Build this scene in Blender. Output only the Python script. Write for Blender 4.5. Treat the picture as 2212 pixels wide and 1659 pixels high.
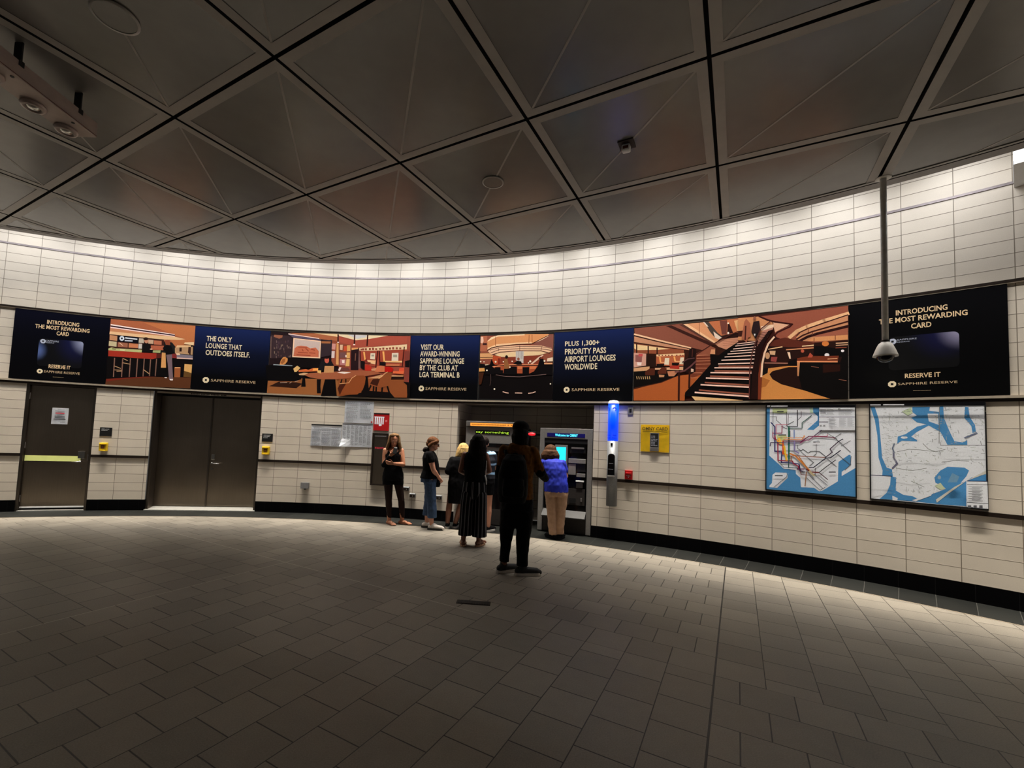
import bpy, bmesh, math, random
from mathutils import Vector, Matrix, noise
from mathutils.geometry import tessellate_polygon
for o in list(bpy.data.objects): bpy.data.objects.remove(o)
SC = bpy.context.scene
COL = SC.collection
# ------------------------------------------------------------------ camera
CAMH = 1.6133
cam = bpy.data.cameras.new('camera'); cam_o = bpy.data.objects.new('camera', cam); COL.objects.link(cam_o)
cam.sensor_width = 36.0; cam.lens = 15.706; cam.shift_x = 0.0242; cam.shift_y = 0.02591
cam.clip_start = 0.02; cam.clip_end = 200
PI_, RO_ = math.radians(3.404), math.radians(2.3043)
_f = Vector((0, math.cos(PI_), math.sin(PI_))); _u = Vector((0, -math.sin(PI_), math.cos(PI_))); _r = Vector((1, 0, 0))
_r2 = _r*math.cos(RO_)+_u*math.sin(RO_); _u2 = -_r*math.sin(RO_)+_u*math.cos(RO_)
M4 = Matrix.Identity(4)
for i in range(3): M4[i][0], M4[i][1], M4[i][2] = _r2[i], _u2[i], -_f[i]
M4.translation = (0, 0, CAMH); cam_o.matrix_world = M4
SC.camera = cam_o
# ------------------------------------------------------------------ view, world
vs = SC.view_settings
SC.display_settings.display_device = 'sRGB'
vs.view_transform = 'Standard'; vs.look = 'None'; vs.gamma = 1.0; vs.use_curve_mapping = False
vs.exposure = 0.0
WORLD = bpy.data.worlds.new('world'); SC.world = WORLD; WORLD.use_nodes = True
bg = WORLD.node_tree.nodes['Background']; bg.inputs[0].default_value = (1.0, .93, .85, 1); bg.inputs[1].default_value = 0.07
# ------------------------------------------------------------------ the round room: a drum of radius R about CX, CY
R = 12.4153; CX, CY = -3.3552, -3.6247; T17 = 0.197284; W = 0.4575; DT = W/R
CURB = R-0.637; ZC = 4.6; R_PANEL = 11.30; R_RING = 11.46
def th(k): return T17+(k-17)*DT
def wp(k, z, off=0.0):                       # k counts wall tiles along the arc, off = distance out from the wall face
    t = th(k); r = R-off
    return Vector((CX+r*math.sin(t), CY+r*math.cos(t), z))
# cove lamps: hidden behind the rim of the ceiling; wide tubes wash the tiles, narrow ones graze the wall and light its foot
def cove_lamp(k, off, z, power, tilt, spread, sx, colr):
    L = bpy.data.lights.new('cove_lamp', 'AREA'); L.shape = 'RECTANGLE'; L.size = sx; L.size_y = .06
    L.energy = power; L.color = colr; L.spread = math.radians(spread)
    lo = bpy.data.objects.new('cove_lamp', L); COL.objects.link(lo)
    t = th(k); n = Vector((math.sin(t), math.cos(t), 0))          # outward, to the wall
    d = (n*math.tan(math.radians(tilt))+Vector((0, 0, -1))).normalized()
    x = Vector((math.cos(t), -math.sin(t), 0)); zax = -d; yax = zax.cross(x).normalized()
    m = Matrix.Identity(4)
    for j in range(3): m[j][0], m[j][1], m[j][2] = x[j], yax[j], zax[j]
    m.translation = wp(k, z, off); lo.matrix_world = m
WIDE, NARROW, NEAR = 8.9, 11.5, 3.6
for i in range(-7, 20): cove_lamp(-1+i*2.0, .84, 5.05, WIDE, 8, 180, .62, (.96, .97, 1.0))
for i in range(-7, 23):
    o_, t_ = (.64, 3) if i < 16 else (.90, 6)
    cove_lamp(i*2.0, o_, 4.90, NARROW*.62, t_, 32, .70, (1.0, .92, .80)); cove_lamp(1.0+i*2.0, o_, 4.90, NARROW*.5, t_, 66, .70, (1.0, .92, .80))
for i in range(-5, 14): cove_lamp(.6+i*2.5, .42, 5.16, NEAR, 10, 170, .50, (.97, .98, 1.0))
# ------------------------------------------------------------------ materials
def lin(c):
    c = c/255.0
    return c/12.92 if c <= .04045 else ((c+.055)/1.055)**2.4
def S(rgb, g=1.0): return tuple(min(.95, lin(c)*g) for c in rgb)+(1.0,)
MATS = {}
def mat(name, rgb, rough=.5, metal=0.0, emit=0.0, var=.12, scale=18.0, spec=.5, bump=0.0, ecol=None):
    if name in MATS: return MATS[name]
    m = bpy.data.materials.new(name); m.use_nodes = True; nt = m.node_tree; b = nt.nodes['Principled BSDF']
    col = S(rgb) if max(rgb) > 1.001 or isinstance(rgb[0], int) else tuple(rgb)+(1.0,)
    tc = nt.nodes.new('ShaderNodeTexCoord'); nz = nt.nodes.new('ShaderNodeTexNoise')
    nz.inputs['Scale'].default_value = scale; nz.inputs['Detail'].default_value = 4
    nt.links.new(tc.outputs['Object'], nz.inputs['Vector'])
    mr = nt.nodes.new('ShaderNodeMapRange'); mr.inputs['From Min'].default_value = .25; mr.inputs['From Max'].default_value = .75
    mr.inputs['To Min'].default_value = 1-var; mr.inputs['To Max'].default_value = 1+var
    nt.links.new(nz.outputs['Fac'], mr.inputs['Value'])
    vm = nt.nodes.new('ShaderNodeVectorMath'); vm.operation = 'SCALE'; vm.inputs[0].default_value = col[:3]
    nt.links.new(mr.outputs['Result'], vm.inputs['Scale']); nt.links.new(vm.outputs['Vector'], b.inputs['Base Color'])
    b.inputs['Roughness'].default_value = rough; b.inputs['Metallic'].default_value = metal
    b.inputs['Specular IOR Level'].default_value = spec
    if emit:
        b.inputs['Emission Color'].default_value = S(ecol) if ecol else col; b.inputs['Emission Strength'].default_value = emit
    if bump:
        bp = nt.nodes.new('ShaderNodeBump'); bp.inputs['Strength'].default_value = bump; bp.inputs['Distance'].default_value = .004
        nt.links.new(nz.outputs['Fac'], bp.inputs['Height']); nt.links.new(bp.outputs['Normal'], b.inputs['Normal'])
    MATS[name] = m
    return m
def N(nt, op, a, b=None, c=None):            # math node helper
    n = nt.nodes.new('ShaderNodeMath'); n.operation = op
    for i, v in enumerate((a, b, c)):
        if v is None: continue
        if isinstance(v, (int, float)): n.inputs[i].default_value = v
        else: nt.links.new(v, n.inputs[i])
    return n.outputs[0]
def mix(nt, fac, a, b):
    n = nt.nodes.new('ShaderNodeMix'); n.data_type = 'RGBA'
    for s, v in ((n.inputs['Factor'], fac), (n.inputs['A'], a), (n.inputs['B'], b)):
        if isinstance(v, (int, float)): s.default_value = v
        elif isinstance(v, tuple): s.default_value = v
        else: nt.links.new(v, s)
    return n.outputs['Result']
def tile_noise(nt, u, v):                    # one random value per tile
    cb = nt.nodes.new('ShaderNodeCombineXYZ'); nt.links.new(N(nt, 'FLOOR', u), cb.inputs[0]); nt.links.new(N(nt, 'FLOOR', v), cb.inputs[1])
    wn = nt.nodes.new('ShaderNodeTexWhiteNoise'); wn.noise_dimensions = '2D'; nt.links.new(cb.outputs[0], wn.inputs['Vector'])
    return wn.outputs['Value']
def dist_line(nt, u): return N(nt, 'ABSOLUTE', N(nt, 'SUBTRACT', u, N(nt, 'ROUND', u)))
def speck(nt, vec, scale, detail=3):
    nz = nt.nodes.new('ShaderNodeTexNoise'); nz.inputs['Scale'].default_value = scale; nz.inputs['Detail'].default_value = detail
    nt.links.new(vec, nz.inputs['Vector']); return nz.outputs['Fac']
def wall_tile_material():
    m = bpy.data.materials.new('wall_tiles'); m.use_nodes = True; nt = m.node_tree; b = nt.nodes['Principled BSDF']
    uv = nt.nodes.new('ShaderNodeUVMap'); uv.uv_map = 'UVMap'; sp = nt.nodes.new('ShaderNodeSeparateXYZ'); nt.links.new(uv.outputs[0], sp.inputs[0])
    u, v = sp.outputs[0], sp.outputs[1]
    du = N(nt, 'MULTIPLY', dist_line(nt, u), W)
    for kx in (17.558, 23.55):
        du = N(nt, 'MINIMUM', du, N(nt, 'ADD', N(nt, 'MULTIPLY', N(nt, 'ABSOLUTE', N(nt, 'SUBTRACT', u, kx)), W), N(nt, 'MULTIPLY', N(nt, 'GREATER_THAN', v, 15.005), 1.0)))
    dv = N(nt, 'MULTIPLY', dist_line(nt, v), .157)
    d = N(nt, 'MINIMUM', du, dv)
    jm = nt.nodes.new('ShaderNodeMapRange'); jm.inputs['From Min'].default_value = .0026; jm.inputs['From Max'].default_value = .0046
    nt.links.new(d, jm.inputs['Value']); joint = jm.outputs['Result']            # 0 in the joint, 1 on the tile
    rnd = tile_noise(nt, u, v)
    tc = nt.nodes.new('ShaderNodeTexCoord')
    s1 = speck(nt, tc.outputs['Object'], 160, 2); s2 = speck(nt, tc.outputs['Object'], 2.2, 4)
    val = N(nt, 'ADD', N(nt, 'ADD', N(nt, 'MULTIPLY', rnd, .07), N(nt, 'MULTIPLY', s1, .16)), N(nt, 'MULTIPLY', s2, .22))
    base = nt.nodes.new('ShaderNodeVectorMath'); base.operation = 'SCALE'; base.inputs[0].default_value = (.61, .545, .455)
    nt.links.new(N(nt, 'ADD', val, .775), base.inputs['Scale'])
    col = mix(nt, joint, (.20, .165, .125, 1), base.outputs[0])
    nt.links.new(col, b.inputs['Base Color'])
    b.inputs['Roughness'].default_value = .42; b.inputs['Specular IOR Level'].default_value = .35
    bp = nt.nodes.new('ShaderNodeBump'); bp.inputs['Strength'].default_value = .5; bp.inputs['Distance'].default_value = .003
    nt.links.new(joint, bp.inputs['Height']); nt.links.new(bp.outputs[0], b.inputs['Normal'])
    return m
def floor_material():
    m = bpy.data.materials.new('floor_pavers'); m.use_nodes = True; nt = m.node_tree; b = nt.nodes['Principled BSDF']
    tc = nt.nodes.new('ShaderNodeTexCoord'); P = tc.outputs['Object']
    def dot(v, off):
        n = nt.nodes.new('ShaderNodeVectorMath'); n.operation = 'DOT_PRODUCT'; nt.links.new(P, n.inputs[0]); n.inputs[1].default_value = v
        return N(nt, 'ADD', n.outputs['Value'], off)
    ax, bx = Vector((.8716, -.4903, 0)), Vector((.4903, .8716, 0)); B0 = Vector((.261, 4.019, 0))
    G = .31
    u = N(nt, 'DIVIDE', dot(ax, -ax.dot(B0)-1.61), G); v = N(nt, 'DIVIDE', dot(bx, -bx.dot(B0)-.025), G)
    cu, cv = N(nt, 'FLOOR', N(nt, 'DIVIDE', u, 15)), N(nt, 'FLOOR', N(nt, 'DIVIDE', v, 15))
    par = N(nt, 'FLOORED_MODULO', N(nt, 'ADD', cu, cv), 2.0)
    def sel(a, c): return N(nt, 'ADD', N(nt, 'MULTIPLY', a, N(nt, 'SUBTRACT', 1.0, par)), N(nt, 'MULTIPLY', c, par))
    p, q = sel(u, v), sel(v, u)
    q2 = N(nt, 'ADD', q, N(nt, 'MULTIPLY', N(nt, 'FLOORED_MODULO', N(nt, 'FLOOR', p), 2.0), .5))
    d1 = N(nt, 'MULTIPLY', dist_line(nt, p), G); d2 = N(nt, 'MULTIPLY', dist_line(nt, q2), G)
    dd = N(nt, 'MINIMUM', N(nt, 'MULTIPLY', d1, 1.25), d2)
    jm = nt.nodes.new('ShaderNodeMapRange'); jm.inputs['From Min'].default_value = .0024; jm.inputs['From Max'].default_value = .0048; nt.links.new(dd, jm.inputs['Value'])
    rnd = tile_noise(nt, p, q2)
    s1 = speck(nt, P, 130, 3); s2 = speck(nt, P, .9, 5); s3 = speck(nt, P, 9, 4)
    val = N(nt, 'ADD', N(nt, 'ADD', N(nt, 'MULTIPLY', rnd, .26), N(nt, 'MULTIPLY', s1, .75)), N(nt, 'ADD', N(nt, 'MULTIPLY', s2, .45), N(nt, 'MULTIPLY', s3, .3)))
    base = nt.nodes.new('ShaderNodeVectorMath'); base.operation = 'SCALE'; base.inputs[0].default_value = FLOOR_COL
    nt.links.new(N(nt, 'ADD', val, .12), base.inputs['Scale'])
    col = mix(nt, jm.outputs['Result'], (.016, .013, .011, 1), base.outputs[0])
    lt = N(nt, 'MULTIPLY', N(nt, 'MINIMUM', N(nt, 'ABSOLUTE', N(nt, 'ADD', u, 15.0)), N(nt, 'ADD', N(nt, 'ABSOLUTE', v), N(nt, 'GREATER_THAN', u, -6.0))), G)
    col = mix(nt, N(nt, 'LESS_THAN', lt, .0045), col, (.50, .45, .38, 1))           # pale metal movement joints
    col = mix(nt, N(nt, 'LESS_THAN', N(nt, 'MULTIPLY', N(nt, 'ABSOLUTE', u), G), .0065), col, (.012, .010, .009, 1))
    nt.links.new(col, b.inputs['Base Color'])
    rg = N(nt, 'ADD', N(nt, 'MULTIPLY', s3, .2), .38); nt.links.new(rg, b.inputs['Roughness']); b.inputs['Specular IOR Level'].default_value = .5
    h = N(nt, 'ADD', N(nt, 'MULTIPLY', jm.outputs['Result'], 1.0), N(nt, 'MULTIPLY', s1, .25))
    bp = nt.nodes.new('ShaderNodeBump'); bp.inputs['Strength'].default_value = .45; bp.inputs['Distance'].default_value = .004
    nt.links.new(h, bp.inputs['Height']); nt.links.new(bp.outputs[0], b.inputs['Normal'])
    return m
FLOOR_COL = (.255, .228, .186)
def arc_tile_material(name, rgb, jrgb, pitch, rough, spec=.2):         # dark granite pieces, jointed along the arc by UV
    m = bpy.data.materials.new(name); m.use_nodes = True; nt = m.node_tree; b = nt.nodes['Principled BSDF']
    uv = nt.nodes.new('ShaderNodeUVMap'); uv.uv_map = 'UVMap'; sp = nt.nodes.new('ShaderNodeSeparateXYZ'); nt.links.new(uv.outputs[0], sp.inputs[0])
    u = N(nt, 'DIVIDE', N(nt, 'SUBTRACT', sp.outputs[0], .08), pitch)
    d = N(nt, 'MULTIPLY', dist_line(nt, u), pitch*W)
    jm = nt.nodes.new('ShaderNodeMapRange'); jm.inputs['From Min'].default_value = .0015; jm.inputs['From Max'].default_value = .003; nt.links.new(d, jm.inputs['Value'])
    tc = nt.nodes.new('ShaderNodeTexCoord'); s1 = speck(nt, tc.outputs['Object'], 140, 3); s2 = speck(nt, tc.outputs['Object'], 3, 4)
    rnd = tile_noise(nt, u, u)
    base = nt.nodes.new('ShaderNodeVectorMath'); base.operation = 'SCALE'; base.inputs[0].default_value = S(rgb)[:3]
    nt.links.new(N(nt, 'ADD', N(nt, 'ADD', N(nt, 'MULTIPLY', s1, .8), N(nt, 'MULTIPLY', rnd, .35)), N(nt, 'MULTIPLY', s2, .4)), base.inputs['Scale'])
    nt.links.new(mix(nt, jm.outputs['Result'], S(jrgb), base.outputs[0]), b.inputs['Base Color'])
    b.inputs['Roughness'].default_value = rough; b.inputs['Specular IOR Level'].default_value = spec
    return m
def brushed_steel(name, rgb, rough):
    m = bpy.data.materials.new(name); m.use_nodes = True; nt = m.node_tree; b = nt.nodes['Principled BSDF']
    tc = nt.nodes.new('ShaderNodeTexCoord'); mp = nt.nodes.new('ShaderNodeMapping'); mp.inputs['Scale'].default_value = (160, 160, 1.2)
    nt.links.new(tc.outputs['Object'], mp.inputs[0]); s = speck(nt, mp.outputs[0], 1.0, 3); s2 = speck(nt, tc.outputs['Object'], 1.6, 4)
    base = nt.nodes.new('ShaderNodeVectorMath'); base.operation = 'SCALE'; base.inputs[0].default_value = S(rgb)[:3]
    nt.links.new(N(nt, 'ADD', N(nt, 'ADD', N(nt, 'MULTIPLY', s, .25), N(nt, 'MULTIPLY', s2, .4)), .68), base.inputs['Scale']); nt.links.new(base.outputs[0], b.inputs['Base Color'])
    b.inputs['Metallic'].default_value = 1.0; nt.links.new(N(nt, 'ADD', N(nt, 'MULTIPLY', s2, .15), rough), b.inputs['Roughness'])
    b.inputs['Anisotropic'].default_value = .5
    MATS[name] = m
    return m
def print_material(name, gain=1.0, rough=.35):                # a printed picture: its inks are stored per face
    m = bpy.data.materials.new(name); m.use_nodes = True; nt = m.node_tree; b = nt.nodes['Principled BSDF']
    a = nt.nodes.new('ShaderNodeVertexColor'); a.layer_name = 'ink'
    tc = nt.nodes.new('ShaderNodeTexCoord'); s = speck(nt, tc.outputs['Object'], 90, 3)
    sc = nt.nodes.new('ShaderNodeVectorMath'); sc.operation = 'SCALE'; nt.links.new(a.outputs[0], sc.inputs[0])
    nt.links.new(N(nt, 'MULTIPLY', N(nt, 'ADD', N(nt, 'MULTIPLY', s, .3), .85), gain), sc.inputs['Scale']); nt.links.new(sc.outputs[0], b.inputs['Base Color'])
    b.inputs['Roughness'].default_value = rough; b.inputs['Specular IOR Level'].default_value = .25
    MATS[name] = m
    return m
# ------------------------------------------------------------------ building helpers
def tag(o, label=None, cat=None, group=None, kind=None):
    if label: o['label'] = label
    if cat: o['category'] = cat
    if group: o['group'] = group
    if kind: o['kind'] = kind
    return o
def thing(name, label, cat, loc, rz=0.0, group=None):
    o = bpy.data.objects.new(name, None); COL.objects.link(o); o.empty_display_size = .1
    o.location = loc; o.rotation_euler = (0, 0, rz)
    o.matrix_basis = Matrix.Translation(loc) @ Matrix.Rotation(rz, 4, 'Z')
    return tag(o, label, cat, group)
def root_matrix(o):
    m = o.matrix_basis.copy()
    while o.parent: o = o.parent; m = o.matrix_basis @ m
    return m
def wall_thing(name, label, cat, k, z, group=None): return thing(name, label, cat, wp(k, z), -th(k), group)
def obj(name, bm, m, parent=None, smooth=False, world=True, label=None):
    """link a bmesh (given in world space, or in the thing's own space) as one mesh object"""
    bmesh.ops.recalc_face_normals(bm, faces=bm.faces)
    me = bpy.data.meshes.new(name); o = bpy.data.objects.new(name, me)
    if parent is not None:
        if world: bm.transform(root_matrix(parent).inverted())
        o.parent = parent
    elif world:
        xs = [v.co.x for v in bm.verts]; ys = [v.co.y for v in bm.verts]; zs = [v.co.z for v in bm.verts]
        c = Vector(((min(xs)+max(xs))/2, (min(ys)+max(ys))/2, min(zs)))
        bm.transform(Matrix.Translation(-c)); o.location = c; o.matrix_basis = Matrix.Translation(c)
    for f in bm.faces: f.smooth = smooth
    bm.to_mesh(me); bm.free()
    for x in (m if isinstance(m, (list, tuple)) else [m]): me.materials.append(x)
    COL.objects.link(o)
    if label: o['label'] = label
    return o
def box(bm, x0, x1, y0, y1, z0, z1, mi=0, bev=0.0):
    ret = bmesh.ops.create_cube(bm, size=1.0); vs_ = ret['verts']
    for v in vs_: v.co = Vector((x0+(v.co.x+.5)*(x1-x0), y0+(v.co.y+.5)*(y1-y0), z0+(v.co.z+.5)*(z1-z0)))
    fs = set(f for v in vs_ for f in v.link_faces)
    for f in fs: f.material_index = mi
    if bev:
        es = list(set(e for v in vs_ for e in v.link_edges)); bmesh.ops.bevel(bm, geom=es, offset=bev, segments=2, affect='EDGES', profile=.5)
    return vs_
def cyl(bm, p, q, r0, r1=None, n=16, mi=0, cap=True):
    p, q = Vector(p), Vector(q); r1 = r0 if r1 is None else r1; d = (q-p).normalized()
    a = d.orthogonal().normalized(); b = d.cross(a)
    v0 = [bm.verts.new(p+(a*math.cos(2*math.pi*i/n)+b*math.sin(2*math.pi*i/n))*r0) for i in range(n)]
    v1 = [bm.verts.new(q+(a*math.cos(2*math.pi*i/n)+b*math.sin(2*math.pi*i/n))*r1) for i in range(n)]
    for i in range(n): bm.faces.new((v0[i], v0[(i+1) % n], v1[(i+1) % n], v1[i])).material_index = mi
    if cap:
        bm.faces.new(v0[::-1]).material_index = mi; bm.faces.new(v1).material_index = mi
def lathe(bm, prof, c=(0, 0, 0), n=32, mi=0, arc=None):       # prof: (radius, z)
    c = Vector(c); rings = []
    for r, z in prof:
        rings.append([bm.verts.new(c+Vector((r*math.cos(2*math.pi*i/n), r*math.sin(2*math.pi*i/n), z))) for i in range(n)] if r > 1e-6 else [bm.verts.new(c+Vector((0, 0, z)))])
    for a, b in zip(rings[:-1], rings[1:]):
        for i in range(n):
            j = (i+1) % n
            if len(a) == 1 and len(b) == 1: continue
            if len(a) == 1: f = bm.faces.new((a[0], b[j], b[i]))
            elif len(b) == 1: f = bm.faces.new((a[i], a[j], b[0]))
            else: f = bm.faces.new((a[i], a[j], b[j], b[i]))
            f.material_index = mi
def ksteps(k0, k1, step=.5):
    i = math.floor(k0/step+1e-4)+1; out = [k0]
    while i*step < k1-1e-4: out.append(i*step); i += 1
    return out+[k1]
def cbox(bm, k0, k1, z0, z1, d0, d1, mi=0, step=.5, prof=None):
    """a box that follows the curved wall; prof optionally gives the section as (off, z) points"""
    sec = prof or [(d0, z0), (d1, z0), (d1, z1), (d0, z1)]
    rows = [[bm.verts.new(wp(k, z, d)) for d, z in sec] for k in ksteps(k0, k1, step)]
    n = len(sec)
    for a, b in zip(rows[:-1], rows[1:]):
        for i in range(n): bm.faces.new((a[i], b[i], b[(i+1) % n], a[(i+1) % n])).material_index = mi
    bm.faces.new(rows[0]).material_index = mi; bm.faces.new(rows[-1][::-1]).material_index = mi
def flat_to_wall(bm, off, step=.5):
    """a flat drawing in (k*W, z) is cut into strips and laid on the curved wall"""
    xs = [v.co.x/W for v in bm.verts]
    k = math.ceil(min(xs)/step)*step
    while k < max(xs):
        bmesh.ops.bisect_plane(bm, geom=bm.verts[:]+bm.edges[:]+bm.faces[:], plane_co=(k*W, 0, 0), plane_no=(1, 0, 0)); k += step
    for v in bm.verts:                        # keep every layer on the same facets
        k = v.co.x/W; a = math.floor(k/step+1e-6)*step; f = (k-a)/step
        v.co = wp(a, v.co.y, off).lerp(wp(a+step, v.co.y, off), f)
def poly_mesh(bm, pts, off, col=None, mi=0):
    b2 = bmesh.new()
    vs_ = [b2.verts.new((k*W, z, 0)) for k, z in pts]
    for a_, b_, c_ in tessellate_polygon([[Vector((k*W, z, 0)) for k, z in pts]]):
        try: b2.faces.new((vs_[a_], vs_[b_], vs_[c_]))
        except ValueError: pass
    flat_to_wall(b2, off)
    merge(bm, b2, col, mi)
def merge(bm, b2, col=None, mi=0):
    lay = None
    if col is not None: lay = bm.loops.layers.float_color.get('ink') or bm.loops.layers.float_color.new('ink')
    mp = {v: bm.verts.new(v.co) for v in b2.verts}
    for f in b2.faces:
        nf = bm.faces.new([mp[v] for v in f.verts]); nf.material_index = mi
        if lay is not None:
            for l in nf.loops: l[lay] = col
    b2.free()
def line_polys(pts, w):
    out = []
    for (k0, z0), (k1, z1) in zip(pts[:-1], pts[1:]):
        a, b = Vector((k0*W, z0)), Vector((k1*W, z1)); d = b-a
        if d.length < 1e-6: continue
        d.normalize(); n = Vector((-d.y, d.x))*w/2; a2, b2 = a-d*w*.3, b+d*w*.3
        out.append([(p.x/W, p.y) for p in (a2-n, b2-n, b2+n, a2+n)])
    return out
def art(bm, items, off, dstep=.00012):
    for it in items:
        c = S(it[0])
        if len(it) == 2: poly_mesh(bm, it[1], off, c)
        else:
            for q in line_polys(it[2], it[1]): poly_mesh(bm, q, off, c)
        off += dstep
    return off
_fonts = {}
def text_flat(body, x0, x1, y0, y1, bold=.0):
    """lettering scaled to fill the given rectangle, as a flat bmesh"""
    cu = bpy.data.curves.new('lettering', 'FONT'); cu.body = body; cu.size = 1.0; cu.offset = bold; cu.resolution_u = 2; cu.fill_mode = 'FRONT'
    to = bpy.data.objects.new('lettering_tmp', cu); COL.objects.link(to)
    bpy.context.view_layer.update()
    me = bpy.data.meshes.new_from_object(to.evaluated_get(bpy.context.evaluated_depsgraph_get()))
    bpy.data.objects.remove(to); bpy.data.curves.remove(cu)
    b = bmesh.new(); b.from_mesh(me); bpy.data.meshes.remove(me)
    if not b.verts: return b
    xs = [v.co.x for v in b.verts]; ys = [v.co.y for v in b.verts]
    sx, sy = (x1-x0)/(max(xs)-min(xs)), (y1-y0)/(max(ys)-min(ys)); mx, my = min(xs), min(ys)
    for v in b.verts: v.co = Vector((x0+(v.co.x-mx)*sx, y0+(v.co.y-my)*sy, 0))
    return b
def wall_text(bm, body, k0, k1, z0, z1, off, col=None, mi=0, bold=.012):
    b = text_flat(body, k0*W, k1*W, z0, z1, bold); flat_to_wall(b, off); merge(bm, b, col, mi)
def circle_pts(k, z, r, n=20, a0=0.0): return [(k+r*math.cos(a0+2*math.pi*i/n)/W, z+r*math.sin(a0+2*math.pi*i/n)) for i in range(n)]
PRINT_GAIN = 1.08
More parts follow.
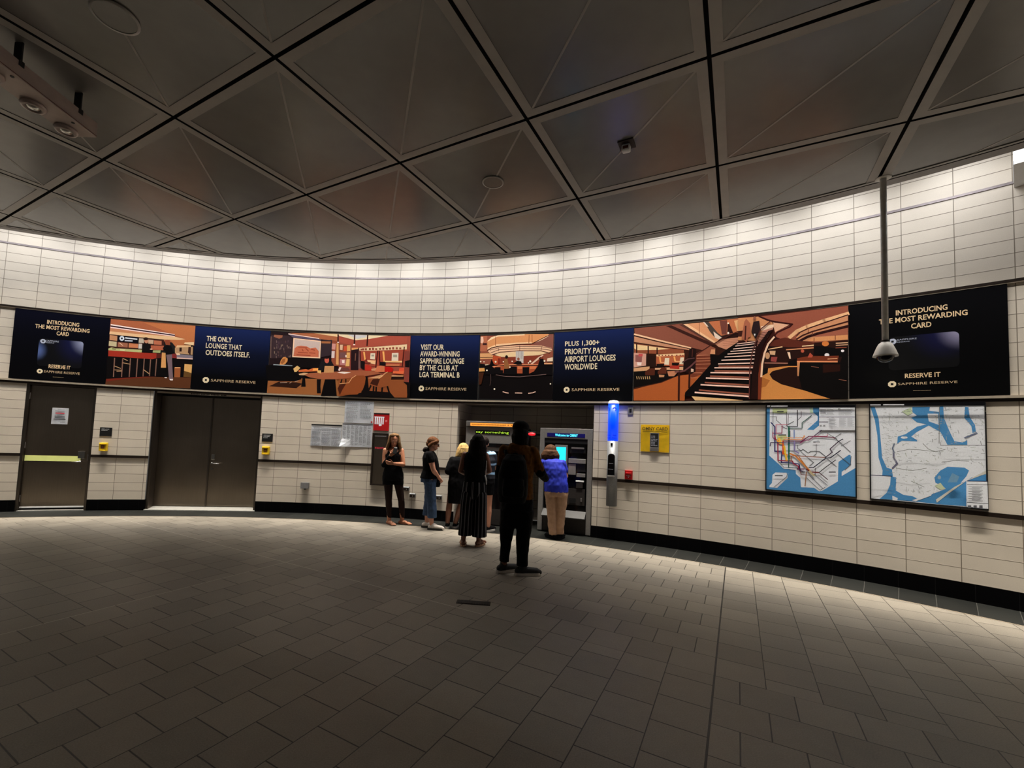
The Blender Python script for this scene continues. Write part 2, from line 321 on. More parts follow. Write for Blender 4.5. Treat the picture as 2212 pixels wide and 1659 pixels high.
# printed pictures, as inks and outlines in (tile along the wall, height)
ART = {
 'counter': [
((172,97,64),[(3.418,3.523),(6.464,3.546),(6.484,3.144),(5.355,3.187),(3.414,3.228)]),
((192,114,70),[(4.56,3.513),(6.466,3.533),(6.478,3.179),(5.946,3.011),(5.546,3.23),(6.126,3.26)]),
((205,135,95),[(3.429,3.363),(5.717,3.297),(5.911,3.236),(3.427,3.237)]),
((235,192,145),[(3.418,3.291),(4.28,3.286),(5.718,3.293),(6.126,3.26),(5.911,3.236),(5.333,3.221),(3.412,3.236)]),
((255,226,218),[(3.426,3.429),(5.719,3.341),(5.714,3.316),(3.43,3.405)]),
((48,24,36),[(3.43,3.403),(5.729,3.328),(5.724,3.306),(3.434,3.379)]),
((250,216,212),[(3.427,3.378),(5.724,3.306),(5.718,3.291),(3.43,3.357)]),
((66,33,27),[(3.412,3.236),(5.333,3.221),(5.382,3.016),(3.43,2.943)]),
((200,142,102),[(3.429,3.224),(3.688,3.216),(3.696,3.123),(3.438,3.128)]),
((205,190,150),[(3.425,3.111),(3.684,3.106),(3.691,3.014),(3.425,3.019)]),
((165,105,80),[(3.723,3.099),(4.069,3.098),(4.075,3.014),(3.729,3.015)]),
((210,130,90),[(4.1,3.1),(4.429,3.097),(4.433,3.021),(4.106,3.015)]),
((200,185,165),[(4.442,3.208),(4.625,3.208),(4.63,3.123),(4.44,3.123)]),
((210,200,190),[(4.443,3.106),(4.569,3.107),(4.577,3.014),(4.45,3.013)]),
((210,175,145),[(4.77,3.197),(4.963,3.197),(4.967,3.12),(4.782,3.121)]),
((192,112,82),[(4.98,3.189),(5.256,3.192),(5.268,3.115),(4.993,3.112)]),
((186,100,72),[(4.883,3.091),(5.352,3.101),(5.35,3.015),(4.897,3.005)]),
((235,200,170),[(3.784,3.098),(3.915,3.049),(3.901,3.04),(3.771,3.085)]),
((190,190,130),[(3.419,2.964),(3.527,2.994),(3.681,2.98),(3.833,2.986),(4.596,2.993),(4.573,2.941),(3.44,2.929)]),
((215,210,160),[(3.819,2.977),(3.988,2.976),(3.978,2.946),(3.824,2.948)]),
((120,125,75),[(3.56,2.983),(3.682,2.975),(3.67,2.954),(3.549,2.957)]),
((170,175,120),[(4.978,3),(5.252,3.011),(5.244,2.959),(4.969,2.957)]),
((10,10,22),[(3.693,3.233),(4.44,3.221),(4.434,3.114),(3.697,3.115)]),
((215,225,235),[(3.937,3.181),(3.931,3.16),(3.91,3.143),(3.877,3.132),(3.839,3.13),(3.804,3.138),(3.778,3.153),(3.766,3.173),(3.771,3.194),(3.792,3.211),(3.825,3.222),(3.863,3.224),(3.898,3.216),(3.925,3.201)]),
((10,10,22),[(3.881,3.179),(3.88,3.171),(3.872,3.165),(3.86,3.161),(3.847,3.16),(3.834,3.163),(3.825,3.169),(3.82,3.176),(3.822,3.183),(3.83,3.189),(3.842,3.193),(3.855,3.194),(3.868,3.191),(3.877,3.186)]),
((225,228,235),[(3.963,3.205),(4.389,3.196),(4.385,3.173),(3.958,3.181)]),
((200,205,215),[(3.956,3.154),(4.231,3.156),(4.227,3.132),(3.951,3.13)]),
((164,50,36),[(3.432,2.935),(5.116,2.946),(5.115,2.855),(4.99,2.829),(3.442,2.827)]),
((88,34,28),[(5.116,2.946),(5.312,2.944),(5.308,2.867),(5.115,2.855)]),
((11,7,8),[(3.434,2.826),(4.99,2.829),(5.292,2.866),(5.803,2.859),(6.459,2.864),(6.461,2.526),(5.204,2.499),(3.446,2.393),(3.414,2.767)]),
((132,96,82),0.0166,[(3.665,2.798),(3.68,2.452)]),
((132,96,82),0.0167,[(3.943,2.801),(3.957,2.462)]),
((132,96,82),0.0168,[(4.209,2.812),(4.218,2.471)]),
((132,96,82),0.0168,[(4.458,2.818),(4.466,2.479)]),
((132,96,82),0.0169,[(4.693,2.831),(4.7,2.496)]),
((132,96,82),0.0169,[(4.919,2.818),(4.928,2.512)]),
((132,96,82),0.017,[(5.134,2.835),(5.136,2.519)]),
((190,150,110),0.0125,[(3.682,2.652),(3.901,2.615)]),
((190,150,110),0.0125,[(3.961,2.722),(4.218,2.705)]),
((190,150,110),0.0126,[(4.704,2.619),(4.923,2.546)]),
((190,150,110),0.0125,[(3.955,2.802),(4.115,2.77)]),
((190,150,110),0.0125,[(3.781,2.556),(3.932,2.565)]),
((190,150,110),0.0124,[(3.702,2.578),(3.93,2.582)]),
((240,205,160),[(6.119,3.196),(6.464,3.213),(6.465,3.152),(6.09,3.164)]),
((235,190,140),[(5.844,3.129),(6.364,3.148),(6.353,3.104),(5.801,3.084)]),
((188,148,110),[(5.768,3.083),(6.444,3.125),(6.451,2.968),(5.786,2.971)]),
((40,22,20),[(5.934,3.089),(6.026,3.092),(6.03,3.014),(5.946,3.011)]),
((60,35,30),[(6.275,3.119),(6.369,3.114),(6.378,2.948),(6.267,3.005)]),
((130,45,45),[(5.637,2.965),(5.853,2.965),(5.867,2.879),(5.684,2.881)]),
((128,118,130),[(5.853,2.965),(6.463,2.951),(6.475,2.873),(5.868,2.87)]),
((240,205,170),[(5.819,2.972),(5.952,2.977),(5.99,2.948),(5.857,2.943)]),
((220,180,165),[(5.881,2.896),(6.471,2.899),(6.474,2.878),(5.868,2.87)]),
((215,165,100),[(6.176,2.781),(6.464,2.777),(6.465,2.613),(6.18,2.647)]),
((100,70,35),[(6.18,2.645),(6.465,2.613),(6.46,2.534),(6.173,2.534)]),
((150,85,48),[(5.811,2.704),(6.044,2.712),(6.05,2.513),(5.833,2.515)]),
((230,170,120),[(5.828,2.705),(6.027,2.711),(6.021,2.695),(5.827,2.689)]),
((88,50,29),[(3.446,2.393),(5.044,2.494),(6.461,2.53),(6.46,2.318),(3.433,2.289)]),
((110,38,26),[(3.444,2.402),(4.725,2.488),(5.203,2.504),(4.109,2.425),(3.452,2.352)]),
((205,142,112),[(4.786,3.176),(4.783,3.154),(4.765,3.135),(4.737,3.124),(4.705,3.123),(4.674,3.131),(4.651,3.148),(4.64,3.17),(4.644,3.193),(4.661,3.211),(4.689,3.222),(4.721,3.224),(4.752,3.215),(4.775,3.198)]),
((45,25,22),[(4.778,3.21),(4.771,3.197),(4.748,3.186),(4.713,3.179),(4.673,3.177),(4.637,3.181),(4.611,3.19),(4.6,3.203),(4.607,3.216),(4.63,3.227),(4.664,3.234),(4.704,3.236),(4.74,3.232),(4.767,3.223)]),
((20,15,16),[(4.579,3.095),(4.686,3.125),(4.865,3.107),(4.898,3.023),(4.97,2.955),(4.587,2.949)]),
((240,190,160),[(4.959,3.021),(4.955,3.015),(4.942,3.011),(4.924,3.008),(4.902,3.007),(4.883,3.008),(4.869,3.012),(4.863,3.017),(4.867,3.022),(4.88,3.027),(4.898,3.03),(4.92,3.031),(4.939,3.029),(4.953,3.026)]),
((150,75,50),[(5.362,3.196),(5.449,3.217),(5.548,3.217),(5.596,3.119),(5.431,3.121)]),
((14,11,13),[(5.326,3.061),(5.464,3.123),(5.613,3.12),(5.714,3.003),(5.801,2.978),(5.624,2.943),(5.442,2.949),(5.412,3.034),(5.347,3.032)]),
((216,156,96),[(5.308,2.97),(5.443,2.967),(5.504,2.685),(5.318,2.679)]),
((10,8,8),[(5.322,2.679),(5.504,2.685),(5.562,2.507),(5.364,2.517)]),
((118,98,104),[(5.469,2.933),(5.681,2.95),(5.74,2.684),(5.798,2.475),(5.651,2.467),(5.554,2.764)]),
((235,220,215),[(5.666,2.476),(5.801,2.478),(5.786,2.447),(5.686,2.451)]),
((225,215,210),[(5.48,2.504),(5.562,2.507),(5.565,2.485),(5.483,2.487)]),
 ],
 'lounge': [
((34,21,24),[(9.52,3.516),(12.462,3.551),(12.627,2.306),(9.521,2.298)]),
((172,100,65),[(10.264,3.517),(12.463,3.547),(12.483,3.39),(11.584,3.42)]),
((238,202,152),[(11.336,3.532),(12.464,3.538),(12.473,3.471),(12.435,3.475)]),
((56,41,45),[(9.501,3.453),(10.424,3.462),(10.467,3.029),(9.55,2.99)]),
((150,95,70),[(9.649,3.461),(10.007,3.461),(9.995,3.416),(9.867,3.389),(9.637,3.421)]),
((110,86,78),0.0194,[(9.525,3.418),(9.566,3.008)]),
((80,60,70),[(9.793,3.336),(9.827,3.337),(9.831,3.306),(9.797,3.305)]),
((140,120,100),[(9.692,3.134),(9.725,3.135),(9.732,3.087),(9.699,3.086)]),
((140,120,100),[(10.211,3.273),(10.245,3.274),(10.25,3.24),(10.216,3.239)]),
((120,100,95),[(9.742,3.351),(9.776,3.352),(9.783,3.303),(9.749,3.302)]),
((140,120,100),[(10.248,3.241),(10.282,3.242),(10.287,3.207),(10.253,3.206)]),
((140,120,100),[(10.295,3.246),(10.329,3.246),(10.335,3.202),(10.301,3.201)]),
((140,120,100),[(10.01,3.278),(10.043,3.279),(10.048,3.25),(10.014,3.249)]),
((120,100,95),[(10.371,3.077),(10.405,3.078),(10.412,3.027),(10.378,3.026)]),
((95,70,68),[(10.07,3.213),(10.104,3.214),(10.11,3.176),(10.076,3.175)]),
((95,70,68),[(10.1,3.148),(10.134,3.148),(10.139,3.114),(10.105,3.113)]),
((80,60,70),[(10.234,3.37),(10.268,3.371),(10.274,3.327),(10.24,3.326)]),
((140,120,100),[(9.865,3.072),(9.899,3.073),(9.903,3.043),(9.87,3.042)]),
((95,70,68),[(10.129,3.355),(10.162,3.356),(10.169,3.312),(10.135,3.312)]),
((140,120,100),[(9.96,3.273),(9.994,3.274),(10,3.23),(9.967,3.229)]),
((120,100,95),[(9.779,3.233),(9.813,3.234),(9.819,3.188),(9.786,3.187)]),
((95,70,68),[(9.863,3.074),(9.896,3.074),(9.901,3.044),(9.867,3.044)]),
((120,100,95),[(10.349,3.234),(10.383,3.234),(10.388,3.198),(10.354,3.197)]),
((140,120,100),[(9.693,3.208),(9.727,3.209),(9.731,3.182),(9.697,3.181)]),
((80,60,70),[(9.845,3.255),(9.879,3.256),(9.886,3.206),(9.853,3.205)]),
((140,120,100),[(10.323,3.059),(10.357,3.06),(10.363,3.017),(10.329,3.016)]),
((80,60,70),[(10.316,3.244),(10.35,3.245),(10.356,3.202),(10.322,3.202)]),
((120,100,95),[(9.769,3.093),(9.802,3.094),(9.808,3.055),(9.774,3.054)]),
((120,100,95),[(9.911,3.204),(9.945,3.205),(9.951,3.166),(9.917,3.166)]),
((120,100,95),[(9.779,3.277),(9.813,3.278),(9.817,3.25),(9.783,3.249)]),
((120,100,95),[(9.784,3.041),(9.817,3.042),(9.823,3.001),(9.79,3)]),
((120,100,95),[(10.079,3.208),(10.113,3.209),(10.12,3.16),(10.086,3.159)]),
((95,70,68),[(9.866,3.135),(9.899,3.136),(9.905,3.096),(9.871,3.095)]),
((95,70,68),[(9.826,3.14),(9.859,3.14),(9.865,3.102),(9.831,3.102)]),
((80,60,70),[(9.833,3.128),(9.866,3.128),(9.871,3.097),(9.837,3.096)]),
((95,70,68),[(9.656,3.225),(9.689,3.225),(9.696,3.178),(9.663,3.177)]),
((120,100,95),[(9.947,3.235),(9.981,3.236),(9.988,3.186),(9.954,3.185)]),
((80,60,70),[(9.855,3.328),(9.888,3.329),(9.896,3.276),(9.862,3.276)]),
((80,60,70),[(10.155,3.058),(10.189,3.059),(10.194,3.022),(10.16,3.021)]),
((95,70,68),[(9.981,3.066),(10.015,3.067),(10.02,3.031),(9.987,3.031)]),
((84,62,72),[(9.648,3.34),(9.656,3.34),(9.68,3.171),(9.673,3.171)]),
((84,62,72),[(9.697,3.342),(9.704,3.342),(9.729,3.173),(9.721,3.172)]),
((84,62,72),[(9.745,3.343),(9.753,3.343),(9.777,3.174),(9.77,3.174)]),
((84,62,72),[(9.794,3.344),(9.801,3.344),(9.826,3.175),(9.818,3.175)]),
((84,62,72),[(9.843,3.345),(9.85,3.345),(9.875,3.176),(9.867,3.176)]),
((84,62,72),[(9.891,3.346),(9.899,3.347),(9.923,3.177),(9.916,3.177)]),
((84,62,72),[(9.94,3.348),(9.948,3.348),(9.972,3.179),(9.965,3.178)]),
((84,62,72),[(9.989,3.349),(9.997,3.349),(10.021,3.18),(10.013,3.18)]),
((84,62,72),[(10.038,3.35),(10.046,3.35),(10.07,3.181),(10.062,3.181)]),
((84,62,72),[(10.087,3.351),(10.095,3.351),(10.119,3.182),(10.111,3.182)]),
((84,62,72),[(10.136,3.352),(10.144,3.353),(10.168,3.183),(10.16,3.183)]),
((84,62,72),[(10.185,3.354),(10.193,3.354),(10.217,3.184),(10.209,3.184)]),
((84,62,72),[(10.234,3.355),(10.242,3.355),(10.266,3.185),(10.258,3.185)]),
((84,62,72),[(10.283,3.356),(10.291,3.356),(10.315,3.187),(10.307,3.186)]),
((84,62,72),[(10.333,3.357),(10.34,3.357),(10.364,3.188),(10.357,3.188)]),
((84,62,72),[(10.382,3.358),(10.389,3.358),(10.413,3.189),(10.406,3.189)]),
((92,80,102),[(10.269,3.481),(11.663,3.412),(11.647,3.385),(10.429,3.431)]),
((255,216,202),[(10.247,3.503),(11.582,3.437),(11.574,3.421),(10.25,3.484)]),
((55,42,48),[(11.686,3.385),(12.14,3.411),(12.171,3.107),(11.692,3.054)]),
((172,106,62),[(11.687,3.377),(12.096,3.379),(12.081,3.339),(11.692,3.336)]),
((246,206,172),[(10.472,3.419),(11.667,3.381),(11.679,3.034),(10.475,3.034)]),
((206,182,172),[(10.525,3.399),(11.63,3.365),(11.634,3.055),(10.524,3.055)]),
((206,112,80),[(10.555,3.21),(10.645,3.252),(10.814,3.269),(11.065,3.261),(11.224,3.224),(11.453,3.246),(11.598,3.178),(11.605,3.056),(10.527,3.056)]),
((160,66,46),0.0159,[(10.719,3.133),(11.121,3.132)]),
((160,66,46),0.0159,[(11.198,3.134),(11.449,3.132)]),
((160,66,46),0.0159,[(10.723,3.24),(11.087,3.239)]),
((160,66,46),0.0159,[(10.882,3.199),(10.925,3.164)]),
((160,66,46),0.016,[(11.032,3.22),(11.155,3.169)]),
((160,66,46),0.016,[(11.265,3.207),(11.421,3.192)]),
((160,66,46),0.0159,[(10.668,3.087),(11.244,3.081)]),
((16,10,12),[(10.296,3.025),(11.695,3.034),(11.666,2.821),(10.511,2.852)]),
((214,108,58),[(10.787,2.782),(11.089,2.81),(11.207,2.795),(11.394,2.834),(11.625,2.839),(11.614,2.776),(10.793,2.742)]),
((252,170,84),[(11.413,2.83),(11.625,2.837),(11.615,2.794),(11.382,2.78)]),
((150,76,52),[(12.152,3.394),(12.483,3.39),(12.549,2.89),(12.179,2.902)]),
((226,206,202),[(12.16,3.188),(12.297,3.19),(12.296,3.051),(12.163,3.053)]),
((212,150,140),[(12.159,3.34),(12.317,3.334),(12.313,3.217),(12.155,3.223)]),
((222,160,100),[(12.353,3.352),(12.488,3.354),(12.528,2.917),(12.381,2.923)]),
((152,94,52),[(9.521,2.55),(9.987,2.556),(10.924,2.62),(11.577,2.624),(12.581,2.651),(12.627,2.306),(9.521,2.298)]),
((42,20,13),[(9.593,2.437),(9.989,2.538),(10.745,2.537),(10.977,2.515),(10.743,2.421)]),
((214,144,80),[(9.969,2.874),(10.004,2.956),(10.089,3.021),(10.182,3.032),(10.294,2.999),(10.289,2.945),(10.202,2.89),(10.129,2.874)]),
((160,95,50),[(9.993,2.903),(10.075,2.985),(10.205,3.005),(10.177,2.934),(10.089,2.887)]),
((7,5,7),[(9.385,2.844),(9.698,2.867),(10.509,2.861),(10.605,2.72),(10.898,2.673),(10.927,2.602),(10.629,2.552),(9.484,2.545)]),
((152,162,168),[(9.712,2.876),(10.508,2.87),(10.506,2.856),(9.699,2.858)]),
((190,160,140),0.0123,[(10.049,2.518),(10.33,2.528)]),
((190,160,140),0.0123,[(10.445,2.517),(10.517,2.541)]),
((190,160,140),0.0123,[(10.668,2.548),(10.798,2.569)]),
((236,190,122),[(10.556,2.804),(10.718,2.87),(10.857,2.828),(10.715,2.749),(10.622,2.738)]),
((220,176,132),[(10.798,2.707),(11.023,2.736),(11.215,2.731),(11.049,2.685),(10.839,2.685)]),
((9,7,8),[(10.992,2.684),(11.068,2.685),(11.138,2.46),(10.938,2.456)]),
((28,24,28),[(11.63,2.799),(11.704,2.965),(11.875,2.995),(12.188,2.982),(12.296,2.904),(11.87,2.888),(11.862,2.798)]),
((214,100,80),[(12.075,3.007),(12.069,2.979),(12.044,2.956),(12.005,2.943),(11.96,2.943),(11.918,2.954),(11.887,2.976),(11.873,3.004),(11.88,3.032),(11.905,3.055),(11.943,3.068),(11.988,3.068),(12.03,3.057),(12.061,3.035)]),
((30,16,18),[(12.074,3.061),(12.064,3.048),(12.032,3.036),(11.984,3.03),(11.931,3.029),(11.882,3.034),(11.847,3.044),(11.833,3.057),(11.843,3.07),(11.875,3.081),(11.923,3.088),(11.976,3.089),(12.025,3.084),(12.06,3.074)]),
((162,92,62),[(11.039,2.689),(11.253,2.733),(12.563,2.788),(12.583,2.633),(11.79,2.619),(11.304,2.645)]),
((226,180,110),[(11.592,2.793),(11.757,2.792),(11.755,2.734),(11.598,2.749)]),
((200,146,96),[(11.899,2.888),(12.307,2.893),(12.305,2.762),(11.879,2.749)]),
((9,5,6),[(11.945,2.622),(12.391,2.63),(12.502,2.303),(11.815,2.291)]),
((12,8,10),[(11.597,2.615),(11.771,2.619),(11.771,2.477),(11.808,2.344),(11.635,2.341)]),
((55,20,16),0.0266,[(12.419,3.519),(12.422,3.353)]),
((160,76,60),[(12.423,3.524),(15.61,3.523),(15.635,2.611),(12.542,2.623)]),
((236,212,172),[(12.422,3.528),(14.617,3.526),(13.793,3.452),(13.204,3.416),(12.446,3.495)]),
((206,202,200),[(12.816,3.525),(13.675,3.524),(13.631,3.482),(13.22,3.445)]),
((172,80,62),[(12.43,3.47),(13.167,3.4),(14.638,3.515),(15.454,3.5),(15.45,3.367),(13.34,3.281),(12.981,3.317),(12.442,3.38)]),
((55,20,16),0.0266,[(13.128,3.522),(13.136,3.337)]),
((55,20,16),0.0265,[(13.705,3.525),(13.701,3.317)]),
((55,20,16),0.0266,[(12.4,3.519),(12.415,3.362)]),
((255,235,225),[(13.086,3.341),(13.174,3.342),(13.177,3.319),(13.089,3.318)]),
((255,235,225),[(12.384,3.375),(12.462,3.376),(12.464,3.358),(12.386,3.357)]),
((138,70,50),[(12.448,3.336),(12.98,3.326),(12.998,2.879),(12.507,2.89)]),
((222,182,150),[(12.509,3.319),(12.636,3.321),(12.631,3.213),(12.512,3.22)]),
((205,82,50),[(12.679,3.294),(12.816,3.296),(12.819,3.198),(12.682,3.196)]),
((226,166,96),[(12.814,3.314),(12.971,3.317),(12.976,3.2),(12.83,3.189)]),
((120,80,80),[(12.529,3.167),(12.783,3.171),(12.797,3.064),(12.523,3.059)]),
((240,215,205),[(12.771,3.117),(12.83,3.118),(12.835,3.073),(12.777,3.072)]),
((226,170,100),[(12.823,3.171),(12.97,3.173),(12.975,3.057),(12.828,3.055)]),
((190,122,122),[(12.547,3.033),(12.801,3.037),(12.798,2.912),(12.542,2.917)]),
((250,225,215),[(12.627,3.016),(12.754,3.018),(12.753,2.956),(12.655,2.954)]),
((230,180,110),[(12.83,3.037),(12.977,3.04),(12.976,2.897),(12.8,2.894)]),
((40,21,25),[(13.008,3.254),(13.352,3.268),(13.382,2.827),(13.041,2.822)]),
((230,160,100),[(13.027,3.264),(13.321,3.272),(13.321,3.245),(13.033,3.219)]),
((120,80,65),0.0212,[(13.219,3.15),(13.216,3.016)]),
((130,90,85),[(13.35,3.205),(13.429,3.206),(13.474,2.851),(13.374,2.858)]),
((168,74,54),[(13.429,3.206),(15.482,3.261),(15.52,2.926),(13.467,2.904)]),
((236,206,162),[(13.361,3.268),(15.471,3.358),(15.472,3.256),(13.389,3.208)]),
((152,72,56),[(13.419,3.252),(13.506,3.253),(13.51,3.219),(13.423,3.218)]),
((152,72,56),[(13.497,3.261),(13.583,3.262),(13.589,3.221),(13.502,3.22)]),
((152,72,56),[(13.615,3.264),(13.702,3.265),(13.707,3.224),(13.62,3.223)]),
((152,72,56),[(13.792,3.269),(13.879,3.27),(13.884,3.229),(13.797,3.228)]),
((152,72,56),[(13.929,3.279),(14.016,3.28),(14.022,3.232),(13.935,3.231)]),
((152,72,56),[(14.069,3.268),(14.156,3.269),(14.161,3.235),(14.074,3.235)]),
((152,72,56),[(14.247,3.273),(14.334,3.273),(14.338,3.24),(14.251,3.239)]),
((152,72,56),[(14.385,3.283),(14.472,3.284),(14.477,3.243),(14.39,3.242)]),
((152,72,56),[(14.544,3.279),(14.631,3.28),(14.635,3.246),(14.548,3.246)]),
((152,72,56),[(14.681,3.289),(14.768,3.29),(14.773,3.249),(14.686,3.249)]),
((152,72,56),[(14.819,3.299),(14.906,3.3),(14.912,3.252),(14.825,3.252)]),
((152,72,56),[(14.978,3.296),(15.065,3.296),(15.07,3.256),(14.983,3.255)]),
((152,72,56),[(15.137,3.292),(15.224,3.292),(15.228,3.259),(15.141,3.258)]),
((72,23,20),0.0221,[(13.409,3.206),(13.453,3.011)]),
((72,23,20),0.022,[(14.189,3.215),(14.141,2.877)]),
((72,23,20),0.022,[(14.258,3.216),(14.322,2.932)]),
((72,23,20),0.0219,[(15.358,3.304),(15.313,2.924)]),
((252,182,102),[(13.549,3.19),(13.624,3.191),(13.682,3.031),(13.619,3.03)]),
((252,182,102),[(14.398,3.208),(14.481,3.209),(14.534,3.014),(14.472,3.005)]),
((236,220,192),[(13.878,3.167),(14.086,3.17),(14.081,3.045),(13.873,3.051)]),
((236,220,196),[(14.827,3.181),(15.114,3.188),(15.123,3.02),(14.827,3.017)]),
((170,160,140),[(14.88,3.15),(15.058,3.152),(15.065,3.099),(14.887,3.097)]),
((170,160,140),[(13.921,3.141),(14.039,3.142),(14.044,3.107),(13.925,3.105)]),
((242,192,142),[(13.747,3.032),(14.123,3.028),(14.113,2.948),(13.933,2.963),(13.75,3.005)]),
((246,192,132),[(14.539,3.023),(15.3,3.03),(15.295,2.995),(14.522,2.996)]),
((18,11,13),[(13.453,3.011),(13.651,3.004),(13.654,2.831),(13.47,2.877)]),
((130,50,42),[(13.638,3.031),(13.724,3.059),(13.771,2.997),(13.931,2.981),(13.816,2.953),(13.656,2.969)]),
((24,13,15),[(14.314,3.003),(14.582,2.997),(14.57,2.931),(14.322,2.932)]),
((205,122,82),[(14.607,2.953),(15.199,2.968),(15.183,2.93),(14.59,2.925)]),
((210,150,110),[(13.946,2.857),(14.219,2.887),(14.168,2.824),(13.97,2.822)]),
((182,46,33),[(13.662,2.924),(13.818,2.935),(13.962,2.893),(13.942,2.812),(13.675,2.818)]),
((206,116,76),[(14.196,2.913),(14.333,2.928),(14.532,2.917),(14.546,2.802),(14.072,2.796),(14.163,2.86)]),
((187,24,18),[(14.533,2.908),(14.77,2.911),(14.934,2.868),(14.882,2.806),(14.566,2.802)]),
((226,86,56),[(15.18,2.879),(15.405,2.899),(15.413,2.829),(15.176,2.826)]),
((228,108,66),[(14.919,2.824),(15.413,2.829),(15.381,2.767),(14.914,2.78)]),
((142,78,42),[(12.54,2.641),(13.81,2.687),(15.382,2.758),(15.635,2.611),(15.591,2.314),(12.585,2.296)]),
((215,160,115),[(13.812,2.669),(14.394,2.747),(15.384,2.74),(15.367,2.709),(14.833,2.717),(14.245,2.675)]),
((38,17,12),[(14.833,2.717),(15.425,2.723),(15.412,2.662),(14.84,2.655)]),
((132,62,52),[(15.387,3.225),(15.614,3.226),(15.616,2.611),(15.436,2.627)]),
((14,9,11),[(15.42,3.022),(15.629,3.05),(15.622,2.901),(15.443,2.908)]),
((112,63,56),[(12.48,2.8),(12.569,2.864),(12.921,2.869),(13.067,2.8)]),
((235,210,200),[(12.498,2.809),(12.548,2.872),(12.637,2.869),(12.578,2.793)]),
((162,90,60),[(12.463,2.778),(13.241,2.821),(14.07,2.814),(14.45,2.774),(13.728,2.712),(12.482,2.631)]),
((242,228,218),[(12.465,2.764),(12.677,2.785),(13.071,2.774),(12.781,2.743)]),
((12,7,7),0.0265,[(12.688,2.626),(12.649,2.554)]),
((12,7,7),0.0212,[(12.863,2.637),(12.872,2.566)]),
((10,6,7),[(13.689,2.703),(13.808,2.704),(13.945,2.318),(13.542,2.312)]),
((11,7,8),[(13.882,2.423),(14.83,2.409),(15.039,2.311),(12.605,2.292),(13.495,2.373)]),
((140,72,36),[(12.527,2.446),(12.612,2.536),(13,2.56),(13.125,2.659),(13.294,2.715),(13.628,2.724),(13.731,2.686),(13.708,2.553),(13.625,2.436),(13.401,2.345),(12.641,2.319)]),
((70,28,16),[(12.527,2.446),(12.612,2.536),(12.884,2.549),(12.743,2.431),(12.641,2.319)]),
((230,170,120),0.0123,[(12.611,2.544),(12.999,2.568),(13.124,2.664),(13.294,2.717)]),
((14,8,8),0.0334,[(13.986,2.539),(13.9,2.44)]),
((14,8,8),0.0333,[(14.105,2.532),(14.099,2.426)]),
((14,8,8),0.0333,[(14.216,2.515),(14.219,2.41)]),
((14,8,8),0.0333,[(14.483,2.51),(14.477,2.396)]),
((14,8,8),0.0332,[(14.697,2.531),(14.802,2.4)]),
((140,76,41),[(13.943,2.565),(14.05,2.655),(14.325,2.667),(14.494,2.74),(14.684,2.804),(14.873,2.797),(14.858,2.673),(14.737,2.531),(14.426,2.492),(13.987,2.53)]),
((56,23,13),[(13.933,2.565),(14.05,2.655),(14.365,2.667),(14.264,2.521)]),
((235,175,125),0.0123,[(14.305,2.671),(14.438,2.712),(14.569,2.776),(14.684,2.805)]),
((12,8,8),[(15.398,2.618),(15.714,2.612),(15.71,2.307),(15.61,2.314),(15.563,2.558)]),
 ],
 'bar': [
((11,6,7),[(18.679,3.523),(21.708,3.507),(21.745,2.329),(18.723,2.329)]),
((150,82,62),[(18.679,3.523),(21.708,3.507),(21.71,2.955),(18.701,2.972)]),
((182,106,76),[(18.68,3.514),(18.957,3.52),(18.969,3.226),(18.681,3.228)]),
((235,190,165),[(18.681,3.501),(18.787,3.5),(18.814,3.415),(18.76,3.372),(18.682,3.39)]),
((60,30,30),[(18.778,3.381),(18.951,3.379),(18.954,3.341),(18.782,3.342)]),
((226,166,112),[(18.685,3.193),(19.253,3.199),(19.244,3.081),(18.692,3.074)]),
((120,60,35),0.0101,[(18.681,3.189),(19.158,3.191)]),
((90,45,30),0.0101,[(18.689,3.104),(19.261,3.106)]),
((136,82,70),[(20.844,3.342),(21.521,3.494),(21.708,3.507),(21.714,3.166),(21.666,3.215)]),
((222,150,96),[(18.966,3.422),(19.132,3.489),(19.414,3.524),(20.536,3.529),(21.502,3.515),(21.504,3.478),(21.221,3.41),(20.826,3.346),(20.217,3.346),(19.375,3.312),(18.992,3.243)]),
((246,200,154),[(18.988,3.286),(19.372,3.355),(20.215,3.375),(20.823,3.379),(20.862,3.35),(20.217,3.343),(19.376,3.31),(18.992,3.243)]),
((248,214,170),[(18.968,3.405),(19.132,3.487),(19.414,3.524),(20.536,3.529),(20.538,3.508),(19.416,3.498),(19.155,3.446)]),
((250,218,180),[(20.862,3.35),(21.22,3.418),(21.511,3.503),(21.513,3.474),(21.221,3.403)]),
((160,88,50),0.0117,[(19.321,3.495),(19.327,3.325)]),
((160,88,50),0.0115,[(20.721,3.509),(20.718,3.36)]),
((160,88,50),0.0114,[(20.841,3.507),(20.851,3.375)]),
((241,194,156),[(19.003,3.226),(19.151,3.269),(19.471,3.307),(20.349,3.325),(21.229,3.305),(21.645,3.256),(21.681,3.207),(21.509,3.164),(20.358,3.211),(19.181,3.157)]),
((70,27,20),0.0135,[(18.992,3.243),(19.15,3.283),(19.376,3.31),(20.218,3.342),(20.835,3.343),(21.521,3.49)]),
((95,45,35),0.0101,[(19.139,3.191),(19.476,3.248),(20.354,3.261),(21.233,3.246),(21.666,3.211)]),
((80,35,26),0.0134,[(19.181,3.153),(19.536,3.201),(20.357,3.222),(21.218,3.209),(21.58,3.163)]),
((110,55,45),0.0082,[(20.35,3.315),(20.357,3.227)]),
((110,55,45),0.0084,[(19.463,3.282),(19.478,3.223)]),
((110,55,45),0.0081,[(21.266,3.294),(21.217,3.213)]),
((110,55,45),0.0084,[(19.097,3.242),(19.472,3.286),(20.351,3.302),(21.23,3.287),(21.663,3.247)]),
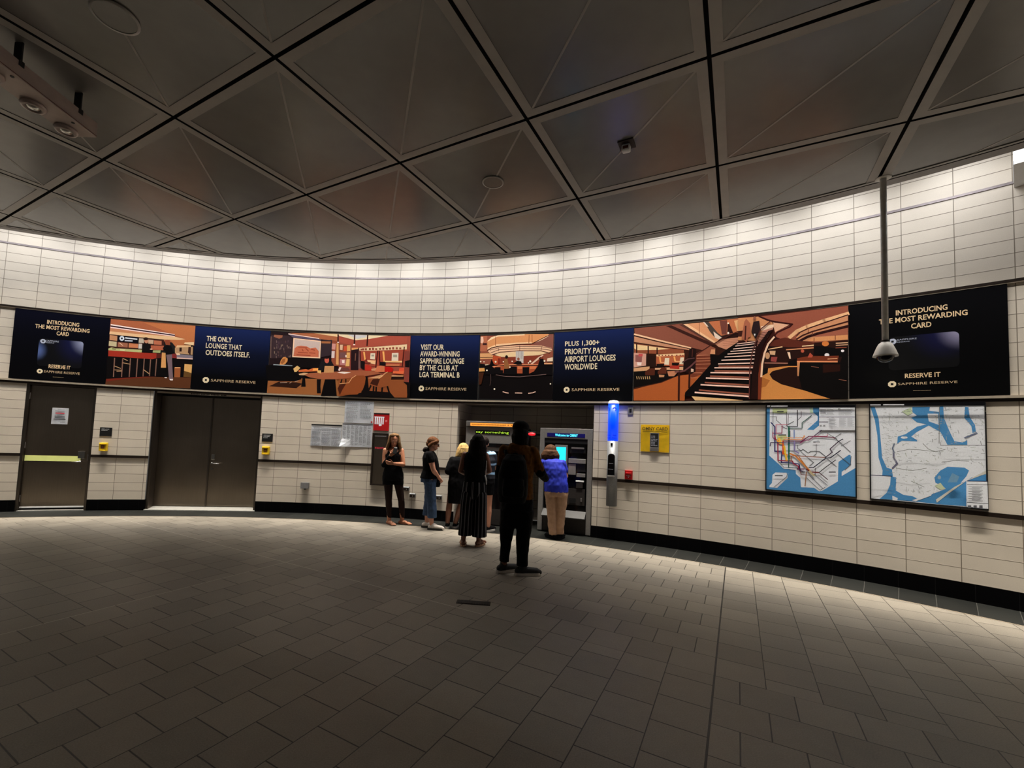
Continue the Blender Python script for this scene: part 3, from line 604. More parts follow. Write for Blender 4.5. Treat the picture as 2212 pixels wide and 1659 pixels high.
((241,206,158),[(19.295,3.152),(19.557,3.184),(20.358,3.205),(21.219,3.195),(21.464,3.165),(21.151,3.132),(20.605,3.12),(20.144,3.1),(19.601,3.112)]),
((138,60,42),[(19.242,3.106),(20.144,3.109),(20.623,3.125),(21.332,3.13),(21.308,2.959),(19.255,2.962)]),
((192,82,46),[(19.239,3.14),(19.572,3.121),(19.556,2.97),(19.216,2.971)]),
((130,45,30),[(19.452,3.088),(19.556,3.087),(19.556,2.97),(19.458,2.97)]),
((206,196,188),[(20.191,3.215),(20.524,3.209),(20.524,2.986),(20.205,3.046)]),
((150,140,135),0.0066,[(20.238,3.208),(20.249,3.066)]),
((150,140,135),0.0066,[(20.303,3.207),(20.314,3.066)]),
((150,140,135),0.0066,[(20.368,3.207),(20.379,3.065)]),
((150,140,135),0.0066,[(20.432,3.206),(20.444,3.065)]),
((150,140,135),0.0066,[(20.488,3.205),(20.499,3.064)]),
((236,198,172),[(21.118,3.092),(21.295,3.139),(21.341,3.126),(20.891,2.966),(20.8,2.967)]),
((60,28,24),[(21.137,3.075),(21.226,3.099),(21.245,3.082),(21.175,3.058)]),
((226,142,98),[(19.163,2.933),(19.725,2.978),(21.127,2.969),(21.147,2.944),(19.728,2.948),(19.184,2.908)]),
((60,20,15),0.0117,[(19.37,2.945),(19.727,2.952),(21.147,2.946)]),
((172,82,50),[(19.184,2.912),(19.728,2.944),(21.12,2.936),(21.054,2.855),(20.795,2.799),(19.74,2.802),(19.357,2.882)]),
((215,120,75),[(20.288,2.937),(20.491,2.936),(20.477,2.883),(20.292,2.883)]),
((215,120,75),[(20.784,2.934),(21.075,2.932),(21.025,2.88),(20.788,2.881)]),
((11,7,9),[(19.344,2.92),(19.58,2.919),(19.584,2.865),(19.698,2.86),(19.686,2.781),(19.326,2.802)]),
((11,7,9),[(19.953,2.935),(20.261,2.925),(20.285,2.78),(19.966,2.781)]),
((11,7,9),[(20.502,2.915),(20.771,2.914),(20.773,2.778),(20.503,2.779)]),
((11,7,9),[(21.112,2.928),(21.193,3.058),(21.336,3.065),(21.38,2.958),(21.703,2.939),(21.715,2.766),(20.887,2.786)]),
((11,7,9),[(18.7,2.989),(19.083,2.971),(19.355,2.895),(19.328,2.781),(18.948,2.781),(18.917,2.912),(18.706,2.921)]),
((11,7,9),[(19.121,2.971),(19.188,3.077),(19.291,2.979),(19.388,2.958),(19.182,2.929)]),
((11,7,9),[(19.732,2.894),(19.957,2.893),(19.966,2.781),(19.704,2.781)]),
((150,96,56),[(19.727,3.07),(19.848,3.077),(19.912,2.977),(19.991,2.935),(19.882,2.889),(19.729,2.89)]),
((28,15,13),[(19.877,3.111),(19.872,3.097),(19.856,3.086),(19.833,3.08),(19.806,3.08),(19.781,3.086),(19.764,3.098),(19.757,3.111),(19.762,3.125),(19.777,3.136),(19.801,3.142),(19.827,3.142),(19.852,3.136),(19.87,3.125)]),
((11,9,11),[(20.107,2.988),(20.28,3.034),(20.428,3.023),(20.474,2.964),(20.286,2.961)]),
((150,90,70),[(20.366,3.07),(20.361,3.058),(20.348,3.049),(20.327,3.044),(20.304,3.044),(20.283,3.049),(20.268,3.059),(20.262,3.07),(20.266,3.082),(20.28,3.091),(20.3,3.096),(20.323,3.096),(20.344,3.09),(20.36,3.081)]),
((255,236,212),[(19.405,3.021),(19.394,3.008),(19.365,3.002),(19.335,3.008),(19.322,3.021),(19.333,3.034),(19.362,3.04),(19.392,3.034)]),
((255,236,212),[(20.851,3.02),(20.838,3.006),(20.807,3),(20.774,3.006),(20.759,3.021),(20.772,3.035),(20.803,3.041),(20.836,3.035)]),
((255,236,212),[(21.424,3.023),(21.413,3.011),(21.386,3.006),(21.357,3.011),(21.345,3.024),(21.355,3.036),(21.383,3.041),(21.411,3.036)]),
((255,236,212),[(19.716,3.021),(19.709,3.013),(19.69,3.01),(19.671,3.013),(19.663,3.021),(19.67,3.03),(19.688,3.033),(19.707,3.029)]),
((255,236,212),[(19.042,2.861),(19.033,2.851),(19.009,2.846),(18.984,2.851),(18.973,2.861),(18.982,2.872),(19.006,2.877),(19.031,2.872)]),
((255,236,212),[(19.395,2.51),(19.385,2.499),(19.359,2.494),(19.332,2.498),(19.32,2.51),(19.33,2.522),(19.356,2.527),(19.383,2.522)]),
((255,236,212),[(21.678,2.607),(21.671,2.599),(21.652,2.595),(21.633,2.599),(21.625,2.608),(21.632,2.616),(21.651,2.62),(21.67,2.616)]),
((255,236,212),[(18.759,3.027),(18.75,3.016),(18.726,3.012),(18.702,3.016),(18.69,3.027),(18.7,3.038),(18.724,3.042),(18.748,3.038)]),
((255,236,212),[(18.896,3.023),(18.889,3.014),(18.87,3.011),(18.851,3.014),(18.842,3.023),(18.849,3.031),(18.868,3.034),(18.887,3.031)]),
((255,236,212),[(20.763,2.992),(20.755,2.983),(20.735,2.979),(20.714,2.983),(20.705,2.993),(20.713,3.002),(20.733,3.006),(20.754,3.002)]),
((255,236,212),[(20.087,3.026),(20.079,3.016),(20.059,3.013),(20.037,3.017),(20.028,3.026),(20.036,3.036),(20.056,3.039),(20.078,3.035)]),
((255,236,212),[(20.003,2.918),(19.995,2.908),(19.974,2.905),(19.953,2.909),(19.943,2.918),(19.951,2.928),(19.972,2.931),(19.994,2.927)]),
((222,162,92),[(18.669,2.904),(18.898,2.908),(18.923,2.844),(18.676,2.836)]),
((232,172,122),[(21.378,2.984),(21.7,2.984),(21.701,2.962),(21.38,2.962)]),
((236,208,178),[(21.497,3.071),(21.714,3.085),(21.719,3.012),(21.483,3.014)]),
((210,190,160),[(18.912,2.972),(19.073,2.984),(19.065,2.963),(18.932,2.955)]),
((122,97,92),0.0092,[(19.404,2.777),(19.801,2.747),(20.396,2.738),(20.889,2.758),(21.465,2.779)]),
((236,192,172),0.0165,[(19.722,2.462),(19.845,2.444),(19.948,2.438)]),
((236,192,172),0.0164,[(20.235,2.441),(20.383,2.441),(20.512,2.44)]),
((236,192,172),0.0162,[(20.786,2.435),(20.949,2.446),(21.056,2.464)]),
((66,33,17),[(18.677,2.819),(18.888,2.819),(18.793,2.599),(18.699,2.59)]),
((90,70,65),0.0084,[(19.176,2.785),(19.196,2.668),(19.157,2.575)]),
 ],
 'stair': [
((58,27,18),[(24.735,3.524),(28.189,3.537),(28.203,2.3),(24.778,2.313)]),
((140,80,62),[(24.745,3.522),(26.351,3.536),(27.301,3.163),(26.996,3.091),(24.767,3.424)]),
((242,194,154),0.0266,[(24.749,3.423),(25.681,3.279),(26.632,3.135)]),
((58,24,18),0.0177,[(24.75,3.396),(25.682,3.257),(26.632,3.118)]),
((202,142,108),[(24.747,3.387),(25.682,3.248),(26.632,3.115),(26.616,3.093),(24.751,3.288)]),
((58,24,18),0.0212,[(24.751,3.281),(26.6,3.091)]),
((60,28,22),[(25.814,3.522),(26.007,3.523),(27.365,3.169),(27.238,3.149)]),
((88,52,44),[(26.249,3.525),(26.368,3.526),(27.46,3.166),(27.365,3.157)]),
((222,152,108),[(26.385,3.526),(27.06,3.526),(27.569,3.268),(27.381,3.177)]),
((240,190,145),[(26.385,3.526),(26.521,3.526),(27.428,3.192),(27.381,3.177)]),
((150,82,52),0.0075,[(26.896,3.521),(26.9,3.353)]),
((192,112,72),[(27.165,3.525),(28.189,3.536),(28.191,3.321),(27.818,3.282),(27.568,3.292),(27.425,3.356)]),
((112,62,52),[(27.517,3.524),(27.736,3.523),(27.724,3.302),(27.584,3.308)]),
((46,20,18),[(27.753,3.463),(27.799,3.469),(27.917,3.318),(27.74,3.309)]),
((232,178,124),[(27.937,3.503),(28.189,3.521),(28.191,3.345),(28.031,3.341)]),
((255,240,225),[(27.801,3.323),(27.793,3.311),(27.774,3.306),(27.754,3.312),(27.746,3.325),(27.754,3.338),(27.773,3.342),(27.793,3.336)]),
((255,240,225),[(27.793,3.474),(27.786,3.465),(27.768,3.462),(27.751,3.466),(27.743,3.476),(27.75,3.485),(27.768,3.488),(27.786,3.483)]),
((74,62,55),[(27.052,3.524),(27.181,3.526),(27.489,3.32),(27.616,3.266),(27.395,3.259),(27.233,3.364)]),
((236,212,192),[(27.329,3.368),(27.585,3.259),(27.491,3.238),(27.379,3.267)]),
((236,212,192),[(27.011,3.529),(27.06,3.526),(27.183,3.45),(27.134,3.452)]),
((46,22,18),[(27.568,3.292),(27.817,3.306),(28.191,3.329),(28.192,3.257),(27.647,3.261)]),
((206,142,112),[(27.381,3.173),(27.585,3.235),(28.168,3.246),(28.193,3.201),(27.728,3.071),(27.493,3.124)]),
((160,100,80),0.0064,[(27.617,3.217),(28.138,3.22)]),
((160,100,80),0.0064,[(27.617,3.193),(28.139,3.196)]),
((160,100,80),0.0064,[(27.617,3.168),(28.139,3.172)]),
((160,100,80),0.0064,[(27.618,3.14),(28.139,3.144)]),
((152,82,54),[(24.752,3.268),(26.422,3.109),(26.425,3.033),(24.759,3.106)]),
((242,206,152),[(24.752,3.254),(25.967,3.142),(25.58,3.136),(24.853,3.151),(24.756,3.182)]),
((50,20,16),0.0194,[(24.84,3.252),(24.846,3.1)]),
((50,20,16),0.0192,[(25.24,3.205),(25.245,3.077)]),
((50,20,16),0.019,[(25.543,3.17),(25.548,3.043)]),
((216,162,142),[(24.744,3.111),(25.177,3.083),(25.176,2.889),(24.755,2.862)]),
((152,92,86),[(24.801,3.074),(25.041,3.06),(25.028,2.945),(24.806,2.958)]),
((205,80,80),[(24.911,3.09),(25.059,3.082),(25.051,3.042),(24.913,3.045)]),
((250,225,215),[(24.862,2.949),(25.028,2.945),(25.011,2.893),(24.883,2.895)]),
((39,20,14),[(25.187,3.056),(25.521,3.048),(25.522,2.852),(25.177,2.867)]),
((187,99,63),[(25.516,3.031),(26.45,3.041),(26.438,2.859),(25.521,2.878)]),
((242,202,152),[(25.515,3.061),(26.441,3.058),(26.433,3.024),(25.53,3.029)]),
((150,78,60),[(25.593,3.055),(25.643,3.054),(25.644,3.035),(25.594,3.036)]),
((150,78,60),[(25.7,3.052),(25.749,3.051),(25.75,3.032),(25.7,3.033)]),
((150,78,60),[(25.806,3.05),(25.855,3.048),(25.855,3.029),(25.806,3.031)]),
((150,78,60),[(25.911,3.047),(25.959,3.046),(25.96,3.027),(25.911,3.028)]),
((150,78,60),[(26.015,3.044),(26.064,3.043),(26.064,3.024),(26.016,3.025)]),
((150,78,60),[(26.17,3.04),(26.219,3.039),(26.219,3.02),(26.171,3.021)]),
((150,78,60),[(26.29,3.037),(26.338,3.035),(26.339,3.017),(26.291,3.018)]),
((150,78,60),[(26.367,3.034),(26.414,3.033),(26.415,3.015),(26.368,3.016)]),
((236,218,188),[(25.814,2.998),(25.958,2.994),(25.944,2.883),(25.786,2.89)]),
((236,218,188),[(26.315,2.993),(26.426,2.991),(26.412,2.881),(26.285,2.888)]),
((246,172,98),[(25.611,3.02),(25.669,3.018),(25.693,2.931),(25.64,2.932)]),
((246,172,98),[(26.089,3.016),(26.144,3.015),(26.172,2.937),(26.121,2.93)]),
((242,180,120),0.0137,[(25.667,2.927),(25.799,2.925)]),
((242,180,120),0.0135,[(26.146,2.934),(26.309,2.93)]),
((24,13,11),[(25.535,2.909),(25.8,2.903),(25.767,2.848),(25.537,2.852)]),
((24,13,11),[(26.043,2.915),(26.284,2.905),(26.251,2.863),(26.045,2.876)]),
((216,162,118),[(24.755,2.853),(25.303,2.87),(25.297,2.804),(24.757,2.795)]),
((220,170,130),[(25.484,2.84),(26.422,2.843),(26.415,2.788),(25.485,2.814)]),
((13,8,7),[(24.761,2.795),(25.943,2.788),(26.256,2.706),(25.775,2.619),(24.774,2.507)]),
((82,37,23),[(25.144,2.785),(25.304,2.835),(25.484,2.831),(25.479,2.723),(25.164,2.727)]),
((92,43,27),[(25.575,2.778),(25.731,2.853),(25.872,2.833),(25.867,2.743),(25.594,2.738)]),
((172,50,36),[(25.976,2.865),(26.285,2.867),(26.287,2.807),(25.977,2.822)]),
((200,160,110),0.0123,[(24.863,2.709),(24.883,2.669)]),
((200,160,110),0.0123,[(24.937,2.708),(24.957,2.668)]),
((200,160,110),0.0122,[(25.01,2.707),(25.03,2.668)]),
((200,160,110),0.0122,[(25.083,2.706),(25.103,2.667)]),
((200,160,110),0.0122,[(25.156,2.705),(25.175,2.666)]),
((200,160,110),0.0122,[(25.228,2.705),(25.248,2.665)]),
((200,160,110),0.0121,[(25.301,2.704),(25.32,2.664)]),
((200,140,100),[(25.621,2.729),(25.806,2.722),(25.79,2.688),(25.631,2.686)]),
((192,127,92),[(25.891,2.781),(26.271,2.782),(26.119,2.696),(25.946,2.698)]),
((172,89,43),[(24.77,2.496),(25.775,2.613),(26.256,2.702),(26.643,2.717),(27.005,2.71),(26.483,2.434),(26.47,2.307),(24.778,2.311)]),
((70,32,22),0.0141,[(24.779,2.514),(25.705,2.603),(26.12,2.683)]),
((118,57,38),[(26.801,3.005),(27.24,3.026),(27.261,2.795),(27.005,2.71),(26.661,2.658),(26.658,2.775)]),
((150,85,62),[(26.817,3.038),(27.238,3.149),(27.398,3.103),(27.384,3.013),(27.24,3.021),(26.834,2.996)]),
((192,122,92),0.0107,[(26.834,3.009),(27.241,3.005)]),
((192,122,92),0.0107,[(26.835,2.963),(27.241,2.958)]),
((192,122,92),0.0107,[(26.82,2.921),(27.258,2.916)]),
((192,122,92),0.0107,[(26.805,2.872),(27.259,2.867)]),
((192,122,92),0.0107,[(26.806,2.812),(27.181,2.803)]),
((192,122,92),0.0108,[(26.659,2.741),(27.004,2.735)]),
((192,122,92),0.0108,[(26.644,2.662),(26.876,2.658)]),
((30,14,12),[(26.599,3.129),(26.807,3.114),(26.799,2.755),(26.626,2.713),(26.407,2.771),(26.42,2.915),(26.569,2.995)]),
((80,40,32),0.0133,[(26.699,3.109),(26.686,2.992)]),
((70,30,24),0.0132,[(26.785,3.014),(27.238,3.149),(27.817,3.29),(28.137,3.348)]),
((108,66,66),0.0236,[(26.151,2.768),(26.288,2.761),(26.457,2.779),(26.64,2.842),(26.803,2.918)]),
((90,60,60),0.0185,[(26.386,2.915),(26.553,2.962),(26.753,2.969)]),
((52,21,15),0.0286,[(26.28,2.748),(26.284,2.316)]),
((52,21,15),0.0283,[(26.617,2.759),(26.607,2.508)]),
((225,190,165),[(26.657,2.808),(26.74,2.798),(26.741,2.756),(26.659,2.754)]),
((216,150,108),[(27.271,3.09),(27.39,3.086),(27.392,3.013),(27.24,3.021)]),
((10,6,6),[(28.193,3.201),(28.033,3.168),(27.728,3.075),(27.495,2.993),(27.24,3.009),(27.26,2.861),(27.005,2.718),(26.483,2.434),(26.468,2.372),(26.685,2.379),(28.203,2.314)]),
((228,184,130),[(26.685,2.374),(27.444,2.343),(28.203,2.307),(28.203,2.296),(26.802,2.306)]),
((58,24,18),[(28.057,3.557),(30.856,3.534),(30.84,2.299),(28.073,2.313)]),
((205,138,92),[(28.057,3.534),(28.642,3.526),(29.007,3.417),(29.024,3.309),(28.577,3.168),(28.061,3.198)]),
((236,200,170),[(28.693,3.38),(29.039,3.388),(29.032,3.344),(28.71,3.307)]),
((60,26,20),[(28.059,3.338),(28.199,3.34),(28.183,3.249),(28.06,3.254)]),
((150,82,62),[(28.642,3.526),(30.856,3.532),(30.85,3.078),(30.065,3.075),(29.626,3.138),(29.234,3.156),(29.056,3.2),(29.072,3.271),(29.518,3.362),(29.36,3.388),(28.941,3.439)]),
((226,172,138),[(29.023,3.43),(29.376,3.38),(29.463,3.365),(29.072,3.271),(29.04,3.344)]),
((58,20,18),0.0233,[(28.65,3.526),(28.875,3.46),(29.072,3.422),(29.36,3.384),(29.518,3.362),(29.455,3.33),(29.137,3.267),(29.06,3.227),(29.092,3.19),(29.218,3.157)]),
((236,182,134),0.0467,[(29.455,3.181),(29.642,3.259),(29.886,3.311),(30.302,3.367),(30.848,3.427)]),
((206,142,102),[(29.618,3.173),(29.703,3.23),(29.931,3.274),(30.848,3.403),(30.843,3.079),(30.065,3.096),(29.749,3.114),(29.641,3.138)]),
((165,95,72),[(29.916,3.167),(30.139,3.194),(30.846,3.255),(30.844,3.144),(30.154,3.155)]),
((222,152,98),[(29.9,3.112),(30.035,3.149),(30.844,3.144),(30.843,3.079),(30.065,3.094)]),
((58,22,19),0.0137,[(29.626,3.19),(29.719,3.238),(29.946,3.286),(30.301,3.338),(30.848,3.409)]),
((58,22,19),0.0206,[(29.634,3.147),(29.78,3.191),(30.006,3.231),(30.847,3.321)]),
((46,18,17),0.0359,[(29.726,3.121),(29.901,3.166),(30.139,3.197),(30.846,3.257)]),
((120,62,42),0.0085,[(29.916,3.279),(29.916,3.227)]),
((120,62,42),0.0084,[(30.021,3.226),(30.021,3.188)]),
((120,62,42),0.0084,[(30.058,3.143),(30.057,3.096)]),
((120,62,42),0.0082,[(30.558,3.151),(30.557,3.093)]),
((40,18,14),[(28.877,3.083),(30.079,3.078),(30.843,3.062),(30.84,2.785),(30.611,2.793),(29.641,2.835),(29.424,2.781),(28.747,2.756)]),
((94,42,30),[(28.975,3.15),(29.329,3.183),(29.703,3.116),(30.065,3.073),(30.049,2.999),(29.266,3.054),(28.91,3.082)]),
((242,192,142),[(28.894,3.038),(29.266,3.062),(29.269,3.045),(28.894,3.027)]),
((226,152,106),[(29.361,3.015),(30.049,3.012),(30.049,2.999),(29.361,3)]),
((252,212,162),[(29.764,3.046),(30.05,3.05),(30.05,3.033),(29.764,3.035)]),
((232,182,142),[(30.571,3.051),(30.843,3.046),(30.843,3.034),(30.571,3.036)]),
((232,182,142),[(30.571,3.022),(30.843,3.017),(30.842,3.007),(30.571,3.01)]),
((216,172,132),[(28.927,3.009),(29.089,3.003),(29.073,2.942),(28.944,2.955)]),
((152,70,66),[(28.976,2.919),(29.138,2.913),(29.106,2.843),(28.96,2.857)]),
((242,202,172),[(29.392,2.974),(29.463,2.967),(29.483,2.875),(29.447,2.876)]),
((180,120,100),[(28.796,2.844),(29.424,2.82),(29.424,2.807),(28.796,2.831)]),
((202,152,112),[(28.937,2.938),(28.931,2.917),(28.914,2.9),(28.889,2.892),(28.861,2.892),(28.836,2.903),(28.819,2.92),(28.812,2.942),(28.818,2.963),(28.836,2.98),(28.861,2.988),(28.888,2.987),(28.913,2.977),(28.931,2.959)]),
((192,90,66),[(29.818,2.97),(29.814,2.961),(29.802,2.953),(29.785,2.95),(29.766,2.951),(29.749,2.956),(29.737,2.964),(29.733,2.974),(29.737,2.983),(29.749,2.991),(29.766,2.994),(29.785,2.993),(29.802,2.988),(29.814,2.98)]),
((216,126,62),[(30.412,3.046),(30.403,3.031),(30.38,3.02),(30.346,3.015),(30.309,3.016),(30.275,3.025),(30.252,3.038),(30.244,3.054),(30.252,3.069),(30.276,3.08),(30.31,3.085),(30.347,3.083),(30.38,3.075),(30.403,3.062)]),
((11,7,8),[(30.05,3.033),(30.241,3.02),(30.584,2.976),(30.842,2.972),(30.84,2.846),(30.049,2.91)]),
((242,233,233),[(30.42,2.891),(30.414,2.881),(30.398,2.873),(30.375,2.869),(30.35,2.87),(30.327,2.875),(30.311,2.885),(30.305,2.896),(30.311,2.907),(30.327,2.915),(30.35,2.919),(30.376,2.917),(30.399,2.912),(30.415,2.902)]),
((242,233,233),[(30.763,2.933),(30.759,2.926),(30.748,2.921),(30.732,2.919),(30.715,2.919),(30.7,2.923),(30.689,2.929),(30.685,2.937),(30.689,2.944),(30.7,2.949),(30.716,2.951),(30.733,2.951),(30.748,2.947),(30.759,2.941)]),
((150,80,60),0.0098,[(30.57,2.981),(30.808,2.976)]),
((14,8,9),[(29.424,2.842),(29.641,2.878),(29.633,2.775),(29.392,2.782)]),
((112,49,29),[(29.641,2.878),(29.899,2.894),(30.64,2.874),(30.611,2.793),(29.641,2.839)]),
((226,146,98),[(29.633,2.839),(30.611,2.805),(30.61,2.785),(29.641,2.822)]),
((180,80,60),[(29.899,2.877),(29.96,2.943),(30.034,2.898),(30.004,2.874)]),
((220,160,120),0.0116,[(30.384,2.839),(30.597,2.839)]),
((206,136,72),[(28.813,2.754),(29.424,2.777),(29.641,2.77),(29.641,2.744),(29.01,2.714),(28.929,2.671),(29.01,2.599),(29.235,2.524),(29.747,2.438),(30.436,2.305),(28.701,2.309),(28.731,2.64)]),
((34,15,12),[(28.929,2.671),(29.01,2.714),(29.424,2.759),(29.648,2.753),(29.679,2.627),(29.754,2.434),(29.235,2.522),(29.01,2.597)]),
((14,8,8),[(28.747,2.765),(28.895,2.761),(28.879,2.69),(28.731,2.649)]),
((175,105,50),[(28.732,2.631),(28.945,2.582),(28.831,2.496),(28.716,2.48)]),
((9,6,6),[(29.702,2.816),(30.666,2.783),(30.709,2.855),(30.847,2.85),(30.84,2.297),(30.408,2.31),(29.762,2.436),(29.679,2.627)]),
((40,16,10),[(30.268,2.772),(30.666,2.758),(30.665,2.668),(30.267,2.655)]),
((202,137,92),[(29.641,2.826),(29.71,2.82),(29.682,2.627),(29.648,2.628)]),
((150,95,75),0.0076,[(29.989,2.751),(30.166,2.731)]),
((150,95,75),0.0073,[(30.636,2.558),(30.802,2.538)]),
((10,6,6),[(28.062,3.134),(28.544,3.142),(28.627,3.256),(28.544,3.078),(28.479,2.772),(28.433,2.317),(28.073,2.324)]),
((190,130,110),[(28.628,3.184),(28.744,3.305),(29.023,3.345),(29.007,3.305),(28.795,3.14),(28.578,3.068)]),
((70,32,26),0.0081,[(28.644,3.274),(28.942,3.286)]),
((70,32,26),0.0081,[(28.637,3.25),(28.913,3.264)]),
((70,32,26),0.0081,[(28.631,3.227),(28.883,3.242)]),
((70,32,26),0.0081,[(28.624,3.204),(28.854,3.22)]),
((70,32,26),0.0081,[(28.617,3.18),(28.824,3.198)]),
((70,32,26),0.0081,[(28.611,3.157),(28.794,3.176)]),
((70,32,26),0.0081,[(28.604,3.134),(28.765,3.154)]),
((70,32,26),0.0081,[(28.598,3.11),(28.735,3.132)]),
((70,32,26),0.0081,[(28.591,3.087),(28.705,3.11)]),
((252,206,188),0.0111,[(28.034,3.144),(28.552,3.158)]),
((252,206,188),0.0116,[(27.988,3.114),(28.552,3.128)]),
((252,206,188),0.0123,[(27.928,3.072),(28.544,3.083)]),
((252,206,188),0.0129,[(27.852,3.038),(28.531,3.042)]),
((252,206,188),0.0135,[(27.768,3.001),(28.528,3.004)]),
((252,206,188),0.0142,[(27.683,2.959),(28.518,2.957)]),
((252,206,188),0.015,[(27.591,2.913),(28.515,2.902)]),
((252,206,188),0.016,[(27.497,2.859),(28.507,2.845)]),
((252,206,188),0.0169,[(27.388,2.802),(28.483,2.776)]),
((150,88,68),0.0225,[(27.514,2.823),(28.482,2.798)]),
((252,206,188),0.0181,[(27.27,2.731),(28.433,2.699)]),
((150,88,68),0.0226,[(27.397,2.755),(28.432,2.722)]),
((252,206,188),0.0195,[(27.136,2.65),(28.359,2.609)]),
((150,88,68),0.0227,[(27.263,2.677),(28.358,2.635)]),
((252,206,188),0.0212,[(26.976,2.549),(28.36,2.494)]),
((150,88,68),0.0228,[(27.105,2.58),(28.359,2.522)]),
((252,206,188),0.0231,[(26.799,2.432),(28.356,2.358)]),
((150,88,68),0.0229,[(26.929,2.467),(28.356,2.39)]),
((32,12,10),[(29.032,3.317),(28.877,3.208),(28.745,3.07),(28.638,2.858),(28.614,2.316),(28.424,2.317),(28.479,2.772),(28.578,3.077),(28.778,3.213),(28.893,3.298)]),
((122,53,31),[(28.688,2.856),(28.728,2.64),(28.701,2.309),(28.621,2.309),(28.631,2.678)]),
((246,204,170),0.0238,[(29.048,3.201),(28.894,3.109),(28.796,2.979),(28.734,2.819),(28.712,2.641)]),
((166,96,70),[(28.157,3.222),(28.232,3.468),(28.284,3.507),(28.336,3.481),(28.405,3.432),(28.415,3.238),(28.339,3.224),(28.305,3.152),(28.253,3.181)]),
((70,30,26),0.0182,[(28.276,3.401),(28.261,3.199)]),
((40,26,27),[(28.437,3.32),(28.49,3.455),(28.651,3.459),(28.68,3.326),(28.627,3.274),(28.454,3.282)]),
((140,86,66),[(28.564,3.504),(28.56,3.492),(28.549,3.483),(28.533,3.479),(28.515,3.48),(28.498,3.486),(28.487,3.496),(28.483,3.508),(28.487,3.52),(28.498,3.529),(28.514,3.533),(28.533,3.532),(28.549,3.526),(28.56,3.516)]),
((24,17,17),[(28.466,3.286),(28.635,3.278),(28.552,3.196)]),
((235,225,220),[(28.5,3.276),(28.551,3.273),(28.534,3.233)]),
((88,45,40),0.0151,[(28.958,3.438),(28.693,3.335),(28.577,3.186),(28.46,2.999),(28.395,2.747),(28.385,2.322)]),
 ],
 'subway': [
((228,231,238),[(28.841,2.194),(30.992,2.185),(30.988,1.037),(28.845,1.024)]),
((76,138,190),[(28.841,2.194),(28.939,2.194),(28.927,1.514),(29.306,1.337),(29.432,1.341),(29.6,1.331),(29.607,1.279),(29.715,1.232),(29.729,1.105),(30.047,1.112),(30.164,1.071),(30.239,1.082),(30.596,1.221),(30.612,1.474),(30.842,1.572),(30.881,1.573),(30.892,1.445),(30.683,1.347),(30.683,1.293),(30.994,1.411),(31.001,1.034),(28.845,1.024)]),
((76,138,190),[(30.025,2.19),(30.172,2.189),(30.17,1.948),(30.037,1.887),(29.882,1.89),(30.136,2.019),(30.136,2.074),(30.032,2.122)]),
((200,212,160),[(29.009,2.185),(29.387,2.184),(29.387,2.11),(29.009,2.114)]),
((205,210,150),[(29.109,1.808),(29.358,1.819),(29.388,1.771),(29.283,1.72),(29.132,1.734)]),
((190,215,190),[(29.94,2.186),(30.025,2.186),(30.025,2.114),(29.954,2.122)]),
((228,231,238),[(29.012,1.245),(29.088,1.281),(29.366,1.287),(29.403,1.26),(29.395,1.215),(29.134,1.07),(28.929,1.069),(28.937,1.094),(28.998,1.129)]),
((88,92,98),0.0067,[(29.024,2.131),(29.018,1.848)]),
((88,92,98),0.0066,[(29.372,2.131),(29.373,1.934)]),
((88,92,98),0.0065,[(29.417,2.098),(29.41,1.951)]),
((88,92,98),0.0065,[(29.739,2.138),(29.739,2.066),(29.667,2.025)]),
((88,92,98),0.0067,[(28.947,2.064),(29.109,2.065),(29.109,2.015),(29.238,1.958)]),
((88,92,98),0.0066,[(29.238,1.933),(29.387,1.893)]),
((88,92,98),0.0065,[(29.387,1.95),(29.55,2)]),
((88,92,98),0.0066,[(29.057,1.584),(29.738,1.599),(29.781,1.624),(29.909,1.572),(29.965,1.597),(30.175,1.602),(30.338,1.528)]),
((88,92,98),0.0065,[(29.652,1.678),(29.651,1.63),(29.738,1.599)]),
((88,92,98),0.0063,[(30.099,1.694),(30.098,1.568),(30.035,1.535)]),
((88,92,98),0.0064,[(29.738,1.583),(30.035,1.449),(29.936,1.398)]),
((88,92,98),0.0062,[(30.365,1.505),(30.565,1.411)]),
((88,92,98),0.0062,[(30.58,1.58),(30.879,1.444)]),
((88,92,98),0.0061,[(30.879,1.444),(30.894,1.558)]),
((88,92,98),0.0061,[(30.749,1.372),(30.879,1.444)]),
((88,92,98),0.0062,[(30.529,1.788),(30.676,1.847)]),
((88,92,98),0.0062,[(30.516,1.795),(30.622,1.743)]),
((88,92,98),0.0062,[(30.622,1.743),(30.881,1.611)]),
((88,92,98),0.0061,[(30.674,1.682),(30.883,1.755)]),
((88,92,98),0.0063,[(30.076,1.379),(30.076,1.309),(30.062,1.285)]),
((88,92,98),0.0064,[(29.865,1.238),(30.185,1.087),(30.308,1.132)]),
((88,92,98),0.0063,[(30.062,1.285),(30.362,1.157)]),
((88,92,98),0.0063,[(29.936,1.272),(30.253,1.114)]),
((88,92,98),0.0066,[(29.051,1.074),(29.38,1.235),(29.388,1.267)]),
((88,92,98),0.0063,[(30.355,1.847),(30.583,1.773)]),
((88,92,98),0.0065,[(29.462,1.796),(29.462,1.869)]),
((88,92,98),0.0066,[(29.163,1.439),(29.314,1.354),(29.432,1.366)]),
((60,62,70),0.0105,[(29.645,2.155),(29.645,1.932),(29.387,1.93)]),
((70,100,95),0.0104,[(29.989,2.082),(29.761,1.981),(29.76,1.909),(29.454,1.906)]),
((150,60,95),0.01,[(29.018,1.848),(29.018,1.773),(29.087,1.733)]),
((195,90,115),0.0082,[(29.402,1.955),(29.101,1.952),(29.102,1.841)]),
((160,60,90),0.0099,[(29.26,1.941),(29.253,1.834),(29.01,1.831)]),
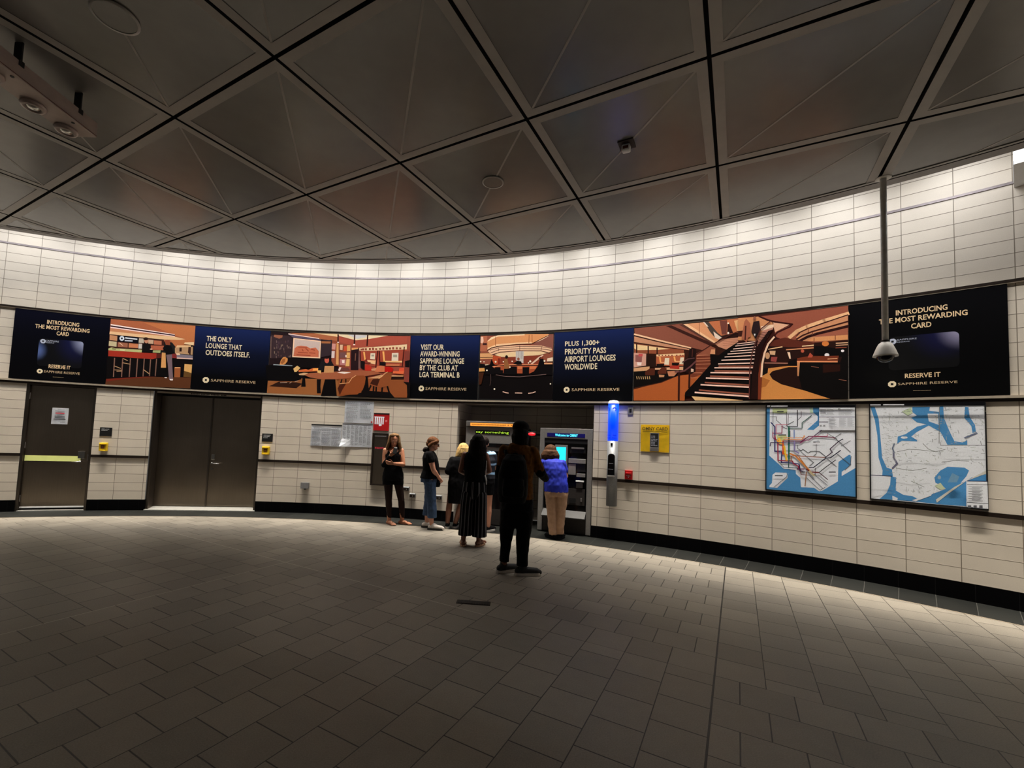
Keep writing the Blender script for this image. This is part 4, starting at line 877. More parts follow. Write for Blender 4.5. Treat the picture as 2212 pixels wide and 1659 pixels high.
((50,50,110),0.0142,[(28.971,1.981),(29.071,1.923),(29.072,1.576),(29.253,1.572),(29.239,1.425),(29.505,1.425),(29.68,1.418),(29.716,1.327),(29.823,1.323)]),
((160,40,65),0.0141,[(29.071,1.799),(29.087,1.749),(29.148,1.722),(29.156,1.451),(29.52,1.453),(29.549,1.418),(29.665,1.389),(29.68,1.35)]),
((20,96,75),0.018,[(29.432,1.926),(29.432,1.455)]),
((20,70,70),0.0098,[(29.429,1.455),(29.425,1.361),(29.651,1.361)]),
((230,95,40),0.018,[(29.283,1.728),(29.283,1.548),(29.388,1.534)]),
((240,195,60),0.0213,[(29.313,1.655),(29.343,1.55),(29.373,1.461)]),
((240,190,70),0.0247,[(29.178,1.759),(29.238,1.686)]),
((245,170,60),0.0165,[(29.132,1.734),(29.208,1.686)]),
((60,50,90),0.0108,[(28.949,1.648),(28.965,1.698),(29.709,1.703),(29.767,1.736)]),
((110,45,70),0.0115,[(29.283,1.724),(29.753,1.732),(29.924,1.799),(30.496,1.795),(30.536,1.78)]),
((150,60,110),0.0097,[(29.709,1.703),(29.824,1.745),(29.924,1.747),(30.065,1.812)]),
((90,70,100),0.0103,[(30.065,1.812),(30.259,1.897)]),
((180,80,110),0.0079,[(30.037,1.802),(30.354,1.804),(30.361,1.828)]),
((230,150,80),0.0098,[(29.298,1.769),(29.796,1.777),(29.81,1.809)]),
((235,150,90),0.0098,[(29.298,1.749),(29.753,1.752),(29.825,1.801)]),
((130,150,200),0.0146,[(29.564,1.879),(29.564,1.773)]),
((140,130,180),0.0178,[(29.572,1.725),(29.571,1.596),(29.68,1.566)]),
((140,80,60),0.0097,[(29.476,1.521),(29.622,1.528),(30.311,1.523)]),
((215,130,60),0.0195,[(29.461,1.553),(29.593,1.528),(29.866,1.38),(29.964,1.32)]),
((160,95,50),0.0105,[(29.491,1.456),(29.491,1.517)]),
((190,120,60),0.0113,[(29.68,1.518),(29.894,1.365)]),
((60,40,60),0.0101,[(30.311,1.523),(30.474,1.597),(30.42,1.638),(30.622,1.743)]),
((30,35,50),0.0108,[(30.622,1.743),(30.715,1.775)]),
((30,32,52),0.0111,[(29.922,1.378),(30.034,1.382),(30.325,1.516),(30.433,1.523),(30.66,1.625)]),
((110,35,35),0.0159,[(29.865,1.356),(29.964,1.32),(30.166,1.32)]),
((60,60,65),0.0094,[(30.166,1.32),(30.31,1.391),(30.553,1.499)]),
((95,75,80),0.011,[(30.166,1.32),(30.363,1.235)]),
((100,40,80),0.0145,[(29.636,1.348),(29.809,1.354)]),
((50,30,70),0.012,[(29.694,1.406),(29.708,1.323),(29.794,1.326)]),
((120,80,80),0.0088,[(29.708,1.327),(29.737,1.276),(29.922,1.275)]),
((150,110,80),0.0111,[(29.865,1.317),(29.829,1.126)]),
((190,175,140),0.027,[(29.936,1.327),(30.048,1.276)]),
((60,62,66),[(29.131,2.143),(29.298,2.143),(29.298,2.128),(29.131,2.129)]),
((60,62,66),[(29.163,1.814),(29.365,1.817),(29.365,1.803),(29.163,1.8)]),
((60,62,66),[(30.029,1.729),(30.182,1.732),(30.182,1.72),(30.029,1.717)]),
((60,62,66),[(30.391,1.34),(30.551,1.346),(30.551,1.333),(30.391,1.327)]),
((60,62,66),[(29.073,1.243),(29.276,1.251),(29.276,1.237),(29.073,1.229)]),
((228,231,238),[(30.172,2.187),(30.992,2.183),(30.988,1.893),(30.17,1.885)]),
((40,42,48),0.0071,[(30.171,2.062),(30.991,2.063)]),
((60,62,68),0.0087,[(30.17,1.995),(30.376,1.996)]),
((70,72,78),0.0063,[(30.199,2.13),(30.323,2.128)]),
((70,72,78),0.0063,[(30.199,2.112),(30.323,2.111)]),
((60,60,64),[(30.614,2.175),(30.667,2.175),(30.667,2.161),(30.613,2.161)]),
((150,152,156),[(30.184,1.956),(30.232,1.956),(30.232,1.931),(30.184,1.931)]),
((150,152,156),[(30.267,1.956),(30.315,1.957),(30.314,1.932),(30.267,1.931)]),
((168,170,176),0.0047,[(30.206,2.168),(30.323,2.166)]),
((168,170,176),0.0047,[(30.357,2.167),(30.49,2.166)]),
((168,170,176),0.0046,[(30.627,2.166),(30.773,2.165)]),
((168,170,176),0.0046,[(30.772,2.165),(30.933,2.164)]),
((168,170,176),0.0047,[(30.206,2.153),(30.34,2.151)]),
((168,170,176),0.0047,[(30.357,2.152),(30.506,2.151)]),
((168,170,176),0.0046,[(30.627,2.151),(30.789,2.15)]),
((168,170,176),0.0046,[(30.772,2.151),(30.897,2.15)]),
((168,170,176),0.0047,[(30.206,2.138),(30.356,2.136)]),
((168,170,176),0.0047,[(30.357,2.137),(30.522,2.136)]),
((168,170,176),0.0046,[(30.626,2.137),(30.752,2.135)]),
((168,170,176),0.0046,[(30.772,2.136),(30.912,2.135)]),
((168,170,176),0.0047,[(30.206,2.123),(30.372,2.121)]),
((168,170,176),0.0047,[(30.357,2.122),(30.484,2.121)]),
((168,170,176),0.0046,[(30.626,2.122),(30.767,2.121)]),
((168,170,176),0.0046,[(30.771,2.121),(30.927,2.12)]),
((168,170,176),0.0047,[(30.206,2.108),(30.334,2.107)]),
((168,170,176),0.0047,[(30.357,2.107),(30.5,2.106)]),
((168,170,176),0.0046,[(30.626,2.107),(30.783,2.106)]),
((168,170,176),0.0046,[(30.771,2.107),(30.891,2.106)]),
((168,170,176),0.0047,[(30.206,2.092),(30.35,2.092)]),
((168,170,176),0.0047,[(30.357,2.092),(30.516,2.092)]),
((168,170,176),0.0046,[(30.626,2.092),(30.746,2.092)]),
((168,170,176),0.0046,[(30.771,2.092),(30.906,2.091)]),
((172,174,180),0.0047,[(30.404,2.047),(30.505,2.046)]),
((172,174,180),0.0047,[(30.411,2.047),(30.535,2.047)]),
((172,174,180),0.0046,[(30.639,2.047),(30.782,2.047)]),
((172,174,180),0.0046,[(30.823,2.048),(30.927,2.047)]),
((172,174,180),0.0047,[(30.404,2.035),(30.536,2.035)]),
((172,174,180),0.0047,[(30.411,2.035),(30.565,2.035)]),
((172,174,180),0.0046,[(30.639,2.036),(30.753,2.035)]),
((172,174,180),0.0046,[(30.822,2.036),(30.957,2.036)]),
((172,174,180),0.0047,[(30.404,2.024),(30.506,2.023)]),
((172,174,180),0.0047,[(30.411,2.024),(30.536,2.023)]),
((172,174,180),0.0046,[(30.638,2.024),(30.783,2.024)]),
((172,174,180),0.0046,[(30.822,2.025),(30.928,2.024)]),
((172,174,180),0.0047,[(30.404,2.012),(30.537,2.012)]),
((172,174,180),0.0047,[(30.41,2.012),(30.566,2.012)]),
((172,174,180),0.0046,[(30.638,2.013),(30.754,2.012)]),
((172,174,180),0.0046,[(30.822,2.013),(30.958,2.013)]),
((172,174,180),0.0047,[(30.404,2),(30.507,2)]),
((172,174,180),0.0047,[(30.41,2),(30.537,2)]),
((172,174,180),0.0046,[(30.638,2.001),(30.784,2.001)]),
((172,174,180),0.0046,[(30.822,2.002),(30.929,2.001)]),
((172,174,180),0.0047,[(30.403,1.988),(30.538,1.988)]),
((172,174,180),0.0047,[(30.41,1.988),(30.568,1.988)]),
((172,174,180),0.0046,[(30.638,1.99),(30.755,1.989)]),
((172,174,180),0.0046,[(30.822,1.99),(30.959,1.99)]),
((172,174,180),0.0047,[(30.403,1.977),(30.509,1.976)]),
((172,174,180),0.0047,[(30.41,1.977),(30.538,1.977)]),
((172,174,180),0.0046,[(30.638,1.978),(30.785,1.978)]),
((172,174,180),0.0046,[(30.822,1.979),(30.93,1.979)]),
((172,174,180),0.0047,[(30.403,1.965),(30.539,1.965)]),
((172,174,180),0.0047,[(30.41,1.965),(30.569,1.965)]),
((172,174,180),0.0046,[(30.638,1.966),(30.756,1.966)]),
((172,174,180),0.0046,[(30.822,1.967),(30.96,1.967)]),
((172,174,180),0.0047,[(30.403,1.953),(30.51,1.953)]),
((172,174,180),0.0047,[(30.41,1.953),(30.539,1.953)]),
((172,174,180),0.0046,[(30.638,1.955),(30.786,1.955)]),
((172,174,180),0.0046,[(30.821,1.956),(30.931,1.956)]),
((172,174,180),0.0047,[(30.403,1.942),(30.54,1.942)]),
((172,174,180),0.0047,[(30.41,1.942),(30.57,1.942)]),
((172,174,180),0.0046,[(30.637,1.943),(30.757,1.943)]),
((172,174,180),0.0046,[(30.821,1.944),(30.961,1.945)]),
((170,173,180),0.004,[(29.733,1.782),(29.776,1.783)]),
((170,173,180),0.0039,[(30.329,2.093),(30.387,2.093)]),
((170,173,180),0.0039,[(30.374,2.031),(30.434,2.032)]),
((170,173,180),0.004,[(29.964,2.064),(30.018,2.064)]),
((170,173,180),0.004,[(30.09,1.722),(30.16,1.723)]),
((170,173,180),0.0041,[(29.26,1.892),(29.304,1.892)]),
((170,173,180),0.004,[(29.797,1.322),(29.861,1.325)]),
((170,173,180),0.0039,[(30.194,1.78),(30.264,1.781)]),
((170,173,180),0.0041,[(29.173,1.845),(29.246,1.846)]),
((170,173,180),0.0039,[(30.123,1.748),(30.162,1.748)]),
((170,173,180),0.0041,[(29.432,1.918),(29.484,1.918)]),
((170,173,180),0.0039,[(30.246,1.933),(30.323,1.934)]),
((170,173,180),0.0039,[(30.347,2.053),(30.399,2.053)]),
((170,173,180),0.004,[(29.777,2.078),(29.834,2.078)]),
((170,173,180),0.0039,[(30.386,2.006),(30.448,2.006)]),
((170,173,180),0.0041,[(29.204,1.597),(29.289,1.599)]),
((170,173,180),0.0041,[(29.332,2.091),(29.374,2.091)]),
((170,173,180),0.004,[(29.85,2.083),(29.889,2.083)]),
((170,173,180),0.004,[(29.782,1.324),(29.839,1.326)]),
((170,173,180),0.004,[(29.634,1.556),(29.675,1.557)]),
((170,173,180),0.004,[(29.909,1.953),(29.974,1.953)]),
((170,173,180),0.0039,[(30.46,2.054),(30.52,2.054)]),
((170,173,180),0.004,[(29.949,1.973),(29.997,1.973)]),
((170,173,180),0.0039,[(30.504,1.288),(30.543,1.29)]),
((170,173,180),0.0039,[(30.091,1.31),(30.137,1.312)]),
((170,173,180),0.004,[(29.956,2.062),(30.009,2.062)]),
((170,173,180),0.004,[(30.047,1.607),(30.119,1.608)]),
((170,173,180),0.0041,[(29.149,1.796),(29.232,1.797)]),
((170,173,180),0.004,[(29.914,1.72),(29.97,1.721)]),
((170,173,180),0.0039,[(30.495,1.63),(30.529,1.631)]),
((170,173,180),0.0039,[(30.23,1.826),(30.286,1.827)]),
((170,173,180),0.0041,[(29.349,1.716),(29.403,1.717)]),
((170,173,180),0.0041,[(29.153,1.552),(29.196,1.553)]),
((170,173,180),0.0039,[(30.21,2.077),(30.282,2.077)]),
((170,173,180),0.0039,[(30.241,1.688),(30.309,1.689)]),
((170,173,180),0.0041,[(29.403,1.466),(29.462,1.468)]),
((170,173,180),0.0041,[(29.377,1.273),(29.434,1.275)]),
((170,173,180),0.004,[(29.595,1.369),(29.65,1.371)]),
((170,173,180),0.004,[(30.039,1.955),(30.115,1.956)]),
((170,173,180),0.0041,[(29.42,2.055),(29.507,2.055)]),
((170,173,180),0.0041,[(29.286,1.285),(29.374,1.288)]),
((170,173,180),0.004,[(29.949,2.088),(29.988,2.088)]),
((170,173,180),0.0041,[(29.341,1.763),(29.41,1.764)]),
((170,173,180),0.0039,[(30.469,1.808),(30.509,1.809)]),
((170,173,180),0.004,[(29.882,1.982),(29.922,1.983)]),
((170,173,180),0.004,[(29.871,1.514),(29.91,1.516)]),
((8,8,12),[(28.838,2.231),(30.986,2.215),(30.99,2.185),(28.841,2.198)]),
((200,200,205),[(28.869,2.222),(28.954,2.222),(28.954,2.208),(28.869,2.208)]),
((200,200,205),[(28.978,2.221),(29.402,2.22),(29.402,2.205),(28.978,2.206)]),
 ],
 'bus': [
((222,225,230),[(31.306,2.209),(33.468,2.19),(33.463,1.049),(31.297,1.029)]),
((76,138,190),[(31.318,2.194),(31.411,2.194),(31.491,2.038),(31.533,1.716),(31.553,1.556),(31.641,1.436),(31.746,1.418),(31.768,1.319),(31.829,1.264),(31.811,1.171),(31.756,1.133),(31.718,1.174),(31.713,1.273),(31.644,1.328),(31.549,1.331),(31.557,1.397),(31.477,1.554),(31.458,1.832),(31.408,2.023)]),
((76,138,190),[(31.72,1.259),(31.813,1.278),(31.817,1.164),(31.913,1.12),(32.138,1.111),(32.226,1.09),(32.53,1.162),(32.742,1.224),(32.826,1.262),(33.114,1.335),(33.104,1.052),(32.653,1.044),(32.247,1.05),(31.75,1.047),(31.491,1.043),(31.658,1.135)]),
((76,138,190),[(32.572,1.291),(32.553,1.351),(32.665,1.437),(32.792,1.485),(33.086,1.486),(33.164,1.456),(33.116,1.388),(32.989,1.29),(32.783,1.22),(32.702,1.256)]),
((76,138,190),[(33.114,1.335),(33.2,1.378),(33.454,1.425),(33.463,1.351)]),
((76,138,190),[(32.166,2.188),(32.496,2.185),(32.484,2.137),(32.665,2.122),(32.678,2.191),(32.741,2.19),(32.747,2.053),(32.846,1.89),(32.925,1.782),(33.066,1.771),(33.146,1.799),(33.145,1.746),(32.8,1.74),(32.679,1.888),(32.468,1.962),(32.247,1.884),(32.134,1.826),(32.244,1.785),(32.244,1.769),(31.951,1.774),(31.858,1.736),(31.872,1.823),(32.022,1.853),(32.249,1.947),(32.425,1.976),(32.25,1.997),(32.14,2.053),(32.252,2.081),(32.164,2.124)]),
((222,225,230),[(32.451,2.102),(32.644,2.101),(32.65,1.97),(32.47,2.011)]),
((222,225,230),[(32.066,1.814),(32.059,1.808),(32.04,1.802),(32.013,1.799),(31.982,1.799),(31.955,1.801),(31.936,1.806),(31.929,1.812),(31.936,1.818),(31.955,1.824),(31.983,1.827),(32.013,1.827),(32.041,1.825),(32.059,1.82)]),
((76,138,190),[(33.12,2.18),(33.179,2.173),(33.195,2.066),(33.281,1.973),(33.297,1.894),(33.238,1.88),(33.221,1.959),(33.105,2.053)]),
((222,225,230),[(31.302,1.329),(31.733,1.331),(31.719,1.231),(31.563,1.094),(31.346,1.053)]),
((76,138,190),[(31.721,1.331),(31.83,1.321),(31.81,1.164),(31.981,1.113),(32.138,1.104),(32.136,1.055),(31.491,1.043),(31.635,1.126),(31.707,1.23)]),
((222,225,230),[(31.746,1.097),(31.854,1.074),(31.842,1.035),(31.75,1.036)]),
((205,205,195),[(32.571,1.094),(32.907,1.259),(33.445,1.466),(33.453,1.434),(33.11,1.335),(32.823,1.188),(32.591,1.061)]),
((195,205,170),[(32.554,1.256),(32.661,1.295),(32.742,1.231),(32.659,1.213)]),
((190,205,170),[(31.96,2.132),(32.143,2.181),(32.164,2.11),(32.073,2.082)]),
((222,225,230),[(32.125,1.061),(32.509,1.165),(32.487,1.136),(32.203,1.056)]),
((110,110,135),0.0159,[(31.786,1.634),(31.785,1.563),(31.853,1.493),(31.758,1.433)]),
((110,120,140),0.013,[(31.8,1.735),(31.764,1.677),(31.798,1.62)]),
((100,110,140),0.016,[(33.108,1.825),(33.306,1.881)]),
((135,138,140),0.0036,[(31.699,2.093),(31.725,2.084)]),
((160,165,150),0.0047,[(32.012,2.144),(32.013,2.127)]),
((150,154,156),0.0052,[(32.566,1.797),(32.609,1.806)]),
((165,168,166),0.0044,[(32.28,1.216),(32.32,1.225)]),
((135,138,140),0.0057,[(32.059,2.156),(32.087,2.154)]),
((135,138,140),0.0049,[(32.87,1.992),(32.927,2.004)]),
((160,165,150),0.0048,[(32.259,1.164),(32.285,1.171)]),
((160,165,150),0.0042,[(32.473,1.633),(32.505,1.64)]),
((160,165,150),0.0036,[(33.138,1.823),(33.197,1.836)]),
((165,168,166),0.0052,[(32.948,1.618),(32.988,1.627)]),
((135,138,140),0.0034,[(33.205,1.568),(33.259,1.549)]),
((135,138,140),0.0047,[(32.659,1.661),(32.671,1.631)]),
((150,154,156),0.0049,[(32.529,1.802),(32.532,1.769)]),
((165,168,166),0.0048,[(31.788,1.57),(31.823,1.571)]),
((150,154,156),0.0041,[(31.856,1.899),(31.883,1.89)]),
((165,168,166),0.0045,[(32.95,2.143),(32.985,2.139)]),
((150,154,156),0.0039,[(31.732,1.165),(31.753,1.166)]),
((150,154,156),0.004,[(31.822,1.189),(31.824,1.171)]),
((150,154,156),0.0039,[(31.651,1.124),(31.729,1.128)]),
((150,154,156),0.0055,[(31.807,1.822),(31.845,1.823)]),
((135,138,140),0.005,[(32.915,1.702),(32.936,1.702)]),
((160,165,150),0.0043,[(31.617,1.336),(31.668,1.338)]),
((160,165,150),0.0046,[(32.213,1.271),(32.245,1.27)]),
((150,154,156),0.0039,[(32.861,1.921),(32.886,1.921)]),
((165,168,166),0.0035,[(32.027,1.219),(32.031,1.174)]),
((135,138,140),0.0034,[(32.707,1.545),(32.751,1.53)]),
((160,165,150),0.0039,[(32.402,1.636),(32.428,1.637)]),
((150,154,156),0.0034,[(31.794,1.412),(31.819,1.413)]),
((160,165,150),0.0037,[(32.045,1.952),(32.059,1.917)]),
((160,165,150),0.0039,[(32.811,1.961),(32.87,1.94)]),
((165,168,166),0.0056,[(31.616,1.547),(31.689,1.563)]),
((150,154,156),0.0044,[(32.841,1.693),(32.885,1.694)]),
((160,165,150),0.0031,[(32.137,1.155),(32.172,1.154)]),
((160,165,150),0.003,[(32.172,1.305),(32.176,1.264)]),
((150,154,156),0.0035,[(32.795,1.709),(32.807,1.678)]),
((160,165,150),0.0033,[(32.296,1.213),(32.326,1.214)]),
((135,138,140),0.0038,[(32.679,1.779),(32.703,1.784)]),
((135,138,140),0.0047,[(31.83,2.053),(31.886,2.053)]),
((160,165,150),0.0037,[(31.621,1.474),(31.64,1.469)]),
((160,165,150),0.0045,[(33.361,2.033),(33.39,2.03)]),
((135,138,140),0.0038,[(32.956,1.756),(33.014,1.769)]),
((150,154,156),0.0045,[(31.887,1.549),(31.899,1.523)]),
((165,168,166),0.0048,[(33.123,2.078),(33.148,2.075)]),
((135,138,140),0.0039,[(33.111,2.136),(33.147,2.132)]),
((160,165,150),0.003,[(32.601,2.063),(32.619,2.018)]),
((165,168,166),0.004,[(32.569,1.448),(32.595,1.447)]),
((165,168,166),0.004,[(32.914,1.77),(32.97,1.765)]),
((160,165,150),0.0036,[(32.322,1.417),(32.366,1.428)]),
((160,165,150),0.0038,[(32.074,1.414),(32.131,1.427)]),
((165,168,166),0.0042,[(32.626,1.452),(32.627,1.439)]),
((150,154,156),0.0037,[(31.944,1.32),(32.017,1.337)]),
((150,154,156),0.0028,[(32.576,1.255),(32.627,1.268)]),
((165,168,166),0.0034,[(33.237,2.073),(33.275,2.059)]),
((165,168,166),0.0027,[(33.282,1.605),(33.336,1.618)]),
((160,165,150),0.0046,[(32.868,1.691),(32.879,1.662)]),
((150,154,156),0.0049,[(32.254,1.241),(32.271,1.202)]),
((160,165,150),0.0028,[(32.513,1.487),(32.555,1.485)]),
((160,165,150),0.0036,[(31.731,1.377),(31.795,1.38)]),
((160,165,150),0.0045,[(32.954,2.12),(32.989,2.127)]),
((135,138,140),0.003,[(31.894,1.882),(31.967,1.896)]),
((135,138,140),0.004,[(33.162,1.617),(33.222,1.619)]),
((150,154,156),0.0036,[(31.839,1.449),(31.844,1.404)]),
((160,165,150),0.0043,[(32.2,1.831),(32.231,1.821)]),
((165,168,166),0.0047,[(33.283,1.675),(33.318,1.675)]),
((165,168,166),0.0041,[(32.785,1.864),(32.852,1.865)]),
((160,165,150),0.0054,[(31.708,2.063),(31.712,2.021)]),
((165,168,166),0.0043,[(32.006,1.805),(32.051,1.802)]),
((160,165,150),0.0053,[(33.198,1.719),(33.261,1.72)]),
((165,168,166),0.0042,[(32.013,1.893),(32.037,1.893)]),
((160,165,150),0.004,[(31.956,2.033),(31.988,2.033)]),
((135,138,140),0.0046,[(33.124,1.834),(33.127,1.792)]),
((150,154,156),0.0036,[(33.388,1.887),(33.399,1.856)]),
((165,168,166),0.0035,[(33.35,1.826),(33.369,1.83)]),
((135,138,140),0.003,[(32.307,1.18),(32.344,1.182)]),
((160,165,150),0.0042,[(32.835,2.167),(32.864,2.164)]),
((160,165,150),0.003,[(32.476,1.257),(32.51,1.255)]),
((135,138,140),0.0036,[(31.869,1.965),(31.896,1.962)]),
((150,154,156),0.0053,[(32.051,1.539),(32.123,1.534)]),
((165,168,166),0.0038,[(31.942,2.115),(32.005,2.127)]),
((160,165,150),0.0034,[(32.697,2.058),(32.7,2.02)]),
((135,138,140),0.0045,[(31.679,1.362),(31.733,1.374)]),
((160,165,150),0.0054,[(32.779,2.084),(32.79,2.055)]),
((160,165,150),0.0028,[(33.15,1.724),(33.184,1.732)]),
((165,168,166),0.0031,[(31.782,1.125),(31.808,1.126)]),
((135,138,140),0.0034,[(32.173,1.349),(32.205,1.35)]),
((160,165,150),0.0031,[(31.627,1.723),(31.667,1.724)]),
((150,154,156),0.003,[(33.256,1.935),(33.277,1.939)]),
((150,154,156),0.005,[(32.563,2.116),(32.61,2.116)]),
((160,165,150),0.0028,[(32.582,1.483),(32.606,1.483)]),
((150,154,156),0.0044,[(32.627,1.925),(32.654,1.931)]),
((165,168,166),0.0041,[(32.78,1.836),(32.783,1.794)]),
((165,168,166),0.0035,[(33.148,2.023),(33.172,2.023)]),
((135,138,140),0.005,[(32.42,1.737),(32.453,1.745)]),
((160,165,150),0.0054,[(32.66,1.696),(32.705,1.693)]),
((150,154,156),0.0029,[(32.027,1.442),(32.03,1.41)]),
((150,154,156),0.0045,[(32.649,1.971),(32.687,1.971)]),
((165,168,166),0.005,[(32.91,1.699),(32.965,1.7)]),
((165,168,166),0.0045,[(32.738,2.138),(32.809,2.137)]),
((160,165,150),0.0045,[(32.636,1.987),(32.707,1.987)]),
((135,138,140),0.0049,[(33.366,2.017),(33.416,2.012)]),
((150,154,156),0.004,[(32.592,2.108),(32.644,2.118)]),
((150,154,156),0.0033,[(32.845,2.052),(32.848,2.016)]),
((165,168,166),0.004,[(32.232,1.62),(32.282,1.63)]),
((160,165,150),0.0057,[(31.843,2),(31.883,1.987)]),
((160,165,150),0.004,[(32.324,1.545),(32.331,1.528)]),
((165,168,166),0.0047,[(32.299,1.53),(32.328,1.537)]),
((150,154,156),0.0032,[(33.149,1.877),(33.205,1.878)]),
((135,138,140),0.0051,[(32.2,1.847),(32.263,1.841)]),
((165,168,166),0.0035,[(31.722,1.679),(31.723,1.666)]),
((160,165,150),0.0055,[(31.895,1.365),(31.896,1.352)]),
((165,168,166),0.0031,[(32.808,1.677),(32.859,1.659)]),
((135,138,140),0.0045,[(32.156,1.176),(32.185,1.177)]),
((150,154,156),0.0034,[(32.908,1.65),(32.958,1.652)]),
((160,165,150),0.0032,[(32.061,1.193),(32.063,1.168)]),
((165,168,166),0.0034,[(32.467,1.772),(32.499,1.779)]),
((150,154,156),0.0029,[(32.595,1.346),(32.645,1.348)]),
((135,138,140),0.0041,[(32.92,1.773),(32.928,1.753)]),
((160,165,150),0.0048,[(32.573,1.381),(32.579,1.368)]),
((165,168,166),0.0034,[(32.03,2.156),(32.049,2.159)]),
((150,154,156),0.0047,[(32.068,2.13),(32.124,2.13)]),
((165,168,166),0.0028,[(32.615,1.487),(32.656,1.489)]),
((135,138,140),0.0049,[(32.574,1.903),(32.643,1.903)]),
((135,138,140),0.0037,[(32.894,2.077),(32.916,2.075)]),
((135,138,140),0.004,[(33.323,1.552),(33.357,1.54)]),
((150,154,156),0.0036,[(33.378,2.146),(33.415,2.142)]),
((150,154,156),0.0044,[(33.372,1.652),(33.431,1.653)]),
((165,168,166),0.0032,[(32.549,1.392),(32.588,1.401)]),
((165,168,166),0.0038,[(31.664,1.546),(31.668,1.504)]),
((165,168,166),0.0037,[(33.272,2.132),(33.317,2.132)]),
((165,168,166),0.0033,[(33.278,2.063),(33.293,2.022)]),
((135,138,140),0.0045,[(31.969,2.176),(31.991,2.18)]),
((160,165,150),0.0054,[(32.017,1.627),(32.035,1.584)]),
((150,154,156),0.0057,[(31.832,1.727),(31.893,1.74)]),
((160,165,150),0.0032,[(32.676,1.652),(32.741,1.667)]),
((135,138,140),0.0047,[(32.729,2.047),(32.753,2.044)]),
((160,165,150),0.0038,[(33.373,1.552),(33.384,1.522)]),
((150,154,156),0.0052,[(31.954,1.721),(31.981,1.712)]),
((150,154,156),0.0054,[(32.781,2.148),(32.847,2.141)]),
((160,165,150),0.0047,[(32.631,1.598),(32.632,1.578)]),
((165,168,166),0.0043,[(32.284,1.303),(32.35,1.319)]),
((150,154,156),0.0041,[(32.61,1.707),(32.642,1.696)]),
((150,154,156),0.0056,[(31.809,1.545),(31.822,1.516)]),
((135,138,140),0.005,[(33.365,1.791),(33.38,1.75)]),
((165,168,166),0.0039,[(32.66,2.008),(32.713,2.008)]),
((135,138,140),0.0052,[(32.529,1.171),(32.552,1.164)]),
((135,138,140),0.0046,[(32.677,1.765),(32.679,1.729)]),
((150,154,156),0.003,[(32.85,1.772),(32.878,1.773)]),
((160,165,150),0.0031,[(33.324,1.817),(33.332,1.797)]),
((160,165,150),0.0037,[(33.142,1.851),(33.185,1.852)]),
((135,138,140),0.0027,[(33.283,1.737),(33.329,1.738)]),
((160,165,150),0.0041,[(32.527,1.448),(32.545,1.449)]),
((135,138,140),0.0031,[(33.202,1.545),(33.208,1.529)]),
((160,165,150),0.0041,[(32.167,1.315),(32.18,1.284)]),
((135,138,140),0.0052,[(32.13,1.653),(32.14,1.629)]),
((165,168,166),0.0032,[(33.395,1.994),(33.438,1.994)]),
((165,168,166),0.0028,[(32.49,1.769),(32.54,1.765)]),
((150,154,156),0.0048,[(32.948,1.569),(33.008,1.571)]),
((150,154,156),0.0042,[(31.852,1.959),(31.853,1.939)]),
((150,154,156),0.0037,[(32.115,1.534),(32.133,1.535)]),
((160,165,150),0.0032,[(32.676,1.697),(32.697,1.697)]),
((160,165,150),0.0042,[(32.447,1.195),(32.479,1.197)]),
((165,168,166),0.0029,[(32.925,1.882),(32.97,1.882)]),
((165,168,166),0.0049,[(33.279,1.989),(33.317,1.985)]),
((165,168,166),0.005,[(32.9,1.715),(32.924,1.715)]),
((165,168,166),0.0032,[(32.273,1.86),(32.275,1.826)]),
((135,138,140),0.0047,[(33.302,2.143),(33.332,2.143)]),
((135,138,140),0.0031,[(32.541,1.239),(32.544,1.207)]),
((150,154,156),0.0049,[(32.397,1.414),(32.445,1.411)]),
((160,165,150),0.0057,[(31.723,1.6),(31.75,1.601)]),
((165,168,166),0.0053,[(32.865,1.693),(32.896,1.69)]),
((165,168,166),0.0056,[(31.799,1.309),(31.839,1.311)]),
((165,168,166),0.0048,[(33.299,2.045),(33.343,2.045)]),
((135,138,140),0.0039,[(32.857,1.964),(32.859,1.93)]),
((150,154,156),0.0046,[(32.539,1.605),(32.585,1.606)]),
((165,168,166),0.0047,[(31.658,1.449),(31.684,1.454)]),
((165,168,166),0.0034,[(31.825,1.634),(31.841,1.598)]),
((135,138,140),0.003,[(33.376,1.516),(33.418,1.518)]),
((150,154,156),0.0037,[(32.044,1.469),(32.046,1.443)]),
((135,138,140),0.0039,[(31.681,2.069),(31.734,2.069)]),
((165,168,166),0.0055,[(32.057,1.736),(32.083,1.736)]),
((135,138,140),0.0047,[(33.143,2.003),(33.21,2.003)]),
((150,154,156),0.0035,[(31.586,2.081),(31.617,2.081)]),
((135,138,140),0.0042,[(33.171,2),(33.197,1.991)]),
((160,165,150),0.005,[(32.186,1.592),(32.23,1.602)]),
((160,165,150),0.004,[(33.403,2.002),(33.434,1.99)]),
((135,138,140),0.0053,[(32.687,1.849),(32.735,1.85)]),
((160,165,150),0.004,[(33.227,1.721),(33.288,1.722)]),
((165,168,166),0.0056,[(32.116,1.173),(32.18,1.17)]),
((165,168,166),0.0052,[(32.408,1.181),(32.454,1.184)]),
((135,138,140),0.0047,[(32.186,1.704),(32.228,1.69)]),
((150,154,156),0.0054,[(32.008,1.353),(32.051,1.355)]),
((165,168,166),0.0052,[(32.636,1.868),(32.693,1.869)]),
((135,138,140),0.0041,[(33.304,1.611),(33.328,1.603)]),
((160,165,150),0.0041,[(32.748,2.016),(32.75,1.983)]),
((135,138,140),0.0052,[(32.95,2.119),(32.976,2.124)]),
((135,138,140),0.0037,[(31.673,1.823),(31.694,1.827)]),
((150,154,156),0.0046,[(32.989,1.91),(33.004,1.87)]),
((160,165,150),0.0033,[(31.594,1.48),(31.637,1.482)]),
